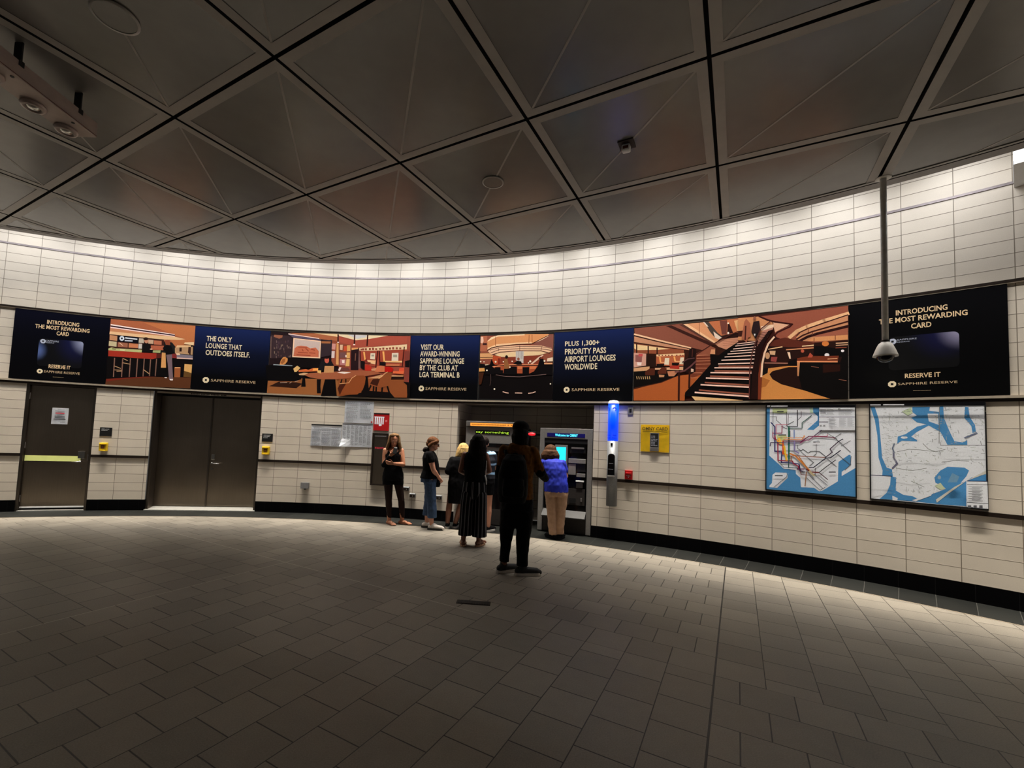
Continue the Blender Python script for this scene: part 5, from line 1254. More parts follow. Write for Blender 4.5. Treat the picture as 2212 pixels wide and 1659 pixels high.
((150,154,156),0.0038,[(32.901,1.877),(32.905,1.832)]),
((160,165,150),0.0039,[(32.708,2.155),(32.736,2.152)]),
((165,168,166),0.0028,[(32.889,1.844),(32.904,1.839)]),
((150,154,156),0.0032,[(32.586,1.204),(32.643,1.186)]),
((150,154,156),0.0038,[(32.82,2.156),(32.884,2.149)]),
((165,168,166),0.0032,[(33.25,1.551),(33.286,1.552)]),
((150,154,156),0.0045,[(31.9,1.527),(31.949,1.537)]),
((165,168,166),0.0048,[(31.78,1.558),(31.811,1.559)]),
((150,154,156),0.0045,[(31.918,1.229),(31.947,1.231)]),
((165,168,166),0.0044,[(32.815,1.892),(32.816,1.878)]),
((165,168,166),0.0036,[(33.402,1.821),(33.403,1.804)]),
((135,138,140),0.0038,[(31.587,1.937),(31.596,1.914)]),
((160,165,150),0.0039,[(33.431,2.129),(33.494,2.122)]),
((160,165,150),0.0057,[(31.856,1.58),(31.931,1.575)]),
((165,168,166),0.0046,[(32.403,1.514),(32.474,1.517)]),
((150,154,156),0.0046,[(32.037,1.524),(32.059,1.525)]),
((165,168,166),0.004,[(32.519,2.022),(32.563,2.022)]),
((165,168,166),0.0045,[(31.982,1.824),(32.025,1.82)]),
((150,154,156),0.0028,[(32.497,1.843),(32.555,1.844)]),
((165,168,166),0.0035,[(32.001,2.122),(32.072,2.135)]),
((160,165,150),0.0042,[(33.162,2.141),(33.198,2.14)]),
((150,154,156),0.0032,[(32.712,1.542),(32.769,1.544)]),
((135,138,140),0.003,[(33.142,2.093),(33.143,2.073)]),
((150,154,156),0.0031,[(33.395,1.993),(33.403,1.973)]),
((150,154,156),0.0049,[(33.082,1.718),(33.131,1.719)]),
((150,154,156),0.0031,[(33.245,1.898),(33.301,1.877)]),
((160,165,150),0.0057,[(31.966,1.734),(31.996,1.725)]),
((165,168,166),0.0045,[(32.115,1.528),(32.147,1.518)]),
((160,165,150),0.0047,[(32.015,1.281),(32.038,1.287)]),
((160,165,150),0.0048,[(32.198,1.334),(32.217,1.339)]),
((160,165,150),0.0035,[(32.37,1.514),(32.428,1.496)]),
((165,168,166),0.0052,[(32.46,1.866),(32.53,1.88)]),
((165,168,166),0.004,[(32.07,2.056),(32.105,2.056)]),
((150,154,156),0.0029,[(32.414,1.427),(32.417,1.392)]),
((165,168,166),0.0033,[(31.981,1.313),(31.983,1.292)]),
((165,168,166),0.0029,[(33.406,1.518),(33.407,1.493)]),
((165,168,166),0.0048,[(31.999,1.9),(32.026,1.891)]),
((160,165,150),0.0051,[(32.449,1.398),(32.468,1.399)]),
((165,168,166),0.0044,[(32.01,1.733),(32.054,1.742)]),
((150,154,156),0.0043,[(32.157,1.197),(32.16,1.167)]),
((135,138,140),0.0047,[(31.626,1.403),(31.682,1.405)]),
((165,168,166),0.003,[(32.34,1.173),(32.353,1.144)]),
((150,154,156),0.0054,[(32.071,1.565),(32.129,1.562)]),
((160,165,150),0.0041,[(31.678,1.795),(31.744,1.796)]),
((135,138,140),0.0034,[(31.888,2.132),(31.89,2.104)]),
((135,138,140),0.0041,[(32.586,2.07),(32.64,2.051)]),
((135,138,140),0.0041,[(33.277,1.9),(33.28,1.863)]),
((150,154,156),0.0039,[(32.768,2.175),(32.782,2.139)]),
((160,165,150),0.0049,[(32.406,1.547),(32.448,1.534)]),
((135,138,140),0.0032,[(33.353,1.923),(33.418,1.923)]),
((135,138,140),0.0028,[(33.344,2.081),(33.352,2.059)]),
((165,168,166),0.0035,[(32.246,1.428),(32.318,1.43)]),
((135,138,140),0.0043,[(32.526,1.614),(32.567,1.601)]),
((160,165,150),0.003,[(32.577,1.577),(32.588,1.551)]),
((160,165,150),0.0043,[(31.728,1.215),(31.753,1.216)]),
((160,165,150),0.0043,[(33.199,1.603),(33.201,1.578)]),
((135,138,140),0.0043,[(33.397,1.702),(33.406,1.676)]),
((165,168,166),0.0049,[(33.238,1.974),(33.255,1.967)]),
((150,154,156),0.0047,[(32.109,2.154),(32.174,2.131)]),
((160,165,150),0.0048,[(33.044,1.779),(33.103,1.78)]),
((165,168,166),0.0053,[(32.113,1.786),(32.13,1.785)]),
((135,138,140),0.0046,[(31.599,2.161),(31.638,2.161)]),
((165,168,166),0.0037,[(33.226,1.597),(33.244,1.598)]),
((160,165,150),0.0057,[(31.819,1.852),(31.849,1.849)]),
((165,168,166),0.0039,[(32.86,1.752),(32.893,1.759)]),
((160,165,150),0.0049,[(31.863,1.616),(31.903,1.604)]),
((160,165,150),0.0049,[(33.231,1.682),(33.257,1.68)]),
((165,168,168),0.0036,[(31.776,1.875),(31.798,1.872)]),
((165,168,168),0.0037,[(31.617,1.98),(31.672,1.968)]),
((165,168,168),0.0037,[(31.559,2.063),(31.577,2.043)]),
((165,168,168),0.0036,[(31.619,1.586),(31.639,1.585)]),
((165,168,168),0.0036,[(31.771,2.075),(31.805,2.066)]),
((165,168,168),0.0036,[(31.618,1.619),(31.67,1.618)]),
((165,168,168),0.0036,[(31.614,1.799),(31.647,1.788)]),
((165,168,168),0.0036,[(31.728,1.899),(31.783,1.892)]),
((165,168,168),0.0037,[(31.549,1.842),(31.585,1.841)]),
((165,168,168),0.0036,[(31.749,1.728),(31.783,1.725)]),
((165,168,168),0.0037,[(31.576,1.94),(31.618,1.928)]),
((165,168,168),0.0036,[(31.711,2.104),(31.758,2.091)]),
((165,168,168),0.0036,[(31.703,1.776),(31.754,1.758)]),
((165,168,168),0.0036,[(31.681,1.836),(31.717,1.821)]),
((165,168,168),0.0036,[(31.698,1.608),(31.723,1.597)]),
((165,168,168),0.0036,[(31.597,1.738),(31.607,1.729)]),
((165,168,168),0.0036,[(31.708,1.519),(31.741,1.503)]),
((165,168,168),0.0037,[(31.596,2.118),(31.633,2.113)]),
((165,168,168),0.0036,[(31.634,1.724),(31.681,1.708)]),
((165,168,168),0.0036,[(31.618,1.735),(31.658,1.723)]),
((165,168,168),0.0036,[(31.681,1.814),(31.73,1.817)]),
((165,168,168),0.0036,[(31.733,2.014),(31.751,2.001)]),
((165,168,168),0.0036,[(31.652,1.896),(31.665,1.898)]),
((165,168,168),0.0037,[(31.611,2.061),(31.655,2.059)]),
((165,168,168),0.0036,[(31.633,1.843),(31.678,1.828)]),
((165,168,168),0.0036,[(31.696,1.98),(31.712,1.97)]),
((165,168,168),0.0036,[(31.626,1.64),(31.646,1.627)]),
((165,168,168),0.0036,[(31.63,1.938),(31.648,1.923)]),
((165,168,168),0.0036,[(31.661,1.762),(31.712,1.765)]),
((165,168,168),0.0036,[(31.674,1.906),(31.695,1.889)]),
((165,168,168),0.0036,[(31.601,1.851),(31.632,1.851)]),
((165,168,168),0.0037,[(31.622,2.124),(31.657,2.112)]),
((165,168,168),0.0036,[(31.771,1.489),(31.796,1.47)]),
((165,168,168),0.0037,[(31.571,2.026),(31.607,2.013)]),
((165,168,168),0.0036,[(31.689,2.101),(31.719,2.093)]),
((165,168,168),0.0036,[(31.63,1.616),(31.676,1.618)]),
((165,168,168),0.0036,[(31.65,1.659),(31.698,1.648)]),
((165,168,168),0.0036,[(31.769,1.633),(31.798,1.618)]),
((165,168,168),0.0036,[(31.686,1.726),(31.724,1.712)]),
((165,168,168),0.0036,[(31.71,1.819),(31.759,1.813)]),
((165,168,168),0.0036,[(31.711,1.516),(31.747,1.517)]),
((165,168,168),0.0036,[(31.76,1.984),(31.78,1.985)]),
((165,168,168),0.0036,[(31.643,1.857),(31.693,1.856)]),
((165,168,168),0.0036,[(31.628,1.61),(31.638,1.604)]),
((165,168,168),0.0036,[(31.573,1.608),(31.598,1.609)]),
((165,168,168),0.0037,[(31.572,1.985),(31.617,1.986)]),
((165,168,168),0.0037,[(31.554,1.965),(31.566,1.951)]),
((165,168,168),0.0036,[(31.721,1.77),(31.747,1.772)]),
((165,168,168),0.0036,[(31.715,1.963),(31.751,1.944)]),
((165,168,168),0.0036,[(31.596,1.664),(31.627,1.655)]),
((165,168,168),0.0036,[(31.635,1.656),(31.67,1.659)]),
((165,168,168),0.0036,[(31.74,1.966),(31.766,1.958)]),
((165,168,168),0.0036,[(31.679,1.62),(31.694,1.614)]),
((165,168,168),0.0036,[(31.69,1.811),(31.711,1.796)]),
((165,168,168),0.0036,[(31.767,1.696),(31.803,1.696)]),
((165,168,168),0.0036,[(31.651,1.601),(31.676,1.594)]),
((165,168,168),0.0036,[(31.651,1.918),(31.691,1.915)]),
((165,168,168),0.0036,[(31.755,1.568),(31.779,1.57)]),
((165,168,168),0.0036,[(31.543,1.579),(31.573,1.58)]),
((165,168,168),0.0036,[(31.549,1.601),(31.568,1.583)]),
((165,168,168),0.0036,[(31.625,1.705),(31.651,1.693)]),
((165,168,168),0.0037,[(31.578,1.946),(31.594,1.947)]),
((165,168,168),0.0036,[(31.668,1.464),(31.678,1.447)]),
((165,168,168),0.0037,[(31.615,2.018),(31.626,2.013)]),
((165,168,168),0.0037,[(31.562,1.793),(31.595,1.792)]),
((165,168,168),0.0036,[(31.75,1.737),(31.796,1.735)]),
((165,168,168),0.0036,[(31.71,1.662),(31.758,1.661)]),
((165,168,168),0.0036,[(31.767,1.822),(31.78,1.803)]),
((165,168,168),0.0036,[(31.609,1.526),(31.629,1.528)]),
((165,168,168),0.0036,[(31.663,1.758),(31.706,1.747)]),
((120,124,120),0.0057,[(31.856,1.636),(32.085,1.67),(32.307,1.668),(32.588,1.653),(32.757,1.684)]),
((120,124,120),0.0056,[(32.353,1.745),(32.46,1.678),(32.588,1.653)]),
((120,124,120),0.0055,[(32.667,2.177),(32.65,1.751)]),
((120,124,120),0.0057,[(31.828,1.435),(32.146,1.418),(32.41,1.455)]),
((120,124,120),0.0055,[(32.689,1.533),(32.917,1.56),(33.158,1.561)]),
((120,124,120),0.0056,[(32.12,1.291),(32.361,1.233)]),
((60,62,70),0.0055,[(32.674,1.73),(33.446,1.745)]),
((150,170,185),[(32.671,1.359),(32.668,1.349),(32.66,1.341),(32.648,1.337),(32.635,1.336),(32.623,1.34),(32.615,1.347),(32.612,1.356),(32.616,1.366),(32.624,1.374),(32.636,1.378),(32.649,1.379),(32.661,1.375),(32.669,1.368)]),
((110,150,180),[(32.872,1.418),(32.992,1.383),(32.95,1.314),(32.786,1.307)]),
((20,24,60),0.0088,[(31.307,1.332),(31.738,1.335)]),
((20,24,60),0.0093,[(33.13,1.338),(33.459,1.348)]),
((222,225,230),[(33.126,1.329),(33.459,1.344),(33.463,1.049),(33.116,1.053)]),
((30,32,40),0.0053,[(33.125,1.299),(33.458,1.309)]),
((30,32,40),0.0053,[(33.118,1.099),(33.461,1.106)]),
((160,162,168),0.0053,[(33.148,1.277),(33.381,1.286)]),
((160,162,168),0.0053,[(33.206,1.267),(33.357,1.272)]),
((160,162,168),0.0053,[(33.147,1.251),(33.334,1.258)]),
((160,162,168),0.0053,[(33.205,1.241),(33.379,1.247)]),
((160,162,168),0.0053,[(33.146,1.225),(33.356,1.233)]),
((160,162,168),0.0053,[(33.204,1.215),(33.332,1.219)]),
((160,162,168),0.0053,[(33.145,1.199),(33.378,1.208)]),
((160,162,168),0.0053,[(33.203,1.189),(33.354,1.194)]),
((160,162,168),0.0053,[(33.144,1.172),(33.331,1.18)]),
((160,162,168),0.0053,[(33.202,1.162),(33.376,1.17)]),
((160,162,168),0.0053,[(33.143,1.146),(33.353,1.155)]),
((160,162,168),0.0053,[(33.201,1.136),(33.329,1.141)]),
((160,162,168),0.0053,[(33.142,1.12),(33.375,1.131)]),
((90,92,98),[(33.128,1.067),(33.183,1.07),(33.182,1.04),(33.127,1.037)]),
((90,92,98),[(33.221,1.072),(33.275,1.076),(33.274,1.046),(33.22,1.042)]),
((90,92,98),[(33.317,1.078),(33.371,1.082),(33.37,1.052),(33.316,1.049)]),
((8,8,12),[(31.294,2.224),(33.455,2.236),(33.457,2.19),(31.298,2.199)]),
((195,195,200),[(31.318,2.22),(31.538,2.218),(31.538,2.206),(31.318,2.208)]),
((195,195,200),[(31.586,2.22),(32.008,2.217),(32.007,2.204),(31.586,2.207)]),
 ],
}
# ------------------------------------------------------------------ shell materials
M_TILE = wall_tile_material(); M_FLOOR = floor_material()
M_BASE = arc_tile_material('black_granite', (4, 4, 5), (22, 21, 22), .6905, .7, .05)
M_BAND = arc_tile_material('dark_granite_border', (33, 34, 32), (74, 73, 69), .6905, .5, .2)
M_BRONZE = mat('dark_bronze', (52, 42, 36), .38, .6, var=.2)
M_LIP = mat('cream_metal_lip', (176, 164, 146), .4, .25, var=.08)
M_ALU = mat('satin_aluminium', (176, 172, 170), .28, .85, var=.08); M_CHAN = mat('channel_metal', (120, 112, 112), .42, .8, var=.1)
M_STEEL = brushed_steel('brushed_steel', (150, 138, 124), .27)
M_STEEL2 = brushed_steel('frame_steel', (108, 100, 92), .34)
M_CHROME = mat('chrome', (205, 203, 198), .18, 1.0, var=.04)
M_BLACK = mat('black_plastic', (14, 14, 15), .45, var=.2)
M_BLACKG = mat('black_glass', (8, 8, 10), .12, var=.1)
M_DARK = mat('cove_dark', (38, 36, 35), .8)
M_PANEL = mat('ceiling_panel', (118, 115, 110), .25, .0, var=.06, scale=5, spec=.9)
M_RIM = mat('ceiling_panel_rim', (164, 159, 152), .42, .0, var=.06, scale=9)
M_GROOVE = mat('ceiling_groove', (10, 10, 10), .9)
M_RING = mat('ceiling_ring', (138, 132, 128), .45, .0, var=.06)
M_WHITE = mat('white_paint', (226, 226, 226), .5, var=.04)
M_PAPER = mat('white_paper', (240, 243, 250), .7, var=.05, scale=30)
M_GREY = mat('grey_enamel', (120, 119, 120), .5, .2, var=.12)
M_CONC = mat('threshold_metal', (206, 204, 196), .35, .5, var=.1)
# ------------------------------------------------------------------ floor
bm = bmesh.new(); n = 180
c = bm.verts.new((CX, CY, 0)); ring = [bm.verts.new((CX+CURB*math.sin(2*math.pi*i/n), CY+CURB*math.cos(2*math.pi*i/n), 0)) for i in range(n)]
for i in range(n): bm.faces.new((c, ring[i], ring[(i+1) % n]))
fl = obj('floor', bm, M_FLOOR, world=False); tag(fl, kind='structure')
def arc_uv(o):
    me = o.data; uvl = me.uv_layers.new(name='UVMap')
    for p in me.polygons:
        ks = []
        for li in p.loop_indices:
            v = o.matrix_basis @ me.vertices[me.loops[li].vertex_index].co
            t = math.atan2(v.x-CX, v.y-CY); ks.append((17+(t-T17)/DT, v.z))
        base = ks[0][0]; per = 2*math.pi/DT
        for li, (k, z) in zip(p.loop_indices, ks):
            while k-base > per/2: k -= per
            while k-base < -per/2: k += per
            uvl.data[li].uv = (k, z)
bm = bmesh.new(); n = 360
a = [bm.verts.new((CX+CURB*math.sin(2*math.pi*i/n), CY+CURB*math.cos(2*math.pi*i/n), 0)) for i in range(n)]
b = [bm.verts.new((CX+(R+.9)*math.sin(2*math.pi*i/n), CY+(R+.9)*math.cos(2*math.pi*i/n), 0)) for i in range(n)]
for i in range(n): bm.faces.new((a[i], b[i], b[(i+1) % n], a[(i+1) % n]))
o = obj('floor_border', bm, M_BAND, world=False); tag(o, kind='structure'); arc_uv(o)
bm = bmesh.new(); cbox(bm, -14, 50, 0, .004, .627, .640, step=.5); tag(obj('trim_1', bm, M_LIP), kind='structure')
# ------------------------------------------------------------------ tiled wall
def vmap(z, zc):
    if zc < .985: return (z-.195)/.157
    if zc < 2.25: return 7+(z-1.003)/.1556
    if zc < 3.56: return 16+(z-2.25)/.1572
    if zc < 4.68: return 30+(z-3.565)/.1573
    return 40+(z-4.694)/.155
def wall_patch(bm, uvl, k0, k1, zs):
    ks = ksteps(k0, k1, .5)
    for ka, kb in zip(ks[:-1], ks[1:]):
        for za, zb in zip(zs[:-1], zs[1:]):
            f = bm.faces.new([bm.verts.new(wp(*q)) for q in ((ka, za), (kb, za), (kb, zb), (ka, zb))])
            zc = (za+zb)/2
            for l, q in zip(f.loops, ((ka, za), (kb, za), (kb, zb), (ka, zb))): l[uvl].uv = (q[0], vmap(q[1], zc))
KMIN, KMAX = -14.0, 50.0
SPANS = [(KMIN, .97), (3.15, 5.108), (9.33, 17.82), (23.35, KMAX)]
bm = bmesh.new(); uvl = bm.loops.layers.uv.new('UVMap')
for k0, k1 in SPANS: wall_patch(bm, uvl, k0, k1, (0, .985, 2.25))
wall_patch(bm, uvl, KMIN, KMAX, (2.25, 3.56, 4.68, 5.35))
# machine recess: side reveals, back and soffit, tiled as the wall is
DEP = 1.0
for k in (17.82, 23.35):
    f = bm.faces.new([bm.verts.new(wp(k, z, d)) for d, z in ((0, 0), (-DEP, 0), (-DEP, 2.25), (0, 2.25))])
    for l, q in zip(f.loops, ((.2, 0), (2.4, 0), (2.4, 2.25), (.2, 2.25))): l[uvl].uv = (q[0], 7+(q[1]-1.003)/.1556)
ks = ksteps(17.82, 23.35, .5)
for ka, kb in zip(ks[:-1], ks[1:]):
    f = bm.faces.new([bm.verts.new(wp(k, z, -DEP)) for k, z in ((ka, 0), (kb, 0), (kb, 2.25), (ka, 2.25))])
    for l, q in zip(f.loops, ((ka, 0), (kb, 0), (kb, 2.25), (ka, 2.25))): l[uvl].uv = (q[0]+.35, 7+(q[1]-1.003)/.1556)
    f = bm.faces.new([bm.verts.new(wp(k, 2.25, d)) for k, d in ((ka, 0), (kb, 0), (kb, -DEP), (ka, -DEP))])
    for l in f.loops: l[uvl].uv = (.3, 7.5)
bmesh.ops.remove_doubles(bm, verts=bm.verts[:], dist=.0005)
w = obj('wall_back', bm, M_TILE, world=False); tag(w, kind='structure')
bm = bmesh.new()
for k0, k1 in SPANS: cbox(bm, k0, k1, 0, .195, .010, -.05)
o = obj('baseboard_back', bm, M_BASE); tag(o, kind='structure'); arc_uv(o)
# rail at hand height, ledge under the adverts, strip over them, channel near the top
bm = bmesh.new()
for k0, k1 in SPANS: cbox(bm, k0, k1, .960, 1.008, -.01, .016)
tag(obj('trim_2', bm, M_BRONZE), kind='structure')
bm = bmesh.new()
cbox(bm, KMIN, KMAX, 2.268, 2.297, -.01, .030, mi=1); cbox(bm, KMIN, KMAX, 2.232, 2.268, -.01, .018, mi=0)
tag(obj('trim_3', bm, [M_BRONZE, M_LIP]), kind='structure')
bm = bmesh.new()
cbox(bm, KMIN, KMAX, 3.553, 3.582, -.01, .030, mi=0); cbox(bm, KMIN, KMAX, 3.541, 3.553, -.01, .025, mi=1)
tag(obj('trim_4', bm, [M_BRONZE, M_LIP]), kind='structure')
bm = bmesh.new(); cbox(bm, KMIN, KMAX, 4.664, 4.692, -.01, .012); tag(obj('trim_5', bm, M_CHAN), kind='structure')
# ------------------------------------------------------------------ ceiling: square panels with rims, set out on a 1.534 m grid
ax, bx = Vector((.8716, -.4903)), Vector((.4903, .8716)); B0 = Vector((.261, 4.019)); G = 1.534
circ = [Vector((CX+R_PANEL*math.sin(2*math.pi*i/300), CY+R_PANEL*math.cos(2*math.pi*i/300))) for i in range(300)]
def clip_circle(poly):
    C0 = Vector((CX, CY))
    if all((p-C0).length < R_PANEL*.995 for p in poly): return poly
    if all((p-C0).length > R_PANEL for p in poly) and min(((poly[0]+poly[2])/2-C0).length, 99) > R_PANEL+G: return []
    out = poly
    cen = sum(poly, Vector((0, 0)))/len(poly); a0 = math.atan2(cen.x-CX, cen.y-CY)
    i0 = int(a0/(2*math.pi)*300)
    for i in range(i0-22, i0+23):
        p, q = circ[i % 300], circ[(i+1) % 300]; e = q-p; nn = Vector((e.y, -e.x))   # inside: dot<=0 for clockwise order
        if nn.dot(C0-p) > 0: nn = -nn
        res = []
        for j in range(len(out)):
            s, t = out[j], out[(j+1) % len(out)]; ds, dt_ = nn.dot(s-p), nn.dot(t-p)
            if ds <= 0: res.append(s)
            if (ds < 0 < dt_) or (dt_ < 0 < ds): res.append(s+(t-s)*(ds/(ds-dt_)))
        out = res
        if len(out) < 3: return []
    return out
bm = bmesh.new()
def cface(pts, z, mi):
    pts = clip_circle([B0+ax*u+bx*v for u, v in pts])
    if len(pts) >= 3: bm.faces.new([bm.verts.new((p.x, p.y, z)) for p in pts]).material_index = mi
g, rim = .016, .082
for i in range(-16, 16):
    for j in range(-18, 8):
        u0, u1, v0, v1 = i*G+g, (i+1)*G-g, j*G+g, (j+1)*G-g
        cc = B0+ax*(u0+u1)/2+bx*(v0+v1)/2
        if (cc-Vector((CX, CY))).length > R_PANEL+G: continue
        r_ = rim
        cface([(u0, v0), (u1, v0), (u1-r_, v0+r_), (u0+r_, v0+r_)], ZC, 1); cface([(u1, v0), (u1, v1), (u1-r_, v1-r_), (u1-r_, v0+r_)], ZC, 1)
        cface([(u1, v1), (u0, v1), (u0+r_, v1-r_), (u1-r_, v1-r_)], ZC, 1); cface([(u0, v1), (u0, v0), (u0+r_, v0+r_), (u0+r_, v1-r_)], ZC, 1)
        # field in two triangles with a light joint along the diagonal (lower right to upper left)
        a_, b_, c_, d_ = (u0+r_, v0+r_), (u1-r_, v0+r_), (u1-r_, v1-r_), (u0+r_, v1-r_); e_ = .014
        zf = ZC+.004
        cface([a_, (b_[0]-e_, b_[1]), (d_[0], d_[1]-e_)], zf, 0); cface([c_, (d_[0]+e_, d_[1]), (b_[0], b_[1]+e_)], zf, 0)
        cface([(b_[0]-e_, b_[1]), b_, (b_[0], b_[1]+e_), (d_[0]+e_, d_[1]), d_, (d_[0], d_[1]-e_)], ZC+.002, 1)
        # upstands round the panel
        for (p, q) in (((u0, v0), (u1, v0)), ((u1, v0), (u1, v1)), ((u1, v1), (u0, v1)), ((u0, v1), (u0, v0))):
            P, Q = B0+ax*p[0]+bx*p[1], B0+ax*q[0]+bx*q[1]
            if (P-Vector((CX, CY))).length < R_PANEL and (Q-Vector((CX, CY))).length < R_PANEL:
                bm.faces.new([bm.verts.new(x) for x in ((P.x, P.y, ZC), (Q.x, Q.y, ZC), (Q.x, Q.y, ZC+.05), (P.x, P.y, ZC+.05))]).material_index = 2
def annulus(r0, r1, z, mi, n=360):
    A = [bm.verts.new((CX+r0*math.sin(2*math.pi*i/n), CY+r0*math.cos(2*math.pi*i/n), z)) for i in range(n)]
    Bv = [bm.verts.new((CX+r1*math.sin(2*math.pi*i/n), CY+r1*math.cos(2*math.pi*i/n), z)) for i in range(n)]
    for i in range(n): bm.faces.new((A[i], Bv[i], Bv[(i+1) % n], A[(i+1) % n])).material_index = mi
def hoop(r, z0, z1, mi, n=360):
    A = [bm.verts.new((CX+r*math.sin(2*math.pi*i/n), CY+r*math.cos(2*math.pi*i/n), z0)) for i in range(n)]
    Bv = [bm.verts.new((CX+r*math.sin(2*math.pi*i/n), CY+r*math.cos(2*math.pi*i/n), z1)) for i in range(n)]
    for i in range(n): bm.faces.new((A[i], A[(i+1) % n], Bv[(i+1) % n], Bv[i])).material_index = mi
annulus(R_PANEL-.035, R_PANEL, ZC-.004, 1); hoop(R_PANEL, ZC-.004, ZC+.06, 2); hoop(R_PANEL+.028, ZC, ZC+.06, 2)
annulus(R_PANEL+.028, R_RING, ZC, 3); hoop(R_RING, ZC, ZC+.22, 3)
annulus(.001, R_RING, ZC+.06, 2); 
tag(obj('ceiling', bm, [M_PANEL, M_RIM, M_GROOVE, M_RING], world=False), kind='structure')
bm = bmesh.new(); annulus(.001, R+.2, 5.35, 0); tag(obj('ceiling_slab', bm, M_DARK, world=False), kind='structure')
# ------------------------------------------------------------------ adverts: a row of nine panels
M_ADBLUE = None
def ad_back(name, top, bot, mid=.5):
    m = bpy.data.materials.new(name); m.use_nodes = True; nt = m.node_tree; b = nt.nodes['Principled BSDF']
    tc = nt.nodes.new('ShaderNodeTexCoord'); sp = nt.nodes.new('ShaderNodeSeparateXYZ'); nt.links.new(tc.outputs['Generated'], sp.inputs[0])
    cr = nt.nodes.new('ShaderNodeValToRGB'); nt.links.new(sp.outputs[2], cr.inputs[0])
    e = cr.color_ramp.elements; e[0].position = mid-.25; e[0].color = S(bot); e[1].position = 1.0; e[1].color = S(top)
    x = cr.color_ramp.elements.new(mid+.12); x.color = S(tuple((t*.42+q*.58) for t, q in zip(top, bot)))
    nt.links.new(cr.outputs[0], b.inputs['Base Color']); b.inputs['Roughness'].default_value = .32; b.inputs['Specular IOR Level'].default_value = .25
    return m
M_AD1 = ad_back('midnight_blue_print', (6, 7, 24), (3, 3, 6), .45); M_AD2 = ad_back('navy_to_black_print', (24, 37, 84), (3, 3, 6), .46); M_AD3 = ad_back('black_print', (5, 5, 9), (3, 3, 4), .5)
M_GOLD = mat('cream_gold_ink', (238, 206, 160), .45, var=.04); M_IVORY = mat('ivory_ink', (240, 222, 186), .45, var=.03); M_TAN = mat('tan_ink', (205, 178, 140), .5, var=.05); M_SILVER = mat('pale_ink', (190, 196, 214), .45, var=.04); M_LGOLD = mat('logo_gold_ink', (150, 128, 98), .5, var=.05)
ZB0, ZB1 = 2.303, 3.545; AD_OFF = .020
def logo(bm, k, z, r, off, mi, mi2):
    poly_mesh(bm, circle_pts(k, z, r, 8, math.pi/8), off, mi=mi)
    poly_mesh(bm, circle_pts(k, z, r*.42, 4, math.pi/4), off+.0006, mi=mi2)
def panel(k0, k1, m, label):
    bm = bmesh.new(); cbox(bm, k0+.004, k1-.004, ZB0, ZB1, 0, AD_OFF, step=.5)
    o = obj('advertising_panel', bm, m); return tag(o, label, 'advertisement', 'advert panels in the curved row above the doors')
def letters(parent, rows, m, name='lettering'):
    for body, k0, k1, z0, z1 in rows:
        bm = bmesh.new(); wall_text(bm, body, k0, k1, z0, z1, AD_OFF+.002, bold=.020); obj(name, bm, m, parent)
def marks(parent, k, z, r, m, rows=()):
    bm = bmesh.new(); logo(bm, k, z, r, AD_OFF+.002, 0, 1)
    o = obj('logo_mark', bm, [m, M_BLACK], parent)
    for body, k0, k1, z0, z1 in rows:
        bm = bmesh.new(); wall_text(bm, body, k0, k1, z0, z1, AD_OFF+.002, bold=.004); obj('logo_lettering', bm, M_TAN, parent)
    return o
def card(parent, corners, cols, mk):
    """the picture of a payment card: a dark rounded rectangle with pale sheen at one corner"""
    m = bpy.data.materials.new('card_print'); m.use_nodes = True; nt = m.node_tree; b = nt.nodes['Principled BSDF']
    tc = nt.nodes.new('ShaderNodeTexCoord'); acc = None
    base = S(cols[0])
    prev = base
    for (cx_, cz_, rad, colr) in cols[1:]:   # sheen areas of the print
        v = nt.nodes.new('ShaderNodeVectorMath'); v.operation = 'SUBTRACT'; nt.links.new(tc.outputs['UV'], v.inputs[0]); v.inputs[1].default_value = (cx_, cz_, 0)
        l = nt.nodes.new('ShaderNodeVectorMath'); l.operation = 'LENGTH'; nt.links.new(v.outputs[0], l.inputs[0])
        mr = nt.nodes.new('ShaderNodeMapRange'); mr.interpolation_type = 'SMOOTHSTEP'; mr.inputs['From Min'].default_value = 0; mr.inputs['From Max'].default_value = rad; mr.inputs['To Min'].default_value = 1; mr.inputs['To Max'].default_value = 0
        nt.links.new(l.outputs['Value'], mr.inputs['Value']); prev = mix(nt, mr.outputs['Result'], prev, S(colr))
    nt.links.new(prev, b.inputs['Base Color']); b.inputs['Roughness'].default_value = .35
    bm = bmesh.new(); k0, k1, z0, z1 = corners; r = .05; pts = []
    for cx_, cz_, a0 in ((k1-r/W, z1-r, 0), (k0+r/W, z1-r, 90), (k0+r/W, z0+r, 180), (k1-r/W, z0+r, 270)):
        for i in range(5): a = math.radians(a0+i*22.5); pts.append((cx_+r*math.cos(a)/W, cz_+r*math.sin(a)))
    poly_mesh(bm, pts, AD_OFF+.0016)
    o = obj('card_picture', bm, m, parent); me = o.data; uvl = me.uv_layers.new(name='UVMap'); mw = root_matrix(o)
    for p in me.polygons:
        for li in p.loop_indices:
            v = mw @ me.vertices[me.loops[li].vertex_index].co; k = 17+(math.atan2(v.x-CX, v.y-CY)-T17)/DT
            uvl.data[li].uv = ((k-k0)/(k1-k0), (v.z-z0)/(z1-z0)*.62)
    kk, zz, r = mk[0]; bm = bmesh.new(); logo(bm, kk, zz, r, AD_OFF+.003, 0, 1); obj('card_mark', bm, [M_SILVER, M_BLACK], o)
    for body, a, c_, z0_, z1_ in mk[1]: bm = bmesh.new(); wall_text(bm, body, a, c_, z0_, z1_, AD_OFF+.003, bold=0); obj('card_lettering', bm, M_SILVER, o)
o = panel(.43, 3.43, M_AD1, 'dark blue advert at the left end, payment card picture and gold lettering')
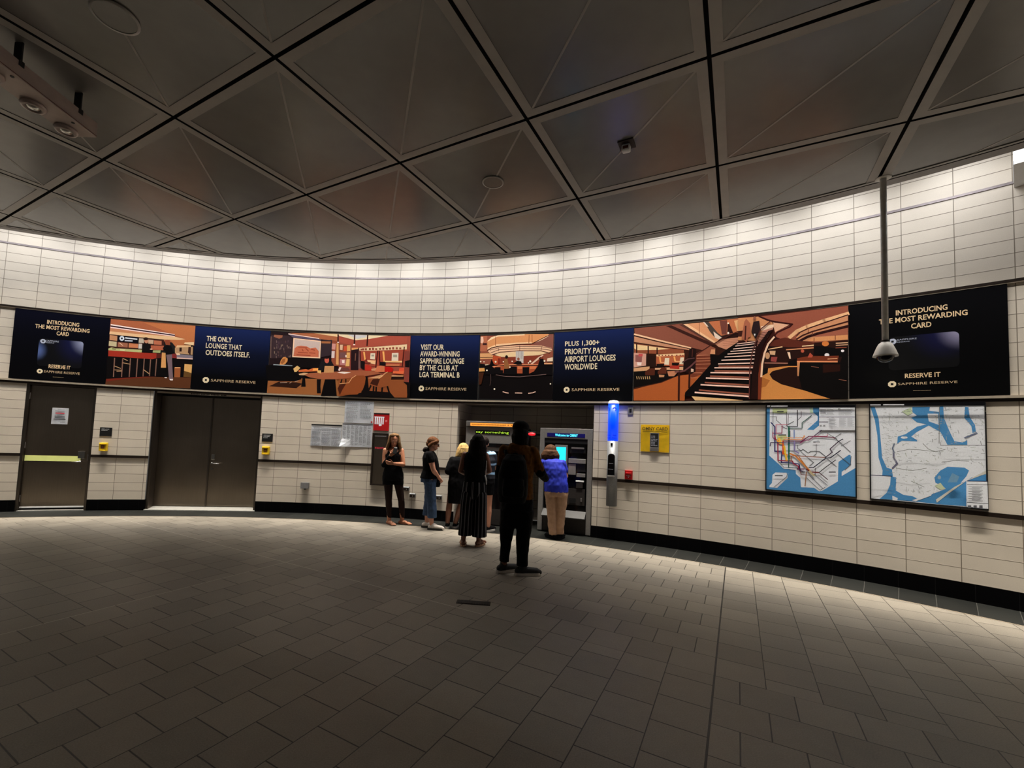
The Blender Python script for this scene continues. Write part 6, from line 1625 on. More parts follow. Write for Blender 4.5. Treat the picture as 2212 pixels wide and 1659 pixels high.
letters(o, [('INTRODUCING', 1.403, 2.404, 3.318, 3.391), ('THE MOST REWARDING', 1.06, 2.753, 3.223, 3.296), ('CARD', 1.721, 2.108, 3.129, 3.202), ('RESERVE IT', 1.58, 2.258, 2.528, 2.596)], M_GOLD)
marks(o, 1.329, 2.462, 0.043, M_IVORY, [('SAPPHIRE RESERVE', 1.451, 2.564, 2.444, 2.485), ('--------------', 1.741, 2.071, 2.373, 2.378)])
card(o, (1.219, 2.599, 2.559, 3.053), [(2,2,7), (.85,.62,.62,(14,18,66)), (1.04,.66,.40,(165,172,205)), (-.03,.34,.26,(92,112,170))], [(1.339, 3.0, 0.041), [('SAPPHIRE', 1.438, 1.82, 3.0, 3.029), ('RESERVE', 1.444, 1.68, 2.972, 2.993)]])
o = panel(6.47, 9.49, M_AD2, 'navy advert reading that the only lounge outdoes itself, over the double door')
letters(o, [('THE ONLY', 6.937, 7.934, 3.257, 3.358), ('LOUNGE THAT', 6.928, 8.36, 3.118, 3.221), ('OUTDOES ITSELF.', 6.937, 8.708, 2.98, 3.085)], M_IVORY)
marks(o, 7.032, 2.496, 0.061, M_IVORY, [('SAPPHIRE RESERVE', 7.228, 9.012, 2.471, 2.523)])
o = panel(15.62, 18.64, M_AD2, 'navy advert with five lines of cream lettering about an award-winning lounge')
letters(o, [('VISIT OUR', 16.077, 17.097, 3.254, 3.362), ('AWARD-WINNING', 16.067, 17.799, 3.123, 3.23), ('SAPPHIRE LOUNGE', 16.077, 18.006, 2.985, 3.092), ('BY THE CLUB AT', 16.078, 17.748, 2.852, 2.958), ('LGA TERMINAL B', 16.078, 17.839, 2.718, 2.824)], M_IVORY)
marks(o, 16.191, 2.5, 0.059, M_IVORY, [('SAPPHIRE RESERVE', 16.374, 18.16, 2.473, 2.527)])
o = panel(21.74, 24.73, M_AD2, 'navy advert reading PLUS 1,300+ above the blue help column')
letters(o, [('PLUS 1,300+', 22.177, 23.489, 3.262, 3.365), ('PRIORITY PASS', 22.181, 23.748, 3.129, 3.231), ('AIRPORT LOUNGES', 22.172, 24.101, 2.992, 3.098), ('WORLDWIDE', 22.181, 23.432, 2.854, 2.96)], M_IVORY)
marks(o, 22.291, 2.5, 0.055, M_IVORY, [('SAPPHIRE RESERVE', 22.485, 24.26, 2.475, 2.527)])
o = panel(30.86, 33.87, M_AD3, 'black advert at the right end, behind the camera pole, card picture and gold lettering')
letters(o, [('INTRODUCING', 31.868, 32.853, 3.33, 3.396), ('THE MOST REWARDING', 31.52, 33.204, 3.239, 3.305), ('CARD', 32.166, 32.554, 3.145, 3.211), ('RESERVE IT', 32.029, 32.703, 2.539, 2.596)], M_GOLD)
marks(o, 31.773, 2.472, 0.041, M_IVORY, [('SAPPHIRE RESERVE', 31.89, 33.001, 2.456, 2.485), ('--------------', 32.184, 32.518, 2.38, 2.384)])
card(o, (31.708, 33.047, 2.644, 3.064), [(2,2,4), (.80,.66,.60,(12,14,62)), (1.04,.66,.40,(160,155,185))], [(31.793, 3.006, 0.039), [('SAPPHIRE', 31.886, 32.272, 3.012, 3.031), ('RESERVE', 31.885, 32.133, 2.986, 3.0)]])

PICS = [('counter', 3.44, 6.46, 'advert picture of two people at a red counter under a canopy'), ('lounge', 9.50, 15.60, 'wide advert picture of a lounge with a round table and chairs'),
        ('bar', 18.65, 21.72, 'advert picture of a round glowing bar with a dark floor'), ('stair', 24.74, 30.84, 'wide advert picture of a curving staircase climbed by two people')]
for nm, k0, k1, lab in PICS:
    o = panel(k0, k1, M_BLACK, lab); bm = bmesh.new(); art(bm, ART[nm], AD_OFF+.0016)
    obj('printed_picture', bm, print_material('print_'+nm, PRINT_GAIN), o)
# ------------------------------------------------------------------ things on the wall: a small kit in the thing's own space
# local axes of a wall thing: x to the right along the wall, y into the wall (room side is negative), z up, origin on the wall face
M_INK = mat('black_ink', (22, 22, 26), .6); M_GINK = mat('grey_ink', (146, 148, 156), .7); M_RED = mat('red_enamel', (172, 16, 20), .4, var=.06)
M_REDINK = mat('red_ink', (190, 40, 60), .6); M_YEL = mat('yellow_plastic', (226, 186, 20), .45, var=.05); M_BROWN = mat('dark_red_window', (96, 44, 24), .4)
M_GLOW = mat('afterglow_tape', (196, 200, 120), .5, emit=.35, var=.08, scale=6)
def lbm(fn):
    b = bmesh.new(); fn(b); return b
def lbox(name, parent, m, x0, x1, y0, y1, z0, z1, bev=0.0, label=None):
    b = bmesh.new(); box(b, x0, x1, y0, y1, z0, z1, bev=bev); return obj(name, b, m, parent, world=False, label=label)
def ltext(name, parent, m, rows, y, bold=.01):
    """rows: (text, x0, x1, z0, z1) on a vertical face at local y"""
    for body, x0, x1, z0, z1 in rows:
        t = text_flat(body, x0, x1, z0, z1, bold)
        for v in t.verts: v.co = Vector((v.co.x, y, v.co.y))
        o = obj(name, t, m, parent, world=False)
    return o
def strokes(name, parent, m, rows, y, t=.0004):
    """illegible small print: rows of short bars (x0, x1, z0, z1)"""
    b = bmesh.new()
    for x0, x1, z0, z1 in rows: box(b, x0, x1, y-t, y, z0, z1)
    return obj(name, b, m, parent, world=False)
def print_block(x0, x1, z0, z1, n, fill=.62, seed=1):
    rnd = random.Random(seed); out = []; h = (z1-z0)/n
    for i in range(n):
        z = z1-(i+1)*h; x = x0
        if rnd.random() < .12: continue
        xe = x1-(x1-x0)*rnd.choice([0, 0, .05, .15, .4])
        while x < xe:
            w_ = rnd.uniform(.012, .045); out.append((x, min(xe, x+w_), z, z+h*fill)); x += w_+.006
    return out
# ------------------------------------------------------------------ door_1, single steel door with a glowing strip
D1 = wall_thing('door_1', 'single steel door with a glowing yellow strip and a white notice', 'door', 2.06, 0); D1['kind'] = 'structure'
hw = (3.15-.97)*W/2
def door_frame(parent, hw, h, depth, fw, m):
    b = bmesh.new()
    box(b, -hw, -hw+fw, -.006, depth, 0, h); box(b, hw-fw, hw, -.006, depth, 0, h); box(b, -hw+fw, hw-fw, -.006, depth, h-fw*.7, h)
    return obj('door_frame', b, m, parent, world=False)
door_frame(D1, hw, 2.245, .16, .040, M_STEEL2)
lw = hw-.044
leaf = lbox('door_leaf', D1, M_STEEL, -lw, lw, .035, .080, .05, 2.21, .003)
lbox('kick_gap_sill', D1, M_CONC, -hw+.03, hw-.03, -.02, .10, 0, .016)
lbox('door_sweep', D1, M_WHITE, -lw, lw, .030, .036, .052, .078)
b = bmesh.new(); box(b, -lw+.005, lw-.12, .033, .035, .875, .972); obj('afterglow_strip', b, M_GLOW, D1, world=False, label='pale yellow-green strip across the door')
b = bmesh.new(); box(b, lw-.155, lw-.055, .010, .036, .93, 1.06, bev=.006); obj('lock_box', b, M_CHROME, D1, world=False)
b = bmesh.new(); cyl(b, (lw-.10, .035, .876), (lw-.10, -.03, .876), .013); cyl(b, (lw-.09, -.03, .876), (lw-.215, -.034, .872), .010, .008); obj('door_handle', b, M_CHROME, D1, smooth=True, world=False)
b = bmesh.new(); cyl(b, (lw-.10, .035, .75), (lw-.10, .016, .75), .017); obj('key_cylinder', b, M_CHROME, D1, world=False)
b = bmesh.new(); box(b, lw-.02, lw+.012, .022, .036, .90, 1.01, bev=.004); obj('latch_guard', b, M_CHROME, D1, world=False)
for z in (.22, 1.15, 2.02):
    b = bmesh.new(); cyl(b, (-lw-.006, .028, z-.055), (-lw-.006, .028, z+.055), .008, n=10); obj('hinge', b, M_ALU, D1, world=False)
# wall behind the doors
b = bmesh.new(); cbox(b, .90, 3.25, 0, 2.3, -.13, -.16); cbox(b, 5.0, 9.45, 0, 2.3, -.34, -.37); tag(obj('wall_behind_doors', b, M_DARK), kind='structure')
# ------------------------------------------------------------------ door_2, double door set back in its frame
D2 = wall_thing('door_2', 'double steel door set back in its frame below the adverts', 'door', 7.219, 0); D2['kind'] = 'structure'
hw = (9.33-5.108)*W/2
door_frame(D2, hw, 2.25, .30, .045, M_STEEL2)
lw = hw-.048; dp = .17
for s in (-1, 1):
    x0, x1 = (-lw, -.006) if s < 0 else (.006, lw)
    lf = lbox('door_leaf', D2, M_STEEL, x0, x1, dp, dp+.045, .055, 2.165, .003)
lbox('astragal', D2, M_STEEL2, -.016, .010, dp-.012, dp, .06, 2.16)
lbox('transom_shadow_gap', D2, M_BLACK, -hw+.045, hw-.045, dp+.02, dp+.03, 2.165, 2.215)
b = bmesh.new(); box(b, .045, .105, dp-.016, dp, .955, 1.06, bev=.005); obj('lock_box', b, M_CHROME, D2, world=False)
b = bmesh.new(); cyl(b, (.075, dp, .89), (.075, dp-.06, .89), .013); cyl(b, (.065, dp-.06, .89), (.21, dp-.064, .886), .010, .008); obj('door_handle', b, M_CHROME, D2, smooth=True, world=False)
b = bmesh.new(); cyl(b, (.075, dp, .775), (.075, dp-.02, .775), .017); obj('key_cylinder', b, M_CHROME, D2, world=False)
b = bmesh.new(); sec = [(-.05, 0), (-.05, .012), (dp+.02, .045), (dp+.02, 0)]
v0 = [b.verts.new((-hw, y, z)) for y, z in sec]; v1 = [b.verts.new((hw, y, z)) for y, z in sec]
for i in range(4): b.faces.new((v0[i], v1[i], v1[(i+1) % 4], v0[(i+1) % 4]))
b.faces.new(v0[::-1]); b.faces.new(v1); obj('threshold', b, M_CONC, D2, world=False)
hs = lbox('header_sign', D2, M_LIP, -hw+.05, hw-.05, -.012, .0, 2.200, 2.236)
strokes('header_lettering', hs, M_INK, [(-.33+i*.026+(i//6)*.02, -.33+i*.026+(i//6)*.02+.02, 2.206, 2.228) for i in range(22)], -.0125)
# ------------------------------------------------------------------ small things by the doors
def paper(name, label, cat, k0, k1, z0, z1, off, group=None, m=None, curl=False):
    kc = (k0+k1)/2; t = thing(name, label, cat, wp(kc, z0, off), -th(kc), group); w_ = (k1-k0)*W/2; h = z1-z0
    b = bmesh.new(); n = 6
    rows = []
    for j in range(n+1):
        r_ = []
        for i in range(n+1):
            x, z = -w_+2*w_*i/n, h*j/n; y = .002*math.sin(i*1.7+j*1.1)
            if curl: d = max(0, .22-(math.hypot(x+w_, z))); y -= d*d*2.2
            r_.append(b.verts.new((x, y, z)))
        rows.append(r_)
    for j in range(n):
        for i in range(n): b.faces.new((rows[j][i], rows[j][i+1], rows[j+1][i+1], rows[j+1][i]))
    ex = bmesh.ops.solidify(b, geom=b.faces[:], thickness=.0012)
    obj('sheet', b, m or M_PAPER, t, world=False)
    return t, w_, h
t, w_, h = paper('paper_notice', 'white paper notice with a red line taped on the single steel door', 'notice', 1.772, 2.282, 1.537, 1.829, -.028)
y = -.006
strokes('heading_bar', t, M_REDINK, [(-w_*.55, w_*.55, h*.64, h*.70)], y); strokes('print', t, M_INK, [(-w_*.62, w_*.6, h*.46, h*.50), (-w_*.6, w_*.62, h*.37, h*.41), (-w_*.72, w_*.74, h*.28, h*.32)], y); strokes('faint_print', t, M_GINK, [(w_*.1, w_*.7, h*.10, h*.13), (-w_*.6, w_*.5, h*.80, h*.83), (-w_*.3, w_*.6, h*.87, h*.9)], y)
def door_sign(k0, k1, z0, z1, label, lines):
    kc = (k0+k1)/2; t = wall_thing('door_sign', label, 'sign', kc, z0, 'black room signs beside the steel doors'); w_ = (k1-k0)*W/2; h = z1-z0
    lbox('plate', t, M_BLACK, -w_, w_, -.008, 0, 0, h, .002)
    ltext('lettering', t, M_WHITE, [(s, -w_*.72, -w_*.72+wd*w_, h*zz, h*zz+.013) for s, wd, zz in lines], -.0085)
door_sign(3.375, 3.782, 1.351, 1.510, 'black room sign with two white lines, right of the single steel door', [('EMPLOYEE', 1.25, .76), ('FACILITY', 1.0, .60)])
door_sign(9.423, 9.868, 1.351, 1.510, 'black room sign with three white lines, right of the double door', [('AUTHORIZED', 1.3, .76), ('CUSTOMER', 1.15, .60), ('ROOM', .75, .44)])
def yellow_box(k0, k1, z0, z1, label):
    kc = (k0+k1)/2; t = wall_thing('yellow_call_box', label, 'box', kc, z0, 'yellow wall boxes beside the steel doors'); w_ = (k1-k0)*W/2; h = z1-z0
    lbox('housing', t, M_YEL, -w_, w_, -.055, 0, 0, h, .008); lbox('hood', t, M_YEL, -w_*.9, w_*.9, -.068, -.05, h*.80, h*.9, .004)
    wn = lbox('window', t, M_BROWN, -w_*.42, w_*.42, -.058, -.054, h*.34, h*.70); strokes('window_print', wn, M_YEL, [(-w_*.25, w_*.25, h*.50, h*.53)], -.0585)
    lbox('base_lip', t, M_YEL, -w_*.7, w_*.7, -.062, -.05, h*.05, h*.12, .003)
yellow_box(3.430, 3.700, 1.076, 1.230, 'yellow wall box under the sign right of the single steel door')
yellow_box(9.490, 9.785, 1.102, 1.262, 'yellow wall box under the sign right of the double door')
# three posters of small print
t, w_, h = paper('paper_poster', 'white poster of small print, topmost of three, under the advert ledge', 'poster', 12.868, 14.130, 1.785, 2.218, .012, 'white small-print posters left of the red sign')
strokes('print', t, M_GINK, print_block(-w_*.86, -w_*.08, h*.06, h*.95, 17, .5, 1)+print_block(w_*.08, w_*.86, h*.10, h*.95, 16, .5, 2), -.006); lbox('corner_mark', t, M_RED, w_*.86, w_*.96, -.0065, -.003, h*.04, h*.10)
t, w_, h = paper('paper_poster', 'white poster in narrow columns with a curling corner, right of the pair', 'poster', 12.806, 14.129, 1.319, 1.775, .010, 'white small-print posters left of the red sign', curl=True)
blk = []
for i in range(7): blk += print_block(-w_*.94+i*w_*.272, -w_*.94+i*w_*.272+w_*.2, h*.16 if i < 2 else h*.08, h*.93, 26, .55, 10+i)
strokes('print', t, M_GINK, [q for q in blk if not (q[0] < -w_*.4 and q[2] < h*.3)], -.006); lbox('top_bar', t, M_GREY, -w_, w_, -.005, -.002, h*.975, h)
t, w_, h = paper('paper_poster', 'white poster with a black top bar, lower left of the three', 'poster', 11.472, 12.785, 1.309, 1.735, .012, 'white small-print posters left of the red sign')
lbox('top_bar', t, M_BLACK, -w_, w_, -.006, -.002, h*.94, h)
strokes('print', t, M_GINK, print_block(-w_*.93, -w_*.36, h*.05, h*.74, 15, .58, 4)+print_block(-w_*.29, w_*.30, h*.05, h*.74, 15, .58, 5)+print_block(w_*.37, w_*.94, h*.05, h*.74, 15, .58, 6)+print_block(-w_*.8, w_*.8, h*.78, h*.88, 2, .4, 7), -.006)
# red hose sign and the steel cabinet below it
k0, k1, z0, z1 = 14.160, 14.841, 1.656, 1.998; kc = (k0+k1)/2
t = wall_thing('red_sign', 'red square sign with a white comb-like pictogram above the steel cabinet', 'sign', kc, z0); w_ = (k1-k0)*W/2; h = z1-z0
lbox('panel', t, M_RED, -w_, w_, -.012, 0, 0, h, .002); lbox('top_bar', t, M_BLACK, -w_, w_, -.014, -.011, h*.93, h)
b = bmesh.new()
for i in range(5): box(b, -w_*.86+i*w_*.25, -w_*.86+i*w_*.25+w_*.17, -.0135, -.012, h*.36-(.03 if i == 3 else 0), h*.80)
box(b, -w_*.92, w_*.36, -.0130, -.012, h*.74, h*.80); box(b, -w_*.3, -w_*.05, -.0135, -.012, h*.26, h*.38)
obj('pictogram', b, M_PAPER, t, world=False)
b = bmesh.new(); cyl(b, (w_*.62, -.012, h*.56), (w_*.62, -.0135, h*.56), .022, n=20); cyl(b, (w_*.62, -.0135, h*.56), (w_*.62, -.014, h*.56), .014, n=20); obj('small_roundel', b, mat('pink_ink', (214, 120, 124), .6), t, world=False)
k0, k1, z0, z1 = 14.175, 14.860, .600, 1.608; kc = (k0+k1)/2
t = wall_thing('steel_cabinet', 'tall dark steel wall cabinet behind the woman with a phone', 'cabinet', kc, z0); w_ = (k1-k0)*W/2; h = z1-z0
b = bmesh.new(); box(b, -w_, -w_+.03, -.05, 0, 0, h); box(b, w_-.03, w_, -.05, 0, 0, h); box(b, -w_+.03, w_-.03, -.05, 0, h-.03, h); box(b, -w_+.03, w_-.03, -.05, 0, 0, .03); obj('frame', b, M_BRONZE, t, world=False)
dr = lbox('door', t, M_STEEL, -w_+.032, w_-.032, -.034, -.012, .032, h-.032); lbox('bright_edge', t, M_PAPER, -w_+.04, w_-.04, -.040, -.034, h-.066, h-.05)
strokes('red_lettering', dr, M_REDINK, [(-w_*.62+i*.03, -w_*.62+i*.03+.022, h*.70, h*.73) for i in range(6)], -.035); b = bmesh.new(); cyl(b, (w_*.55, -.034, h*.5), (w_*.55, -.046, h*.5), .014); obj('latch', b, M_CHROME, dr, world=False)
t = wall_thing('junction_box', 'small grey box on the wall below the posters', 'box', 11.385, .47)
lbox('housing', t, M_GREY, -.070, .070, -.07, 0, .012, .122, .006); lbox('lid', t, M_GREY, -.074, .074, -.078, -.066, .008, .126, .003); b = bmesh.new(); cyl(b, (0, -.04, .012), (0, -.04, -.012), .02); obj('gland', b, M_BLACK, t, world=False)
for k, z, lab in ((15.76, .528, 'small steel socket plate right of the woman with a phone, highest of three'), (16.04, .410, 'small steel socket plate low on the wall, middle one of three'), (17.19, .405, 'small steel socket plate right of the woman in jeans')):
    t = wall_thing('socket_plate', lab, 'socket', k, z, 'steel socket plates low on the wall')
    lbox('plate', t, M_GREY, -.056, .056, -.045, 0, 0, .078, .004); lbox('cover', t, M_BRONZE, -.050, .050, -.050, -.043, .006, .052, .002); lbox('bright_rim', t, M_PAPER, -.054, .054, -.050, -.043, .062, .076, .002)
    b = bmesh.new(); cyl(b, (.01, -.05, .03), (.01, -.054, .03), .011); obj('outlet', b, M_ALU, t, world=False)
# key plate, pull station, yellow poster
t = wall_thing('key_plate', 'small grey plate with a dark slot, right of the blue column', 'plate', 24.665, 2.083)
lbox('plate', t, M_GREY, -.045, .045, -.012, 0, 0, .125, .004); lbox('slot', t, M_BLACK, -.018, .018, -.015, -.011, .035, .095, .004)
t = wall_thing('fire_pull_station', 'small red pull station on the rail right of the blue column', 'alarm', 24.657, 1.015)
lbox('housing', t, M_RED, -.060, .060, -.055, 0, 0, .148, .006); lbox('pull_bar', t, M_RED, -.045, .045, -.068, -.05, .085, .115, .004); ltext('lettering', t, M_PAPER, [('PULL', -.035, .035, .055, .069)], -.0556); lbox('arrow_mark', t, M_PAPER, -.006, .006, -.0562, -.055, .030, .048)
t, w_, h = paper('yellow_poster', 'bright yellow poster with a grey card dispenser picture', 'poster', 25.04, 25.99, 1.485, 1.920, .014, m=mat('yellow_vinyl', (248, 212, 44), .35, var=.10, scale=9))
ltext('lettering', t, mat('brown_ink', (84, 70, 10), .6), [('OMNY CARD', -w_*.90, w_*.90, h*.79, h*.915)], -.0065); strokes('underline', t, mat('brown_ink', (84, 70, 10)), [(-w_*.86, w_*.86, h*.73, h*.748)], -.0065)
b = bmesh.new(); box(b, -w_*.33, w_*.30, -.010, -.004, h*.02, h*.70, bev=.002); sl = obj('dispenser', b, M_GREY, t, world=False)
lbox('black_window', sl, M_BLACK, -w_*.28, w_*.25, -.012, -.0098, h*.18, h*.68); strokes('window_print', sl, M_GINK, print_block(-w_*.24, w_*.21, h*.22, h*.62, 7, .5, 3), -.0122); lbox('slot_lip', sl, M_ALU, -w_*.31, w_*.28, -.018, -.0098, h*.03, h*.16, .003)
# ------------------------------------------------------------------ blue help column
kc = 24.10; t = wall_thing('help_column', 'tall grey wall column with a glowing blue top', 'help point', kc, .570)
M_BLUE = mat('blue_glow', (0, 70, 255), .3, emit=.95, var=.03, ecol=(0, 66, 255)); M_DBLUE = mat('deep_blue_print', (0, 20, 190), .4, emit=.5, ecol=(0, 20, 200)); M_COLGREY = mat('column_grey', (128, 129, 131), .45, .35, var=.10, scale=60)
rr = .086
def tube(z0, z1, r, m, name, prof=None):
    b = bmesh.new(); lathe(b, prof or [(0, z0), (r, z0), (r, z1), (0, z1)], (0, -.10, 0), 36); return obj(name, b, m, t, smooth=False, world=False)
z0 = .570
body = tube(0, 1.062, rr, M_COLGREY, 'body'); 
for p in body.data.polygons: p.use_smooth = abs(p.normal.z) < .5
b = bmesh.new(); box(b, -.05, .05, -.03, 0, .05, 1.0); box(b, -.04, .04, -.03, 0, 1.15, 1.6); obj('wall_bracket', b, M_GREY, t, world=False)
gl = tube(1.062, 1.685, rr*.985, M_BLUE, 'blue_lamp')
for p in gl.data.polygons: p.use_smooth = abs(p.normal.z) < .5
b = bmesh.new(); lathe(b, [(rr*1.03, 1.680), (rr*1.03, 1.705), (rr*.8, 1.73), (0, 1.742)], (0, -.10, 0), 36); obj('cap', b, M_WHITE, t, smooth=True, world=False)
def on_tube(b2, r, zoff=0):      # wrap a flat (x, z) drawing round the column front
    for v in b2.verts:
        a = v.co.x/r; v.co = Vector((r*math.sin(a), -.10-r*math.cos(a), v.co.y+zoff))
    return b2
b = bmesh.new()
for a0, lab_ in ((-.085, 0), (.030, 0)):
    for i in range(14):
        aa, ab = math.radians(-60+i*20), math.radians(-60+(i+1)*20)
        if i > 10: continue
        q = [(a0+rad*math.cos(an), 1.585+rad*math.sin(an)) for rad, an in ((.034, aa), (.034, ab), (.022, ab), (.022, aa))]
        f = b.faces.new([b.verts.new((x, z, 0)) for x, z in q])
for a0 in (-.10, .005):
    for s, dz in (('Help', 1.14), ('Point', 1.10)): merge(b, text_flat(s, a0, a0+.075, dz, dz+.026, .012))
obj('lamp_lettering', on_tube(b, rr*.985+.002), M_DBLUE, gl, world=False)
b = bmesh.new(); n = 16
pts = [(-.055, .505), (.055, .505), (.055, .81)]+[(.055*math.cos(math.radians(a)), .81+.045*math.sin(math.radians(a))) for a in range(15, 180, 15)]+[(-.055, .81)]
top = [b.verts.new((x, -.197, z)) for x, z in pts]; bot = [b.verts.new((x, -.12, z)) for x, z in pts]; b.faces.new(top)
for i in range(len(pts)): b.faces.new((top[i], bot[i], bot[(i+1) % len(pts)], top[(i+1) % len(pts)]))
ip = obj('black_panel', b, M_BLACKG, t, world=False); strokes('panel_print', ip, M_GINK, [(-.038, .03, .695, .699), (-.042, .034, .60, .606)], -.1975)
lbox('camera_window', t, M_BLACKG, -.018, .018, -.190, -.17, .985, 1.03, .003); lbox('ledge', t, M_ALU, -.055, .055, -.215, -.12, .478, .503, .008)
# ------------------------------------------------------------------ two maps
def map_board(k0, k1, z0, z1, nm, label, rows):
    b = bmesh.new(); cbox(b, k0, k1, z0, z1, 0, .018); o = obj('wall_map', b, M_PAPER); tag(o, label, 'map', 'framed maps on the right of the wall')
    b = bmesh.new(); art(b, ART[nm], .0195); obj('printed_map', b, print_material('print_'+nm, 1.0), o)
    b = bmesh.new(); fw = .011/W
    for q in ((k0-.004, k0+fw, z0, z1), (k1-fw, k1+.004, z0, z1)): cbox(b, *q, 0, .030)
    cbox(b, k0, k1, z0-.004, z0+.011, 0, .030); cbox(b, k0, k1, z1-.010, z1+.004, 0, .030); obj('frame', b, M_BLACK, o)
map_board(28.83, 31.01, 1.030, 2.218, 'subway', 'framed rail map with coloured lines, the left of two maps', None)
map_board(31.293, 33.47, 1.030, 2.222, 'bus', 'framed street map with blue water, the right of two maps', None)
# ------------------------------------------------------------------ ticket machines in the recess
M_MGREY = mat('machine_grey', (138, 135, 132), .42, .45, var=.10, scale=40); M_MTRAY = mat('machine_tray', (48, 47, 46), .55, .2, var=.1); M_MDARK = mat('machine_dark', (52, 48, 46), .45, .4, var=.15)
M_AMBER = mat('amber_sign', (236, 158, 66), .4, emit=.55, ecol=(240, 150, 50)); M_LED = mat('green_led', (176, 214, 60), .4, emit=1.3, ecol=(170, 215, 60)); M_CYAN = mat('cyan_screen', (40, 205, 240), .3, emit=1.3, ecol=(30, 205, 245), var=.05); M_NAVY = mat('navy_display', (16, 14, 78), .3, emit=.25, ecol=(18, 14, 90)); M_CTEXT = mat('cyan_lettering', (90, 225, 255), .4, emit=1.8, ecol=(80, 220, 255)); M_REDGLOW = mat('red_lamp', (226, 40, 48), .3, emit=1.0, ecol=(230, 36, 46))
kc = (18.20+20.58)/2; t = wall_thing('ticket_machine', 'grey ticket machine with an amber top bar and green dot lettering', 'ticket machine', kc, 0); hw = (20.58-18.20)*W/2
b = bmesh.new(); box(b, -hw, hw, .06, .80, 0, 1.80, bev=.006); obj('cabinet', b, M_MDARK, t, world=False)
b = bmesh.new(); box(b, -hw, hw, .0, .06, 1.50, 1.80, bev=.005); box(b, -hw, -hw+.10, 0, .06, .06, 1.5, bev=.004); box(b, hw-.10, hw, 0, .06, .06, 1.5, bev=.004); obj('face', b, M_MGREY, t, world=False)
b = bmesh.new(); box(b, -hw+.005, hw-.005, -.03, .30, 1.805, 1.905, bev=.01); tb = obj('top_bar', b, M_ALU, t, world=False)
sg = lbox('amber_strip', tb, M_AMBER, -hw+.09, hw-.13, -.034, -.029, 1.815, 1.872); strokes('strip_print', sg, mat('amber_ink', (170, 96, 24)), [(-hw+.12+i*.03, -hw+.12+i*.03+.024, 1.838, 1.850) for i in range(26) if i not in (22, 24)], -.0345)
b = bmesh.new(); pts = [(x, z) for x, z in circle_pts(0, 0, 1, 1)]; box(b, -hw+.185, hw-.245, -.006, .002, 1.668, 1.738, bev=.003); ds = obj('dot_display', b, M_BLACKG, t, world=False)
ltext('display_lettering', ds, M_LED, [('say something', -hw+.20, hw-.26, 1.676, 1.728)], -.0075, bold=0)
lbox('hood', t, M_BLACKG, -hw+.10, hw-.10, -.02, .06, 1.43, 1.50, .004); b = bmesh.new(); box(b, -hw+.20, hw-.10, -.004, .055, 1.36, 1.43, bev=.004); obj('screen_surround', b, M_MGREY, t, world=False)
lbox('front_panel', t, M_BLACKG, -hw+.10, hw-.10, .02, .06, .30, 1.36); lbox('kick_panel', t, M_MDARK, -hw+.10, hw-.10, .01, .06, .02, .30)
strokes('panel_icons', t, M_GINK, [(-.015+.02*i, .005+.02*i, z, z+.018) for i, z in ((0, 1.18), (0, 1.20), (1, 1.14), (1, 1.105), (1, 1.07), (2, .86))]+[(.0, .05, 1.175, 1.18)], .019)
kc = (21.29+23.325)/2; t = wall_thing('ticket_machine', 'grey ticket machine with a cyan screen, used by the woman in blue', 'ticket machine', kc, 0); hw = (23.325-21.29)*W/2
b = bmesh.new(); box(b, -hw, hw, .06, .80, 0, 1.815, bev=.005); obj('cabinet', b, M_MDARK, t, world=False)
b = bmesh.new()
box(b, -hw, -hw+.085, -.01, .06, .02, 1.82, bev=.006); box(b, hw-.085, hw, -.01, .06, .02, 1.82, bev=.006); box(b, -hw+.085, hw-.085, -.01, .06, 1.64, 1.82, bev=.006); obj('surround', b, M_MGREY, t, world=False)
dsp = lbox('display', t, M_NAVY, -hw+.13, hw-.13, -.014, -.009, 1.668, 1.735, .002); ltext('display_lettering', dsp, M_CTEXT, [('Welcome to OMNY', -.19, .21, 1.678, 1.724)], -.0155)
lbox('hood', t, M_BLACK, -hw+.085, hw-.085, 0, .06, 1.56, 1.64); lbox('front_panel', t, M_BLACKG, -hw+.085, hw-.085, .035, .06, .40, 1.56)
b = bmesh.new(); box(b, -.19, .035, .005, .04, 1.06, 1.53, bev=.006); ss = obj('screen_surround', b, M_MGREY, t, world=False); lbox('screen', ss, M_CYAN, -.165, .005, .0, .006, 1.13, 1.49)
b = bmesh.new(); box(b, .075, .345, .02, .04, 1.40, 1.52, bev=.004); cs = obj('cash_slot', b, M_BLACK, t, world=False); lbox('slot_lip', cs, M_ALU, .10, .32, .005, .022, 1.47, 1.495, .004)
b = bmesh.new(); box(b, .055, .355, .0, .04, 1.22, 1.30, bev=.006); obj('ledge', b, M_MGREY, t, world=False)
lbox('reader', t, M_MGREY, .055, .185, .01, .04, 1.02, 1.21, .004); lbox('receipt_window', t, M_BLACK, .20, .35, .02, .04, 1.08, 1.21); lbox('coin_unit', t, M_MGREY, .20, .35, .01, .04, .99, 1.05, .004)
lbox('card_slot', t, M_WHITE, .19, .33, .008, .04, .905, .93, .004); b = bmesh.new(); box(b, .20, .31, .012, .04, .80, .895, bev=.003); obj('keypad', b, M_MDARK, t, world=False); lbox('lower_door', t, M_MDARK, .06, .35, .025, .04, .50, .78, .003)
lbox('outlet_cup', t, M_BLACK, .08, .20, .02, .03, .53, .62); lbox('small_lock', t, M_ALU, .28, .305, .012, .03, .57, .63, .003)
b = bmesh.new(); sec = [(-.10, .300), (.04, .405), (.06, .405), (.06, .285), (-.10, .285)]; v0 = [b.verts.new((-hw+.09, y, z)) for y, z in sec]; v1 = [b.verts.new((hw-.09, y, z)) for y, z in sec]
for i in range(5): b.faces.new((v0[i], v1[i], v1[(i+1) % 5], v0[(i+1) % 5]))
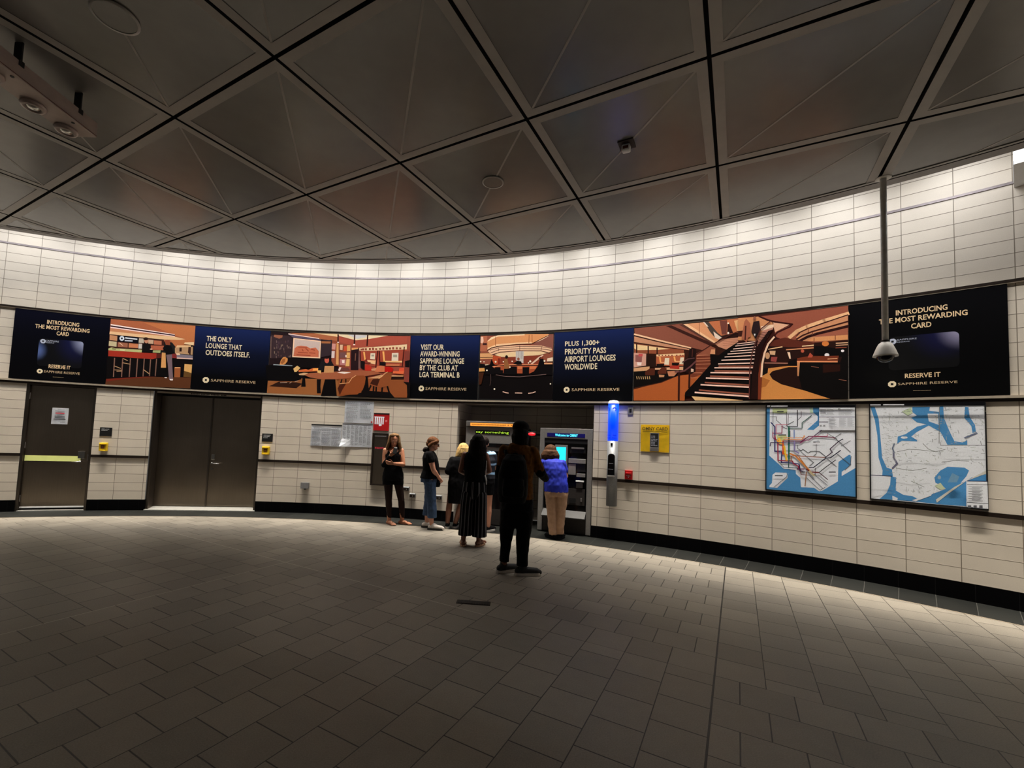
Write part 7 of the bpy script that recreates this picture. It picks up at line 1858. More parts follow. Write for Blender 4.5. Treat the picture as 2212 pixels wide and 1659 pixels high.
b.faces.new(v0[::-1]); b.faces.new(v1); obj('delivery_tray', b, M_MTRAY, t, world=False); lbox('kick_panel', t, M_MDARK, -hw+.085, hw-.085, .01, .06, .03, .285)
t = wall_thing('red_lamp', 'small glowing red light between the two ticket machines', 'lamp', 20.93, 1.66); t.location = wp(20.93, 1.66, -.10); t.matrix_basis = Matrix.Translation(wp(20.93, 1.66, -.10)) @ Matrix.Rotation(-th(20.93), 4, 'Z')
b = bmesh.new(); box(b, -.075, .075, -.05, 0, -.005, .085, bev=.01); obj('housing', b, M_BLACK, t, world=False)
b = bmesh.new(); lathe(b, [(0, -.03), (.06, -.02), (.068, 0), (.06, .02), (0, .03)], (0, 0, 0), 20); b.transform(Matrix.Translation((0, -.05, .04)) @ Matrix.Diagonal((1, .5, 1, 1))); obj('lens', b, M_REDGLOW, t, smooth=True, world=False)
b = bmesh.new(); box(b, -.03, .03, 0, .90, .02, .05); obj('arm', b, M_BLACK, t, world=False)
# ------------------------------------------------------------------ ceiling fittings
def ceiling_disc(x, y, r, label):
    t = thing('ceiling_speaker', label, 'speaker', (x, y, ZC-.012), 0, 'round grilles in the ceiling')
    b = bmesh.new(); lathe(b, [(r*.88, 0), (r, .002), (r, .012), (r*.88, .012), (r*.88, 0)], (0, 0, 0), 40); obj('rim', b, M_RIM, t, smooth=True, world=False)
    b = bmesh.new(); lathe(b, [(0, .003), (r*.88, .004), (r*.88, .02), (0, .02)], (0, 0, 0), 40); obj('grille', b, M_PANEL, t, world=False)
ceiling_disc(-2.86, 3.126, .150, 'large round ceiling grille at the upper left above the light box')
ceiling_disc(-.04, 5.07, .126, 'round ceiling grille in the middle of the ceiling')
t = thing('smoke_sensor', 'small white sensor on a dark square plate in the ceiling', 'sensor', (1.29, 4.31, ZC), math.radians(-29)); b = bmesh.new(); box(b, -.075, .075, -.075, .075, -.010, .0); obj('back_plate', b, mat('maroon_plate', (40, 22, 22), .7), t, world=False)
b = bmesh.new(); box(b, -.045, .035, -.03, .04, -.075, -.008, bev=.012); obj('sensor_body', b, M_WHITE, t, smooth=True, world=False)
b = bmesh.new(); box(b, -.032, .022, -.034, -.02, -.060, -.03, bev=.004); obj('sensor_lens', b, M_BROWN, t, world=False)
t = thing('emergency_light_box', 'long pale metal box with round lenses hung under the ceiling at left', 'light box', (-3.935, 3.25, 4.30), 0); y0_, y1_ = -1.05, .84
M_BOX = mat('pale_metal_box', (176, 160, 152), .42, .25, var=.14, scale=7)
b = bmesh.new(); box(b, -.125, .125, y0_, y1_, 0, .14, bev=.004); obj('housing', b, M_BOX, t, world=False)
b = bmesh.new(); box(b, .1252, .128, y0_, y1_, .012, .016); obj('seam', b, M_BROWN, t, world=False)
for yy in (.73, .43, .09, -.25, -.6):
    b = bmesh.new(); lathe(b, [(.085, 0), (.088, -.010), (.078, -.030), (.058, -.036), (.05, -.02), (0, -.022)], (-.06, yy, 0), 28); ln = obj('lens_ring', b, M_BOX, t, smooth=True, world=False)
    b = bmesh.new(); lathe(b, [(.047, -.022), (.03, -.034), (0, -.038)], (-.06, yy, 0), 24); obj('lens', b, M_CHROME, ln, smooth=True, world=False)
for yy in (.66, .14, -.4):
    b = bmesh.new(); box(b, .112, .130, yy-.02, yy+.02, .10, .145); box(b, .06, .125, yy-.006, yy+.006, .14, .30); obj('hanger', b, M_BLACK, t, world=False)
b = bmesh.new()
for yy in (.64, .12, -.42): cyl(b, (.085, yy, .001), (.085, yy, -.004), .013, n=12)
obj('bolt', b, M_BLACK, t, world=False)
# camera on a pole
t = thing('pole_camera', 'dome camera hanging on a long grey pole from the ceiling at right', 'camera', (4.209, 4.699, 2.56)); M_POLE = mat('pole_grey', (206, 204, 198), .4, .1, var=.12, scale=25)
b = bmesh.new(); cyl(b, (0, 0, .235), (0, 0, 2.06), .0285, n=24); po = obj('pole', b, M_POLE, t, world=False)
for p in po.data.polygons: p.use_smooth = abs(p.normal.z) < .5
b = bmesh.new(); lathe(b, [(.030, 2.03), (.07, 2.034), (.07, 2.042), (.03, 2.042)], (0, 0, 0), 24); obj('ceiling_flange', b, M_POLE, t, world=False)
b = bmesh.new(); lathe(b, [(0, .245), (.034, .245), (.036, .232), (.058, .212), (.078, .165), (.104, .090), (.106, .078), (.098, .080), (0, .080)], (0, 0, 0), 36); obj('housing', b, mat('camera_grey', (214, 208, 198), .45, .1, var=.06), t, smooth=True, world=False)
b = bmesh.new(); cyl(b, (0, 0, .236), (0, 0, .252), .038, n=24); obj('collar', b, M_BLACK, t, world=False)
b = bmesh.new(); lathe(b, [(.075, .082), (.073, .06), (.06, .035), (.035, .018), (0, .012)], (0, 0, 0), 32); obj('dome', b, M_BLACKG, t, smooth=True, world=False)
# white box on the wall at the far right
k0 = 34.02; t = wall_thing('wall_light_box', 'white box fixed high on the wall at the right edge', 'box', 35.3, 4.62); hw = (35.3-k0)*W
b = bmesh.new()
sec = [(0, 0), (-.62, 0), (-.62, .46), (0, .46)]
v0 = [b.verts.new((-hw, y, z)) for y, z in sec]; v1 = [b.verts.new((hw, y, z)) for y, z in sec]
for i in range(4): b.faces.new((v0[i], v1[i], v1[(i+1) % 4], v0[(i+1) % 4]))
b.faces.new(v0[::-1]); b.faces.new(v1); obj('housing', b, M_WHITE, t, world=False)
lbox('side_trim', t, M_PAPER, -hw-.004, -hw, -.60, -.02, .05, .06)
# drain slot in the floor
t = thing('floor_drain', 'small dark drain slot in the paving', 'drain', (-.058, 4.447, .0), math.radians(-5)); lbox('frame', t, M_BRONZE, -.165, .165, -.045, .045, .0005, .006); 
b = bmesh.new()
for i in range(12): box(b, -.150+i*.0255, -.150+i*.0255+.018, -.035, .035, .0055, .0075)
obj('slots', b, M_BLACK, t, world=False)
# ------------------------------------------------------------------ people
class Blob:
    """closed shapes gathered together, then fused by a voxel remesh into one continuous skin"""
    def __init__(s): s.b = bmesh.new()
    def cap(s, p, q, r0, r1=None, n=12):
        p, q = Vector(p), Vector(q); r1 = r0 if r1 is None else r1; d = q-p
        d = d.normalized() if d.length > 1e-6 else Vector((0, 0, 1)); a = d.orthogonal().normalized(); c = d.cross(a)
        prof = [(p-d*r0*math.sin(t), r0*math.cos(t)) for t in (1.25, .8, .4, 0)]+[(q+d*r1*math.sin(t), r1*math.cos(t)) for t in (0, .4, .8, 1.25)]
        rings = [[s.b.verts.new(o+(a*math.cos(2*math.pi*i/n)+c*math.sin(2*math.pi*i/n))*r) for i in range(n)] for o, r in prof]
        s._skin(rings, n)
    def _skin(s, rings, n):
        for x, y in zip(rings[:-1], rings[1:]):
            for i in range(n): s.b.faces.new((x[i], x[(i+1) % n], y[(i+1) % n], y[i]))
        s.b.faces.new(rings[0][::-1]); s.b.faces.new(rings[-1])
    def chain(s, pts, rs):
        for (p, q), (r0, r1) in zip(zip(pts[:-1], pts[1:]), zip(rs[:-1], rs[1:])): s.cap(p, q, r0, r1)
    def ell(s, c, r, rot=(0, 0, 0), n=16):
        m = Matrix.Translation(c) @ Matrix.Rotation(rot[2], 4, 'Z') @ Matrix.Rotation(rot[0], 4, 'X') @ Matrix.Rotation(rot[1], 4, 'Y') @ Matrix.Diagonal((*r, 1))
        bmesh.ops.create_uvsphere(s.b, u_segments=n, v_segments=n//2+2, radius=1, matrix=m)
    def loft(s, rows, n=24, pw=2.3):     # rows: (cx, cy, cz, rx, ry[, yaw])
        rings = []
        for row in rows:
            cx_, cy_, cz_, rx, ry = row[:5]; yw = row[5] if len(row) > 5 else 0
            rg = []
            for i in range(n):
                t = 2*math.pi*i/n; c_, s_ = math.cos(t), math.sin(t)
                x = rx*math.copysign(abs(c_)**(2/pw), c_); y = ry*math.copysign(abs(s_)**(2/pw), s_)
                rg.append(s.b.verts.new((cx_+x*math.cos(yw)-y*math.sin(yw), cy_+x*math.sin(yw)+y*math.cos(yw), cz_)))
            rings.append(rg)
        s._skin(rings, n)
    def build(s, name, m, parent, voxel=.008, smooth=4, folds=0.0, fs=9.0, label=None, seed=0):
        bmesh.ops.recalc_face_normals(s.b, faces=s.b.faces)
        me = bpy.data.meshes.new(name); s.b.to_mesh(me); s.b.free()
        o = bpy.data.objects.new(name, me); COL.objects.link(o)
        md = o.modifiers.new('r', 'REMESH'); md.mode = 'VOXEL'; md.voxel_size = voxel; md.use_smooth_shade = True
        if smooth: sm = o.modifiers.new('s', 'SMOOTH'); sm.factor = .5; sm.iterations = smooth
        bpy.context.view_layer.update(); dg = bpy.context.evaluated_depsgraph_get()
        m2 = bpy.data.meshes.new_from_object(o.evaluated_get(dg)); o.modifiers.clear(); o.data = m2; bpy.data.meshes.remove(me); m2.name = name
        if folds:
            off = Vector((seed*3.1, seed*1.7, 0)); ns = [v.normal.copy() for v in m2.vertices]
            for v, nn in zip(m2.vertices, ns):
                p = v.co; q = Vector((p.x*fs*1.4, p.y*fs*1.4, p.z*fs*.8))+off
                v.co += nn*(noise.noise(q)*.6+noise.noise(q*2.3)*.4)*folds
        for p in m2.polygons: p.use_smooth = True
        m2.materials.clear(); m2.materials.append(m); o.parent = parent
        if label: o['label'] = label
        return o
def V(*a): return Vector(a)
def hand(B, w, d, nrm, curl=.5, side=1, s=1.0):
    """palm and five fingers from wrist w along d; fingers bend towards nrm; the thumb leaves the palm edge"""
    w, d, nrm = Vector(w), Vector(d).normalized(), Vector(nrm); nrm = (nrm-d*nrm.dot(d)).normalized(); sd = d.cross(nrm)*side
    kn = w+d*.082*s
    for o_ in (-.026, -.009, .009, .026): B.cap(w+sd*o_*.62*s+d*.012*s, kn+sd*o_*s, .0135*s, .0115*s, 8)
    for i, (o_, L) in enumerate(((-.029, .066), (-.0098, .076), (.0098, .072), (.029, .058))):
        p = kn+sd*o_*s; a = curl*(.7+.12*i); fd = d.copy()
        for L_, r0, r1 in ((.46, .0092, .0085), (.30, .0085, .0078), (.24, .0078, .0066)):
            fd = (d*math.cos(a)+nrm*math.sin(a)); q = p+fd*L*L_*s; B.cap(p, q, r0*s, r1*s, 8); p = q; a += curl*.9
    t0 = w+d*.028*s-sd*.028*s; t1 = t0+(d*.55-sd*.62+nrm*.35).normalized()*.036*s; t2 = t1+(d*.8-sd*.05+nrm*.45).normalized()*.030*s; t3 = t2+(d*.75+sd*.2+nrm*.5).normalized()*.022*s
    B.cap(w+d*.015*s-sd*.012*s, t0, .015*s, .014*s, 8); B.cap(t0, t1, .013*s, .011*s, 8); B.cap(t1, t2, .0105*s, .0095*s, 8); B.cap(t2, t3, .0092*s, .0075*s, 8)
def head(B, c, f, s=1.0, tilt=0.0, nb=None):
    """skull, jaw, nose, brow, lips and ears; f is the way the face looks (horizontal), tilt > 0 looks down"""
    c = Vector(c); f = Vector(f).normalized(); yaw = math.atan2(-f.x, f.y); rt = f.cross(V(0, 0, 1)); up = V(0, 0, 1)
    fw = f*math.cos(tilt)-up*math.sin(tilt); u2 = up*math.cos(tilt)+f*math.sin(tilt); rot = (-tilt, 0, yaw)
    P = lambda a, b_, e: c+rt*a*s+fw*b_*s+u2*e*s
    B.ell(P(0, -.012, .018), (.074*s, .094*s, .092*s), rot); B.ell(P(0, .018, -.035), (.058*s, .066*s, .082*s), rot)
    B.ell(P(0, .052, -.088), (.026*s, .026*s, .022*s), rot); B.ell(P(0, .078, .012), (.050*s, .012*s, .014*s), rot)      # chin, brow
    B.cap(P(0, .084, .004), P(0, .104, -.030), .008*s, .013*s, 8); B.ell(P(0, .092, -.033), (.017*s, .011*s, .009*s), rot)  # nose
    B.ell(P(0, .078, -.062), (.024*s, .011*s, .006*s), rot); B.ell(P(0, .077, -.070), (.020*s, .010*s, .007*s), rot)
    for k in (-1, 1):
        B.ell(P(k*.030, .062, -.018), (.020*s, .016*s, .016*s), rot); B.ell(P(k*.076, -.006, -.012), (.010*s, .020*s, .032*s), rot)
    return P, rot
def face_parts(parent, P, rot, s, lipm):
    for k in (-1, 1):
        B = Blob(); B.ell(P(k*.030, .0795, -.002), (.013*s, .006*s, .0065*s), rot, 12); e = B.build('eye', mat('eye_white', (206, 198, 190), .3), parent, .002, 0)
        B = Blob(); B.ell(P(k*.030, .0845, -.002), (.006*s, .003*s, .006*s), rot, 10); B.build('iris', mat('iris_dark', (34, 24, 18), .25), e, .0015, 0)
        B = Blob(); B.cap(P(k*.017, .086, .021), P(k*.044, .079, .022), .0035*s, .0025*s, 8); B.build('eyebrow', mat('brow_dark', (52, 36, 26), .8), parent, .002, 0)
    B = Blob(); B.ell(P(0, .0865, -.066), (.021*s, .006*s, .0075*s), rot, 12); B.build('lips', lipm, parent, .002, 1)
def limb_arm(B, sh, el, wr, r=(.050, .040, .036, .026)):
    sh, el, wr = Vector(sh), Vector(el), Vector(wr)
    B.cap(sh, sh.lerp(el, .45), r[0], r[0]*.94); B.cap(sh.lerp(el, .4), el, r[0]*.94, r[1]*.92); fm = el.lerp(wr, .3); B.cap(el, fm, r[1]*.92, r[2]*1.04); B.cap(fm, wr, r[2]*1.04, r[3])
def limb_leg(B, hip, kn, an, back, r=(.085, .055, .055, .036)):
    hip, kn, an, back = Vector(hip), Vector(kn), Vector(an), Vector(back).normalized()
    B.cap(hip, hip.lerp(kn, .5), r[0], r[0]*.84); B.cap(hip.lerp(kn, .5), kn, r[0]*.84, r[1]); cf = kn.lerp(an, .30)+back*.016; B.cap(kn, cf, r[1]*.95, r[2]); B.cap(cf, an, r[2], r[3])
def foot(B, an, d, L=.23, z=.0):
    an, d = Vector(an), Vector(d).normalized(); sd = d.cross(V(0, 0, 1)); base = V(an.x, an.y, z)
    B.cap(an, base+V(0, 0, .04)-d*.01, .036, .034); B.cap(base-d*.045+V(0, 0, .030), base+d*.06+V(0, 0, .036), .030, .036)
    for k in (-1, 1): B.cap(base+d*.05+V(0, 0, .034), base+d*(L*.62)+sd*.022*k+V(0, 0, .022), .030, .021)
    for k in range(5): B.cap(base+d*(L*.60)+sd*(-.034+.017*k)+V(0, 0, .018), base+d*(L*(.79-.035*abs(k-1)))+sd*(-.036+.018*k)+V(0, 0, .013), .0125, .0095, 8)
def shoe(parent, an, d, m, sole, L=.27, h=.085, w=.042, z=0.0, name='shoe', strapm=None):
    an, d = Vector(an), Vector(d).normalized(); yaw = math.atan2(-d.x, d.y); base = V(an.x, an.y, z); sd = d.cross(V(0, 0, 1))
    B = Blob(); B.cap(base-d*.045+V(0, 0, .050), base+d*.02+V(0, 0, .060), w*.92, w*.90); B.cap(base+V(0, 0, h), base+V(0, 0, .05), w*.93, w); B.cap(base+d*.02+V(0, 0, .056), base+d*(L*.55)+V(0, 0, .044), w*.92, w*.84); B.cap(base+d*(L*.5)+V(0, 0, .042), base+d*(L*.66)+V(0, 0, .036), w*.88, w*.64)
    o = B.build(name, m, parent, .006, 3)
    for v in o.data.vertices: v.co.z = max(v.co.z, z+.016)
    B = Blob(); q = [base+d*t+V(0, 0, .014) for t in (-.058, 0, .06, .12, .175)]; ws = (w*.86, w*.98, w*.95, w*1.04, w*.74)
    rows = []
    b = bmesh.new(); outl = []
    n = 26
    for i in range(n):
        t = 2*math.pi*i/n; u = math.cos(t); x = (u+1)/2*(L+.004)-.094; ww = w*1.14*(1-.12*math.cos(3*u))*abs(math.sin(t))**.72; outl.append((x, math.copysign(ww, math.sin(t))))
    lo = [b.verts.new(base+d*x+sd*y+V(0, 0, .002)) for x, y in outl]; hi = [b.verts.new(base+d*x+sd*y+V(0, 0, .034)) for x, y in outl]
    b.faces.new(lo[::-1]); b.faces.new(hi)
    for i in range(n): b.faces.new((lo[i], lo[(i+1) % n], hi[(i+1) % n], hi[i]))
    B.b.free(); obj('sole', b, sole, o, world=False)
    return o
SKIN_A = mat('skin_tan', (186, 124, 92), .5, var=.06); SKIN_B = mat('skin_fair', (196, 138, 112), .5, var=.06); SKIN_D = mat('skin_deep', (120, 74, 54), .5, var=.06)
LIP = mat('lip_tone', (150, 70, 66), .45); BLKCLOTH = mat('black_cloth', (9, 8, 10), .9, var=.25, scale=30, spec=.12); CHAR = mat('charcoal_cloth', (12, 11, 13), .9, var=.2, scale=30, spec=.12)
SOLEW = mat('white_sole', (196, 190, 182), .6); SANDAL = mat('beige_strap', (170, 132, 104), .55)
def hair_mat(name, rgb): return mat(name, rgb, .7, var=.35, scale=60, spec=.10)
def person(label, x, y): return thing('person', label, 'person', (x, y, 0), math.atan2(-x, y))
# ---- the woman with a phone: faces the room, weight on one leg
p = person('person in black tank top and shorts with long fair hair, looking at a phone', -1.53, 8.06)
B = Blob(); P, rot = head(B, (-.118, -.035, 1.492), (.16, -1, 0), .98, .42)
B.cap((-.122, .005, 1.43), (-.122, .015, 1.33), .050, .054); B.loft([(-.122, .02, 1.36, .06, .055), (-.122, .02, 1.325, .13, .075), (-.122, .02, 1.27, .165, .095), (-.12, .015, 1.18, .145, .105), (-.115, .015, 1.06, .125, .095), (-.11, .015, .98, .145, .105), (-.105, .015, .88, .17, .115), (-.105, .015, .80, .165, .11)])
limb_arm(B, (-.262, .015, 1.30), (-.272, -.03, 1.055), (-.175, -.155, 1.215)); limb_arm(B, (.018, .015, 1.305), (.065, -.045, 1.065), (-.105, -.165, 1.085))
hand(B, (-.170, -.162, 1.222), (.62, -.25, .62), (.3, .9, .1), .55, -1); hand(B, (-.11, -.168, 1.086), (-1, -.05, .10), (0, .8, .3), .5, 1)
limb_leg(B, (-.185, .01, .82), (-.160, -.01, .43), (-.135, .02, .095), (0, 1, 0)); limb_leg(B, (-.020, .01, .82), (.060, -.005, .43), (.093, .03, .095), (0, 1, 0))
foot(B, (-.135, .02, .09), (.55, -.83, 0)); foot(B, (.093, .03, .09), (.88, -.48, 0))
B.build('body', SKIN_A, p, .006, 3); face_parts(p, P, rot, .98, LIP)
B = Blob(); hc = V(-.118, -.030, 1.51); B.ell(hc+V(0, .030, .022), (.090, .092, .088), (-.3, 0, -.15)); B.ell(hc+V(-.022, -.028, .066), (.060, .062, .034)); B.ell(hc+V(.04, -.02, .066), (.045, .06, .034))
for i in range(22):
    a = math.radians(-28+i*11.2); ox, oy = math.cos(a)*.088, math.sin(a)*.085
    if oy < -.03 and abs(ox) < .06: continue
    zl = 1.27+.05*abs(math.sin(i*2.3)); B.chain([hc+V(ox*.92, oy+.02, .04), hc+V(ox*1.08, oy+.01, -.06), V(-.118+ox*1.38, .0+oy*.9, 1.36), V(-.118+ox*1.32+.01*math.sin(i), .0+oy*.9-.01, zl)], [.022, .024, .022, .010])
B.build('hair', hair_mat('fair_streaked_hair', (122, 92, 62)), p, .007, 2, .004, 30)
B = Blob(); B.loft([(-.122, .018, 1.285, .135, .098), (-.122, .018, 1.22, .158, .112), (-.118, .016, 1.14, .145, .112), (-.113, .015, 1.04, .138, .104), (-.108, .015, .96, .165, .118)])
for k in (-1, 1): B.chain([(-.122+k*.082, -.062, 1.26), (-.122+k*.092, .0, 1.352), (-.122+k*.085, .07, 1.29)], [.016, .014, .018])
B.build('tank_top', BLKCLOTH, p, .007, 3, .006, 14)
B = Blob(); B.loft([(-.108, .015, 1.0, .152, .112), (-.106, .015, .90, .182, .128), (-.105, .015, .82, .186, .130), (-.105, .015, .785, .186, .128)]); B.loft([(-.190, .012, .83, .100, .108), (-.190, .010, .70, .094, .100)]); B.loft([(-.018, .012, .83, .100, .108), (-.008, .010, .70, .094, .100)])
B.build('shorts', CHAR, p, .008, 3, .008, 12, seed=2)
B = Blob(); B.cap((-.275, -.02, 1.045), (-.182, -.150, 1.20), .047, .036); B.build('dark_sleeve', BLKCLOTH, p, .006, 3, .003, 20)
for an, d in (((-.135, .02), (.55, -.83)), ((.093, .03), (.88, -.48))):
    d = V(d[0], d[1], 0).normalized(); sd = d.cross(V(0, 0, 1)); c = V(an[0], an[1], 0)
    B = Blob(); B.loft([(c.x+d.x*.06, c.y+d.y*.06, .002, .044, .125, math.atan2(-d.x, d.y)), (c.x+d.x*.06, c.y+d.y*.06, .014, .044, .125, math.atan2(-d.x, d.y))]); B.chain([c+d*.12+sd*.042+V(0, 0, .014), c+d*.10+V(0, 0, .052), c+d*.12-sd*.042+V(0, 0, .014)], [.008, .008, .008]); B.build('sandal', mat('brown_sandal', (92, 54, 38), .6), p, .004, 1)
LEGG = mat('dark_leggings', (34, 19, 16), .8, var=.15, spec=.2); B = Blob(); limb_leg(B, (-.185, .01, .80), (-.160, -.01, .43), (-.135, .02, .13), (0, 1, 0), (.089, .060, .060, .041)); limb_leg(B, (-.020, .01, .80), (.060, -.005, .43), (.093, .03, .13), (0, 1, 0), (.089, .060, .060, .041)); B.build('leggings', LEGG, p, .007, 3)
ph = thing('smartphone', 'dark smartphone held up by the woman in the tank top', 'phone', root_matrix(p) @ V(-.098, -.235, 1.258), p.rotation_euler.z)
PHM = mat('phone_black', (5, 5, 6), .75, spec=.1)
b = bmesh.new(); box(b, -.034, .034, -.0045, .0045, 0, .135, bev=.003); b.transform(Matrix.Rotation(math.radians(-28), 4, 'X') @ Matrix.Rotation(math.radians(8), 4, 'Y')); obj('case', b, PHM, ph, world=False)
b = bmesh.new(); box(b, -.026, .020, -.0065, -.0044, .108, .130, bev=.001); b.transform(Matrix.Rotation(math.radians(-28), 4, 'X') @ Matrix.Rotation(math.radians(8), 4, 'Y')); obj('camera_bump', b, M_ALU, ph, world=False)
# ---- the woman in cropped jeans: stands in profile looking to the right
p = person('person in black tee and cropped jeans, in profile with hands clasped', -.86, 7.82)
B = Blob(); P, rot = head(B, (-.050, 0, 1.462), (1, -.12, 0), .98, .18)
B.cap((-.068, 0, 1.40), (-.100, 0, 1.30), .050, .056); B.loft([(-.105, 0, 1.33, .06, .07), (-.108, 0, 1.29, .085, .135), (-.098, 0, 1.22, .112, .17), (-.085, 0, 1.12, .120, .16), (-.075, 0, 1.02, .122, .15), (-.080, 0, .94, .140, .165), (-.095, 0, .86, .135, .175), (-.10, 0, .80, .12, .165)])
limb_arm(B, (-.105, -.165, 1.265), (-.030, -.190, 1.015), (.070, -.085, .875), (.056, .044, .040, .028)); limb_arm(B, (-.105, .165, 1.265), (-.010, .185, 1.015), (.075, .055, .865), (.056, .044, .040, .028))
hand(B, (.072, -.080, .872), (.45, .55, -.72), (-.2, .8, .3), .75, 1); hand(B, (.078, .050, .862), (.35, -.6, -.72), (-.2, -.8, .3), .7, -1)
limb_leg(B, (-.10, -.09, .83), (-.040, -.095, .46), (-.020, -.100, .095), (-1, 0, 0)); limb_leg(B, (-.10, .09, .83), (-.080, .085, .46), (-.105, .085, .095), (-1, 0, 0))
B.cap((-.020, -.10, .10), (-.01, -.10, .05), .034, .034); B.cap((-.105, .085, .10), (-.095, .085, .05), .034, .034)
B.build('body', SKIN_B, p, .006, 3); face_parts(p, P, rot, .98, LIP)
B = Blob()
for k in (-1, 1): B.cap(P(k*.030-.016, .094, -.003), P(k*.030+.016, .094, -.003), .013, .013, 10); B.cap(P(k*.05, .088, 0), P(k*.079, -.01, 0), .004, .004, 8)
B.build('glasses', M_BLACKG, p, .0025, 1)
B = Blob(); B.ell(P(0, -.022, .034), (.088, .104, .090), rot); B.ell(P(0, .035, .062), (.074, .050, .036), rot)
for k in (-1, 1): B.cap(P(k*.070, .045, .048), P(k*.080, -.02, .0), .022, .030); B.cap(P(k*.080, -.02, .0), P(k*.076, -.06, -.055), .030, .030)
B.ell(P(0, -.085, -.015), (.070, .050, .060), rot); B.build('hair', hair_mat('auburn_hair', (98, 62, 38)), p, .007, 2, .005, 26)
B = Blob(); B.ell((-.165, 0, 1.362), (.062, .062, .038), (0, .15, 0)); B.ell((-.205, -.01, 1.345), (.030, .045, .034)); B.build('hair_bun', hair_mat('dark_hair', (30, 22, 19)), p, .006, 2, .006, 24)
B = Blob(); B.loft([(-.110, 0, 1.335, .068, .085), (-.112, 0, 1.30, .098, .150), (-.100, 0, 1.22, .130, .186), (-.084, 0, 1.10, .142, .178), (-.072, 0, 1.0, .146, .170), (-.078, 0, .93, .164, .186), (-.092, 0, .865, .168, .195)])
for k in (-1, 1): B.cap((-.106, k*.160, 1.275), (-.078, k*.182, 1.185), .064, .064)
B.build('tee_shirt', BLKCLOTH, p, .008, 3, .008, 11, seed=3)
JEAN = mat('blue_denim', (46, 68, 98), .8, var=.3, scale=22)
B = Blob(); B.loft([(-.086, 0, .93, .138, .160), (-.098, 0, .86, .146, .176), (-.100, 0, .80, .142, .180)])
for y_, pts in ((-.092, ((-.085, .80, .105), (-.060, .62, .092), (-.040, .46, .082), (-.028, .33, .084), (-.020, .205, .082))), (.088, ((-.085, .80, .105), (-.075, .62, .092), (-.085, .46, .082), (-.098, .33, .082), (-.108, .215, .080)))): B.loft([(x, y_, z, r, r*.92) for x, z, r in pts])
B.build('jeans', JEAN, p, .008, 2, .011, 15, seed=5)
WSH = mat('white_trainer', (206, 196, 186), .6, var=.10)
shoe(p, (.000, -.105), (1, -.22, 0), WSH, M_BLACK, .27, .08, .043); shoe(p, (-.110, .085), (1, -.10, 0), WSH, M_BLACK, .26, .08, .042)
B = Blob(); B.loft([(.045, 0, .72, .045, .085), (.05, 0, .79, .055, .10), (.045, 0, .86, .035, .09)]); B.chain([(.04, -.09, .85), (-.02, -.17, 1.1), (-.10, -.13, 1.33)], [.008, .008, .008]); B.build('belt_bag', CHAR, p, .006, 2)
# ---- the fair-haired woman at the left machine
p = person('person with blonde bob and black dress at the left ticket machine, partly hidden', -.54, 7.92)
B = Blob(); P, rot = head(B, (.150, .06, 1.375), (.25, 1, 0), .95, .25); B.cap((.148, .03, 1.31), (.12, .0, 1.20), .05, .055)
B.loft([(.10, 0, 1.22, .12, .08), (.09, 0, 1.12, .16, .10), (.085, 0, .95, .14, .10), (.08, 0, .82, .165, .12)]); limb_arm(B, (-.04, .0, 1.17), (-.095, -.02, .985), (-.03, .19, .985)); limb_arm(B, (.215, .0, 1.17), (.27, .0, .985), (.20, .20, 1.0))
hand(B, (-.028, .195, .987), (.3, .9, .1), (.3, 0, -.8), .5, 1); hand(B, (.198, .205, 1.0), (-.2, .9, .1), (-.3, 0, -.8), .5, -1)
limb_leg(B, (.0, 0, .80), (-.055, 0, .44), (-.075, .01, .09), (0, -1, 0)); limb_leg(B, (.16, 0, .80), (.15, 0, .44), (.06, .03, .09), (0, -1, 0)); B.cap((-.075, .01, .09), (-.075, .03, .05), .034, .034); B.cap((.06, .03, .09), (.06, .05, .05), .034, .034)
B.build('body', SKIN_D, p, .007, 3)
B = Blob(); B.ell(P(0, -.02, .03), (.092, .10, .090), rot)
for i in range(16):
    a = math.radians(150+i*16); q = V(.150+math.cos(a)*.085, .05+math.sin(a)*.085, 1.40); B.chain([q, q+V(math.cos(a)*.02, -.01, -.08), q+V(math.cos(a)*.035-.008, -.015, -.145)], [.026, .026, .014])
B.build('hair', hair_mat('blonde_hair', (188, 154, 98)), p, .007, 2, .005, 26)
B = Blob(); B.loft([(.10, 0, 1.245, .10, .085), (.09, 0, 1.19, .155, .11), (.085, 0, 1.06, .165, .125), (.08, 0, .90, .165, .125), (.075, 0, .78, .175, .135), (.07, 0, .60, .165, .13), (.065, 0, .44, .155, .125)]); B.cap((-.04, 0, 1.18), (-.10, -.02, .99), .068, .066); B.cap((-.10, -.02, .985), (-.04, .15, .985), .066, .055); B.cap((.215, 0, 1.18), (.275, 0, .985), .068, .062); B.cap((.275, 0, .985), (.21, .16, 1.0), .062, .052)
B.build('dress', BLKCLOTH, p, .008, 3, .010, 9, seed=6)
for an, d in (((-.075, .02), (.1, 1, 0)), ((.06, .05), (.25, 1, 0))): shoe(p, an, d, CHAR, SOLEW, .25, .10, .040)
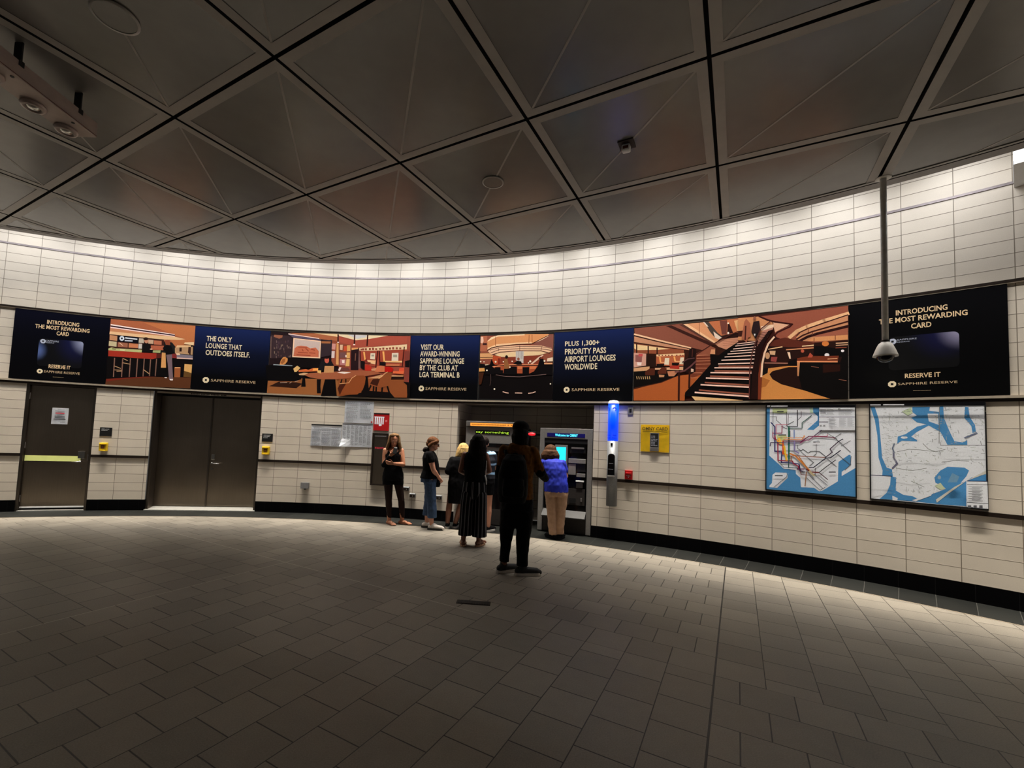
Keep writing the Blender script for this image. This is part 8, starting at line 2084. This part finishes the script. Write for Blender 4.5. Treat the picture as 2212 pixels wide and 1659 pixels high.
# ---- the dark-haired woman in wide striped trousers
def striped():
    m = bpy.data.materials.new('striped_cloth'); m.use_nodes = True; nt = m.node_tree; bb = nt.nodes['Principled BSDF']; uv = nt.nodes.new('ShaderNodeUVMap'); uv.uv_map = 'UVMap'; sp = nt.nodes.new('ShaderNodeSeparateXYZ'); nt.links.new(uv.outputs[0], sp.inputs[0])
    u = sp.outputs[0]; a = dist_line(nt, N(nt, 'MULTIPLY', u, 11)); c = dist_line(nt, N(nt, 'ADD', N(nt, 'MULTIPLY', u, 11), .16)); s_ = N(nt, 'LESS_THAN', N(nt, 'MINIMUM', a, N(nt, 'MULTIPLY', c, 1.6)), .055)
    nt.links.new(mix(nt, s_, S((10, 9, 11)), S((116, 114, 118))), bb.inputs['Base Color']); bb.inputs['Roughness'].default_value = .85; bb.inputs['Specular IOR Level'].default_value = .12
    return m
p = person('person with long dark hair, black top and wide striped trousers, seen from behind', -.16, 6.68)
B = Blob(); P, rot = head(B, (.040, .01, 1.535), (.05, 1, 0), 1.0, .15); B.cap((.04, -.005, 1.47), (.025, -.01, 1.36), .05, .055)
B.loft([(.02, 0, 1.40, .07, .06), (.012, 0, 1.355, .14, .08), (.01, 0, 1.27, .165, .10), (.012, 0, 1.10, .13, .095), (.02, 0, .98, .145, .105), (.02, 0, .86, .165, .115)])
limb_arm(B, (-.145, 0, 1.335), (-.200, -.01, 1.10), (-.135, .19, 1.04)); limb_arm(B, (.165, 0, 1.335), (.230, -.01, 1.115), (.17, .19, 1.06)); hand(B, (-.133, .195, 1.04), (.3, .9, .05), (.6, 0, -.6), .6, 1); hand(B, (.168, .195, 1.06), (-.3, .9, .05), (-.6, 0, -.6), .6, -1)
limb_leg(B, (-.065, 0, .86), (-.095, .01, .46), (-.115, .02, .095), (0, -1, 0)); limb_leg(B, (.105, 0, .86), (.110, .01, .46), (.110, .02, .095), (0, -1, 0)); foot(B, (-.115, .02, .09), (-.05, 1, 0), .23, .025); foot(B, (.110, .02, .09), (.55, .85, 0), .23, .025)
B.build('body', SKIN_D, p, .006, 3)
B = Blob(); B.ell(P(0, -.020, .028), (.094, .106, .094), rot)
for i in range(20):
    a = math.radians(168+i*10.5); q = V(.04+math.cos(a)*.086, .0+math.sin(a)*.088, 1.55); B.chain([q, q+V(math.cos(a)*.018, -.006, -.10), q+V(math.cos(a)*.026, -.02, -.19), q+V(math.cos(a)*.018+.006*math.sin(i*2), -.025, -.285-.04*abs(math.sin(i*1.7)))], [.030, .032, .030, .012])
B.build('hair', hair_mat('brown_black_hair', (15, 10, 8)), p, .007, 2, .005, 24)
B = Blob(); B.loft([(.02, 0, 1.405, .085, .075), (.012, 0, 1.37, .150, .098), (.010, 0, 1.28, .172, .125), (.010, 0, 1.12, .155, .118), (.018, 0, 1.0, .158, .122), (.020, 0, .945, .165, .128)]); B.build('top', BLKCLOTH, p, .008, 3, .006, 11, seed=8)
b = bmesh.new(); uvl = b.loops.layers.uv.new('UVMap')
def cloth_tube(rows, n=48, waves=0.0):
    rings = []
    for j, (x, y, z, rx, ry) in enumerate(rows):
        f_ = j/(len(rows)-1); rings.append([b.verts.new((x+rx*(1+waves*f_*math.sin(9*t+1))*math.cos(t), y+ry*(1+waves*f_*math.sin(7*t))*math.sin(t), z)) for t in (2*math.pi*i/n for i in range(n))])
    for j, (r0, r1) in enumerate(zip(rings[:-1], rings[1:])):
        for i in range(n):
            f = b.faces.new((r0[i], r0[(i+1) % n], r1[(i+1) % n], r1[i]))
            for l, q in zip(f.loops, ((i, j), (i+1, j), (i+1, j+1), (i, j+1))): l[uvl].uv = (q[0]/n, q[1])
    b.faces.new(rings[0][::-1]); b.faces.new(rings[-1])
cloth_tube([(.02, 0, .99, .152, .118), (.02, 0, .93, .168, .130), (.02, 0, .86, .178, .138), (.02, 0, .79, .181, .136), (.02, .0, .70, .150, .105)])
cloth_tube([(-.055, .0, .86, .070, .09), (-.070, .0, .78, .098, .122), (-.082, .0, .62, .100, .118), (-.088, .005, .42, .098, .112), (-.090, .01, .28, .100, .112), (-.092, .015, .165, .104, .116)], waves=.05); cloth_tube([(.095, .0, .86, .070, .09), (.108, .0, .78, .098, .122), (.112, .0, .62, .100, .118), (.114, .005, .42, .100, .112), (.116, .01, .28, .103, .112), (.116, .015, .150, .108, .118)], waves=.05)
obj('trousers', b, striped(), p, smooth=True, world=False)
for an, d in (((-.115, .02), (-.05, 1, 0)), ((.110, .02), (.55, .85, 0))):
    d = Vector(d).normalized(); sd = d.cross(V(0, 0, 1)); c = V(an[0], an[1], 0); yw = math.atan2(-d.x, d.y)
    B = Blob(); B.loft([(c.x+d.x*.05, c.y+d.y*.05, .001, .045, .125, yw), (c.x+d.x*.05, c.y+d.y*.05, .028, .044, .124, yw)]); B.chain([c-d*.0+sd*.045+V(0, 0, .03), c-d*.055+V(0, 0, .07), c-sd*.045+V(0, 0, .03)], [.008, .010, .008]); B.chain([c+d*.10+sd*.045+V(0, 0, .03), c+d*.09+V(0, 0, .062), c+d*.10-sd*.045+V(0, 0, .03)], [.012, .012, .012]); B.build('sandal', SANDAL, p, .004, 1)
B = Blob(); B.cap((.165, -.075, 1.045), (.185, -.07, .98), .011, .013); B.cap((.185, -.07, .98), (.190, -.06, .92), .010, .008); B.chain([(.175, -.07, 1.06), (.18, -.05, 1.25), (.13, 0, 1.40)], [.006, .006, .006]); B.build('bag_tag', mat('white_tag', (212, 212, 214), .5), p, .004, 1)
# ---- the person in front of the left machine, mostly hidden behind the striped trousers
p = person('person in dark shirt with pale blue swirls and black shorts, mostly hidden', .16, 7.75)
B = Blob(); P, rot = head(B, (-.190, .02, 1.50), (.15, 1, 0), .98, .3); B.cap((-.190, .0, 1.43), (-.18, 0, 1.33), .05, .056); B.loft([(-.17, 0, 1.36, .13, .08), (-.155, 0, 1.26, .16, .10), (-.15, 0, 1.08, .14, .10), (-.15, 0, .92, .15, .11), (-.15, 0, .84, .16, .115)])
limb_arm(B, (-.30, 0, 1.31), (-.34, 0, 1.07), (-.27, .20, 1.05)); limb_arm(B, (-.01, .0, 1.29), (.02, .05, 1.08), (-.02, .27, 1.12)); hand(B, (-.268, .205, 1.05), (.2, .9, .1), (.5, 0, -.6), .5, 1); hand(B, (-.02, .275, 1.12), (-.1, .9, .2), (-.5, 0, -.6), .4, -1)
limb_leg(B, (-.225, 0, .84), (-.22, 0, .45), (-.22, .01, .095), (0, -1, 0)); limb_leg(B, (-.08, 0, .84), (-.070, 0, .45), (-.062, .01, .095), (0, -1, 0)); B.cap((-.22, .01, .09), (-.22, .03, .05), .034, .034); B.cap((-.062, .01, .09), (-.058, .03, .05), .034, .034); B.build('body', SKIN_B, p, .007, 3)
B = Blob(); B.ell(P(0, -.018, .030), (.088, .102, .090), rot); B.build('hair', hair_mat('dark_hair', (30, 22, 19)), p, .008, 2, .004, 26)
def swirl():
    m = bpy.data.materials.new('swirl_cloth'); m.use_nodes = True; nt = m.node_tree; bb = nt.nodes['Principled BSDF']; tc = nt.nodes.new('ShaderNodeTexCoord'); wv = nt.nodes.new('ShaderNodeTexWave'); wv.wave_type = 'RINGS'; wv.inputs['Scale'].default_value = 1.5; wv.inputs['Distortion'].default_value = 5.5; wv.inputs['Detail'].default_value = 1.5
    nt.links.new(tc.outputs['Object'], wv.inputs['Vector']); cr = nt.nodes.new('ShaderNodeValToRGB'); e = cr.color_ramp.elements; e[0].position = .84; e[0].color = S((12, 16, 30)); e[1].position = .95; e[1].color = S((150, 190, 226)); nt.links.new(wv.outputs['Fac'], cr.inputs[0]); nt.links.new(cr.outputs[0], bb.inputs['Base Color']); bb.inputs['Roughness'].default_value = .8
    return m
B = Blob(); B.loft([(-.175, 0, 1.375, .09, .075), (-.165, 0, 1.33, .165, .10), (-.155, 0, 1.22, .18, .12), (-.15, 0, 1.05, .165, .12), (-.15, 0, .90, .17, .125)]); B.cap((-.03, 0, 1.30), (.005, .03, 1.17), .068, .062); B.cap((-.29, 0, 1.30), (-.325, 0, 1.17), .066, .060); B.build('shirt', swirl(), p, .008, 3, .008, 10, seed=9)
B = Blob(); B.loft([(-.15, 0, .93, .165, .122), (-.15, 0, .82, .172, .128)]); B.loft([(-.225, 0, .84, .095, .105), (-.222, 0, .63, .090, .098)]); B.loft([(-.078, 0, .84, .095, .105), (-.072, 0, .63, .088, .096)]); B.build('shorts', BLKCLOTH, p, .008, 3, .007, 11, seed=10)
for an, d in (((-.22, .02), (-.15, 1, 0)), ((-.060, .02), (.55, .6, 0))): shoe(p, an, d, CHAR, SOLEW, .25, .14, .040)
# ---- the man in a brown jacket with a black backpack, nearest the camera
p = person('person in brown jacket with a black backpack and dark cap, seen from behind', .41, 5.46)
B = Blob(); P, rot = head(B, (.010, .02, 1.685), (.30, 1, 0), 1.02, .12); B.cap((.008, .0, 1.62), (-.005, -.01, 1.49), .058, .064); B.loft([(-.005, 0, 1.53, .08, .07), (-.01, 0, 1.47, .16, .09), (-.01, 0, 1.36, .19, .115), (-.01, 0, 1.15, .16, .11), (-.005, 0, 1.0, .165, .115), (0, 0, .90, .17, .12)])
limb_arm(B, (-.185, 0, 1.45), (-.215, .0, 1.16), (-.12, .20, 1.08), (.058, .046, .042, .030)); limb_arm(B, (.165, 0, 1.45), (.262, .02, 1.215), (.340, .16, 1.125), (.058, .046, .042, .030)); hand(B, (-.118, .205, 1.08), (.3, .9, .1), (.6, 0, -.5), .7, 1, 1.05); hand(B, (.342, .164, 1.123), (.15, .97, .05), (-.6, .1, -.4), 1.0, -1, 1.05)
limb_leg(B, (-.09, 0, .90), (-.125, .0, .50), (-.135, .0, .10), (0, -1, 0)); limb_leg(B, (.09, 0, .90), (.080, -.05, .50), (.075, -.06, .10), (0, -1, 0)); B.cap((-.135, 0, .10), (-.135, .02, .05), .036, .036); B.cap((.075, -.06, .10), (.09, -.05, .05), .036, .036); B.build('body', SKIN_D, p, .007, 3)
B = Blob(); B.ell((.006, -.012, 1.680), (.094, .108, .098)); B.ell((.004, -.03, 1.60), (.078, .080, .062))
for i in range(13):
    a = math.radians(172+i*16); q = V(.006+math.cos(a)*.078, -.005+math.sin(a)*.085, 1.64); B.chain([q, q+V(0, -.012, -.085)], [.034, .020])
B.build('hair', hair_mat('black_hair', (7, 6, 6)), p, .007, 2, .005, 24)
B = Blob(); B.ell(P(0, -.016, .062), (.104, .120, .084), rot); B.ell(P(0, .09, .040), (.078, .065, .012), rot); B.build('cap', BLKCLOTH, p, .007, 2, .003, 18)
BROWN = mat('brown_jacket', (98, 60, 16), .9, var=.45, scale=26, spec=.15)
B = Blob(); B.loft([(-.005, 0, 1.55, .085, .078), (-.01, 0, 1.50, .155, .105), (-.012, 0, 1.42, .205, .135), (-.010, 0, 1.28, .195, .140), (-.008, 0, 1.12, .185, .138), (-.004, 0, .98, .188, .142), (0, 0, .885, .190, .145)]); B.cap((-.180, 0, 1.455), (-.205, 0, 1.30), .076, .070); B.cap((.160, 0, 1.455), (.250, .015, 1.24), .076, .066); B.ell((-.02, -.06, 1.52), (.115, .07, .045), (.35, 0, 0)); B.build('jacket', BROWN, p, .009, 2, .013, 12, seed=12)
B = Blob(); B.cap((-.205, 0, 1.31), (-.222, 0, 1.16), .066, .062); B.cap((-.222, 0, 1.16), (-.125, .185, 1.085), .060, .050); B.cap((.246, .015, 1.25), (.268, .02, 1.21), .062, .064); B.cap((.268, .02, 1.21), (.335, .15, 1.13), .060, .046); B.build('black_sleeves', BLKCLOTH, p, .008, 2, .006, 14)
B = Blob(); B.loft([(0, 0, .97, .172, .132), (0, 0, .86, .192, .150), (0, -.005, .70, .185, .150), (0, -.01, .56, .165, .140)]); B.loft([(-.10, 0, .75, .105, .13), (-.115, 0, .50, .088, .105), (-.125, 0, .32, .064, .078), (-.132, .0, .21, .055, .066), (-.136, .0, .135, .058, .068)]); B.loft([(.095, -.02, .75, .105, .13), (.085, -.04, .50, .090, .105), (.080, -.05, .32, .076, .086), (.078, -.055, .20, .068, .076), (.078, -.058, .115, .069, .077)]); B.build('trousers', CHAR, p, .009, 2, .012, 9, seed=14)
BSH = mat('black_trainer', (20, 20, 22), .7)
shoe(p, (-.140, .01), (.85, .52, 0), BSH, SOLEW, .30, .10, .050); shoe(p, (.085, -.060), (.98, .18, 0), BSH, SOLEW, .31, .10, .052)
bp = thing('backpack', 'black backpack worn by the person in the brown jacket', 'backpack', root_matrix(p) @ V(-.045, -.155, .925), p.rotation_euler.z+.06); BPM = mat('backpack_nylon', (7, 7, 8), .8, var=.25, scale=20, spec=.15)
B = Blob(); B.loft([(-.02, -.06, -.06, .150, .085), (-.02, -.085, .04, .178, .112), (-.02, -.085, .28, .172, .110), (-.015, -.06, .43, .140, .088), (-.01, -.02, .50, .09, .05)]); B.loft([(-.02, -.185, .02, .115, .035), (-.02, -.195, .11, .125, .045), (-.02, -.185, .22, .115, .035)]); B.build('bag_body', BPM, bp, .009, 3, .008, 9)
for k in (-1, 1): B = Blob(); B.chain([(k*.09, .0, .43), (k*.115, .075, .53), (k*.12, .21, .52), (k*.125, .27, .40), (k*.13, .25, .22), (k*.13, .12, .08)], [.022]*6); B.build('shoulder_strap', BPM, bp, .007, 2)
B = Blob(); B.chain([(-.03, -.0, .46), (-.02, .0, .51), (.02, .0, .51), (.03, .0, .46)], [.008]*4); B.build('carry_loop', BPM, bp, .004, 1)
# ---- the woman in the blue top at the right machine
p = person('person in bright blue top and tan trousers leaning to the right ticket machine', 1.22, 7.40)
B = Blob(); P, rot = head(B, (-.150, .085, 1.400), (-.25, 1, 0), .98, .5); B.cap((-.140, .055, 1.34), (-.11, .02, 1.25), .052, .058); B.loft([(-.105, .02, 1.28, .13, .08), (-.09, .01, 1.20, .165, .10), (-.06, 0, 1.05, .155, .11), (-.04, -.01, .92, .165, .12), (-.03, -.01, .82, .175, .125)])
limb_arm(B, (-.255, .015, 1.225), (-.288, .015, 1.02), (-.215, .20, .985), (.052, .042, .038, .027)); limb_arm(B, (.050, .01, 1.22), (.115, .07, 1.02), (.06, .26, 1.10), (.052, .042, .038, .027)); hand(B, (-.213, .205, .985), (.3, .9, .15), (.5, 0, -.7), .6, 1); hand(B, (.058, .265, 1.10), (-.1, .9, .3), (-.5, 0, -.6), .35, -1)
limb_leg(B, (-.115, -.01, .82), (-.085, -.01, .44), (-.062, -.01, .09), (0, -1, 0)); limb_leg(B, (.05, -.01, .82), (.045, -.01, .44), (.045, .01, .09), (0, -1, 0)); B.cap((-.062, -.01, .09), (-.062, .01, .05), .035, .035); B.cap((.045, .01, .09), (.045, .03, .05), .035, .035); B.build('body', SKIN_B, p, .006, 3)
B = Blob(); B.ell(P(0, -.022, .030), (.104, .112, .096), rot); B.ell((-.150, .035, 1.385), (.118, .100, .075)); 
for i in range(20):
    a = math.radians(165+i*10.5); q = V(-.150+math.cos(a)*.092, .055+math.sin(a)*.085, 1.41); B.chain([q, q+V(math.cos(a)*.030, -.004, -.055), q+V(math.cos(a)*.042, .0, -.115-.02*math.sin(i*2.1))], [.032, .034, .016])
B.build('hair', hair_mat('brown_bob_hair', (74, 50, 33)), p, .007, 2, .006, 24)
B = Blob(); B.loft([(-.108, .02, 1.300, .10, .085), (-.098, .012, 1.255, .165, .11), (-.075, .0, 1.14, .190, .135), (-.052, -.005, 1.0, .188, .142), (-.038, -.01, .88, .196, .150), (-.034, -.012, .765, .192, .150)]); B.cap((-.250, .015, 1.232), (-.270, .018, 1.185), .066, .062); B.cap((.050, .01, 1.225), (.085, .04, 1.12), .070, .066); B.build('blue_top', mat('cobalt_cloth', (14, 36, 168), .75, var=.15, scale=18), p, .008, 3, .012, 9, seed=16)
B = Blob(); B.loft([(-.034, -.01, .86, .175, .135), (-.034, -.01, .76, .190, .148), (-.032, -.01, .70, .185, .14)]); B.loft([(-.125, -.01, .74, .100, .12), (-.095, -.01, .48, .086, .098), (-.080, -.01, .26, .072, .082), (-.064, -.01, .075, .068, .076)]); B.loft([(.058, -.01, .74, .100, .12), (.048, -.005, .48, .084, .096), (.046, .0, .26, .068, .080), (.046, .01, .085, .062, .074)]); B.build('trousers', mat('tan_trouser', (158, 124, 98), .8, var=.18, scale=16), p, .008, 2, .013, 12, seed=18)
for an, d in (((-.062, -.005), (-.75, .7, 0)), ((.046, .012), (.4, .9, 0))): shoe(p, an, d, BLKCLOTH, BLKCLOTH, .25, .075, .043)
t = thing('paper_bundle', 'pale folded papers held by the woman in the blue top', 'papers', root_matrix(p) @ V(-.215, .255, .94), p.rotation_euler.z+.3)
b = bmesh.new(); box(b, -.045, .045, -.012, .004, 0, .17, bev=.003); b.transform(Matrix.Rotation(.25, 4, 'X') @ Matrix.Rotation(-.12, 4, 'Y')); obj('folded_sheets', b, M_PAPER, t, world=False)
b = bmesh.new(); box(b, -.03, .05, -.020, -.012, .03, .13, bev=.002); b.transform(Matrix.Rotation(.3, 4, 'X') @ Matrix.Rotation(.2, 4, 'Y')); obj('card_wallet', b, M_GREY, t, world=False)
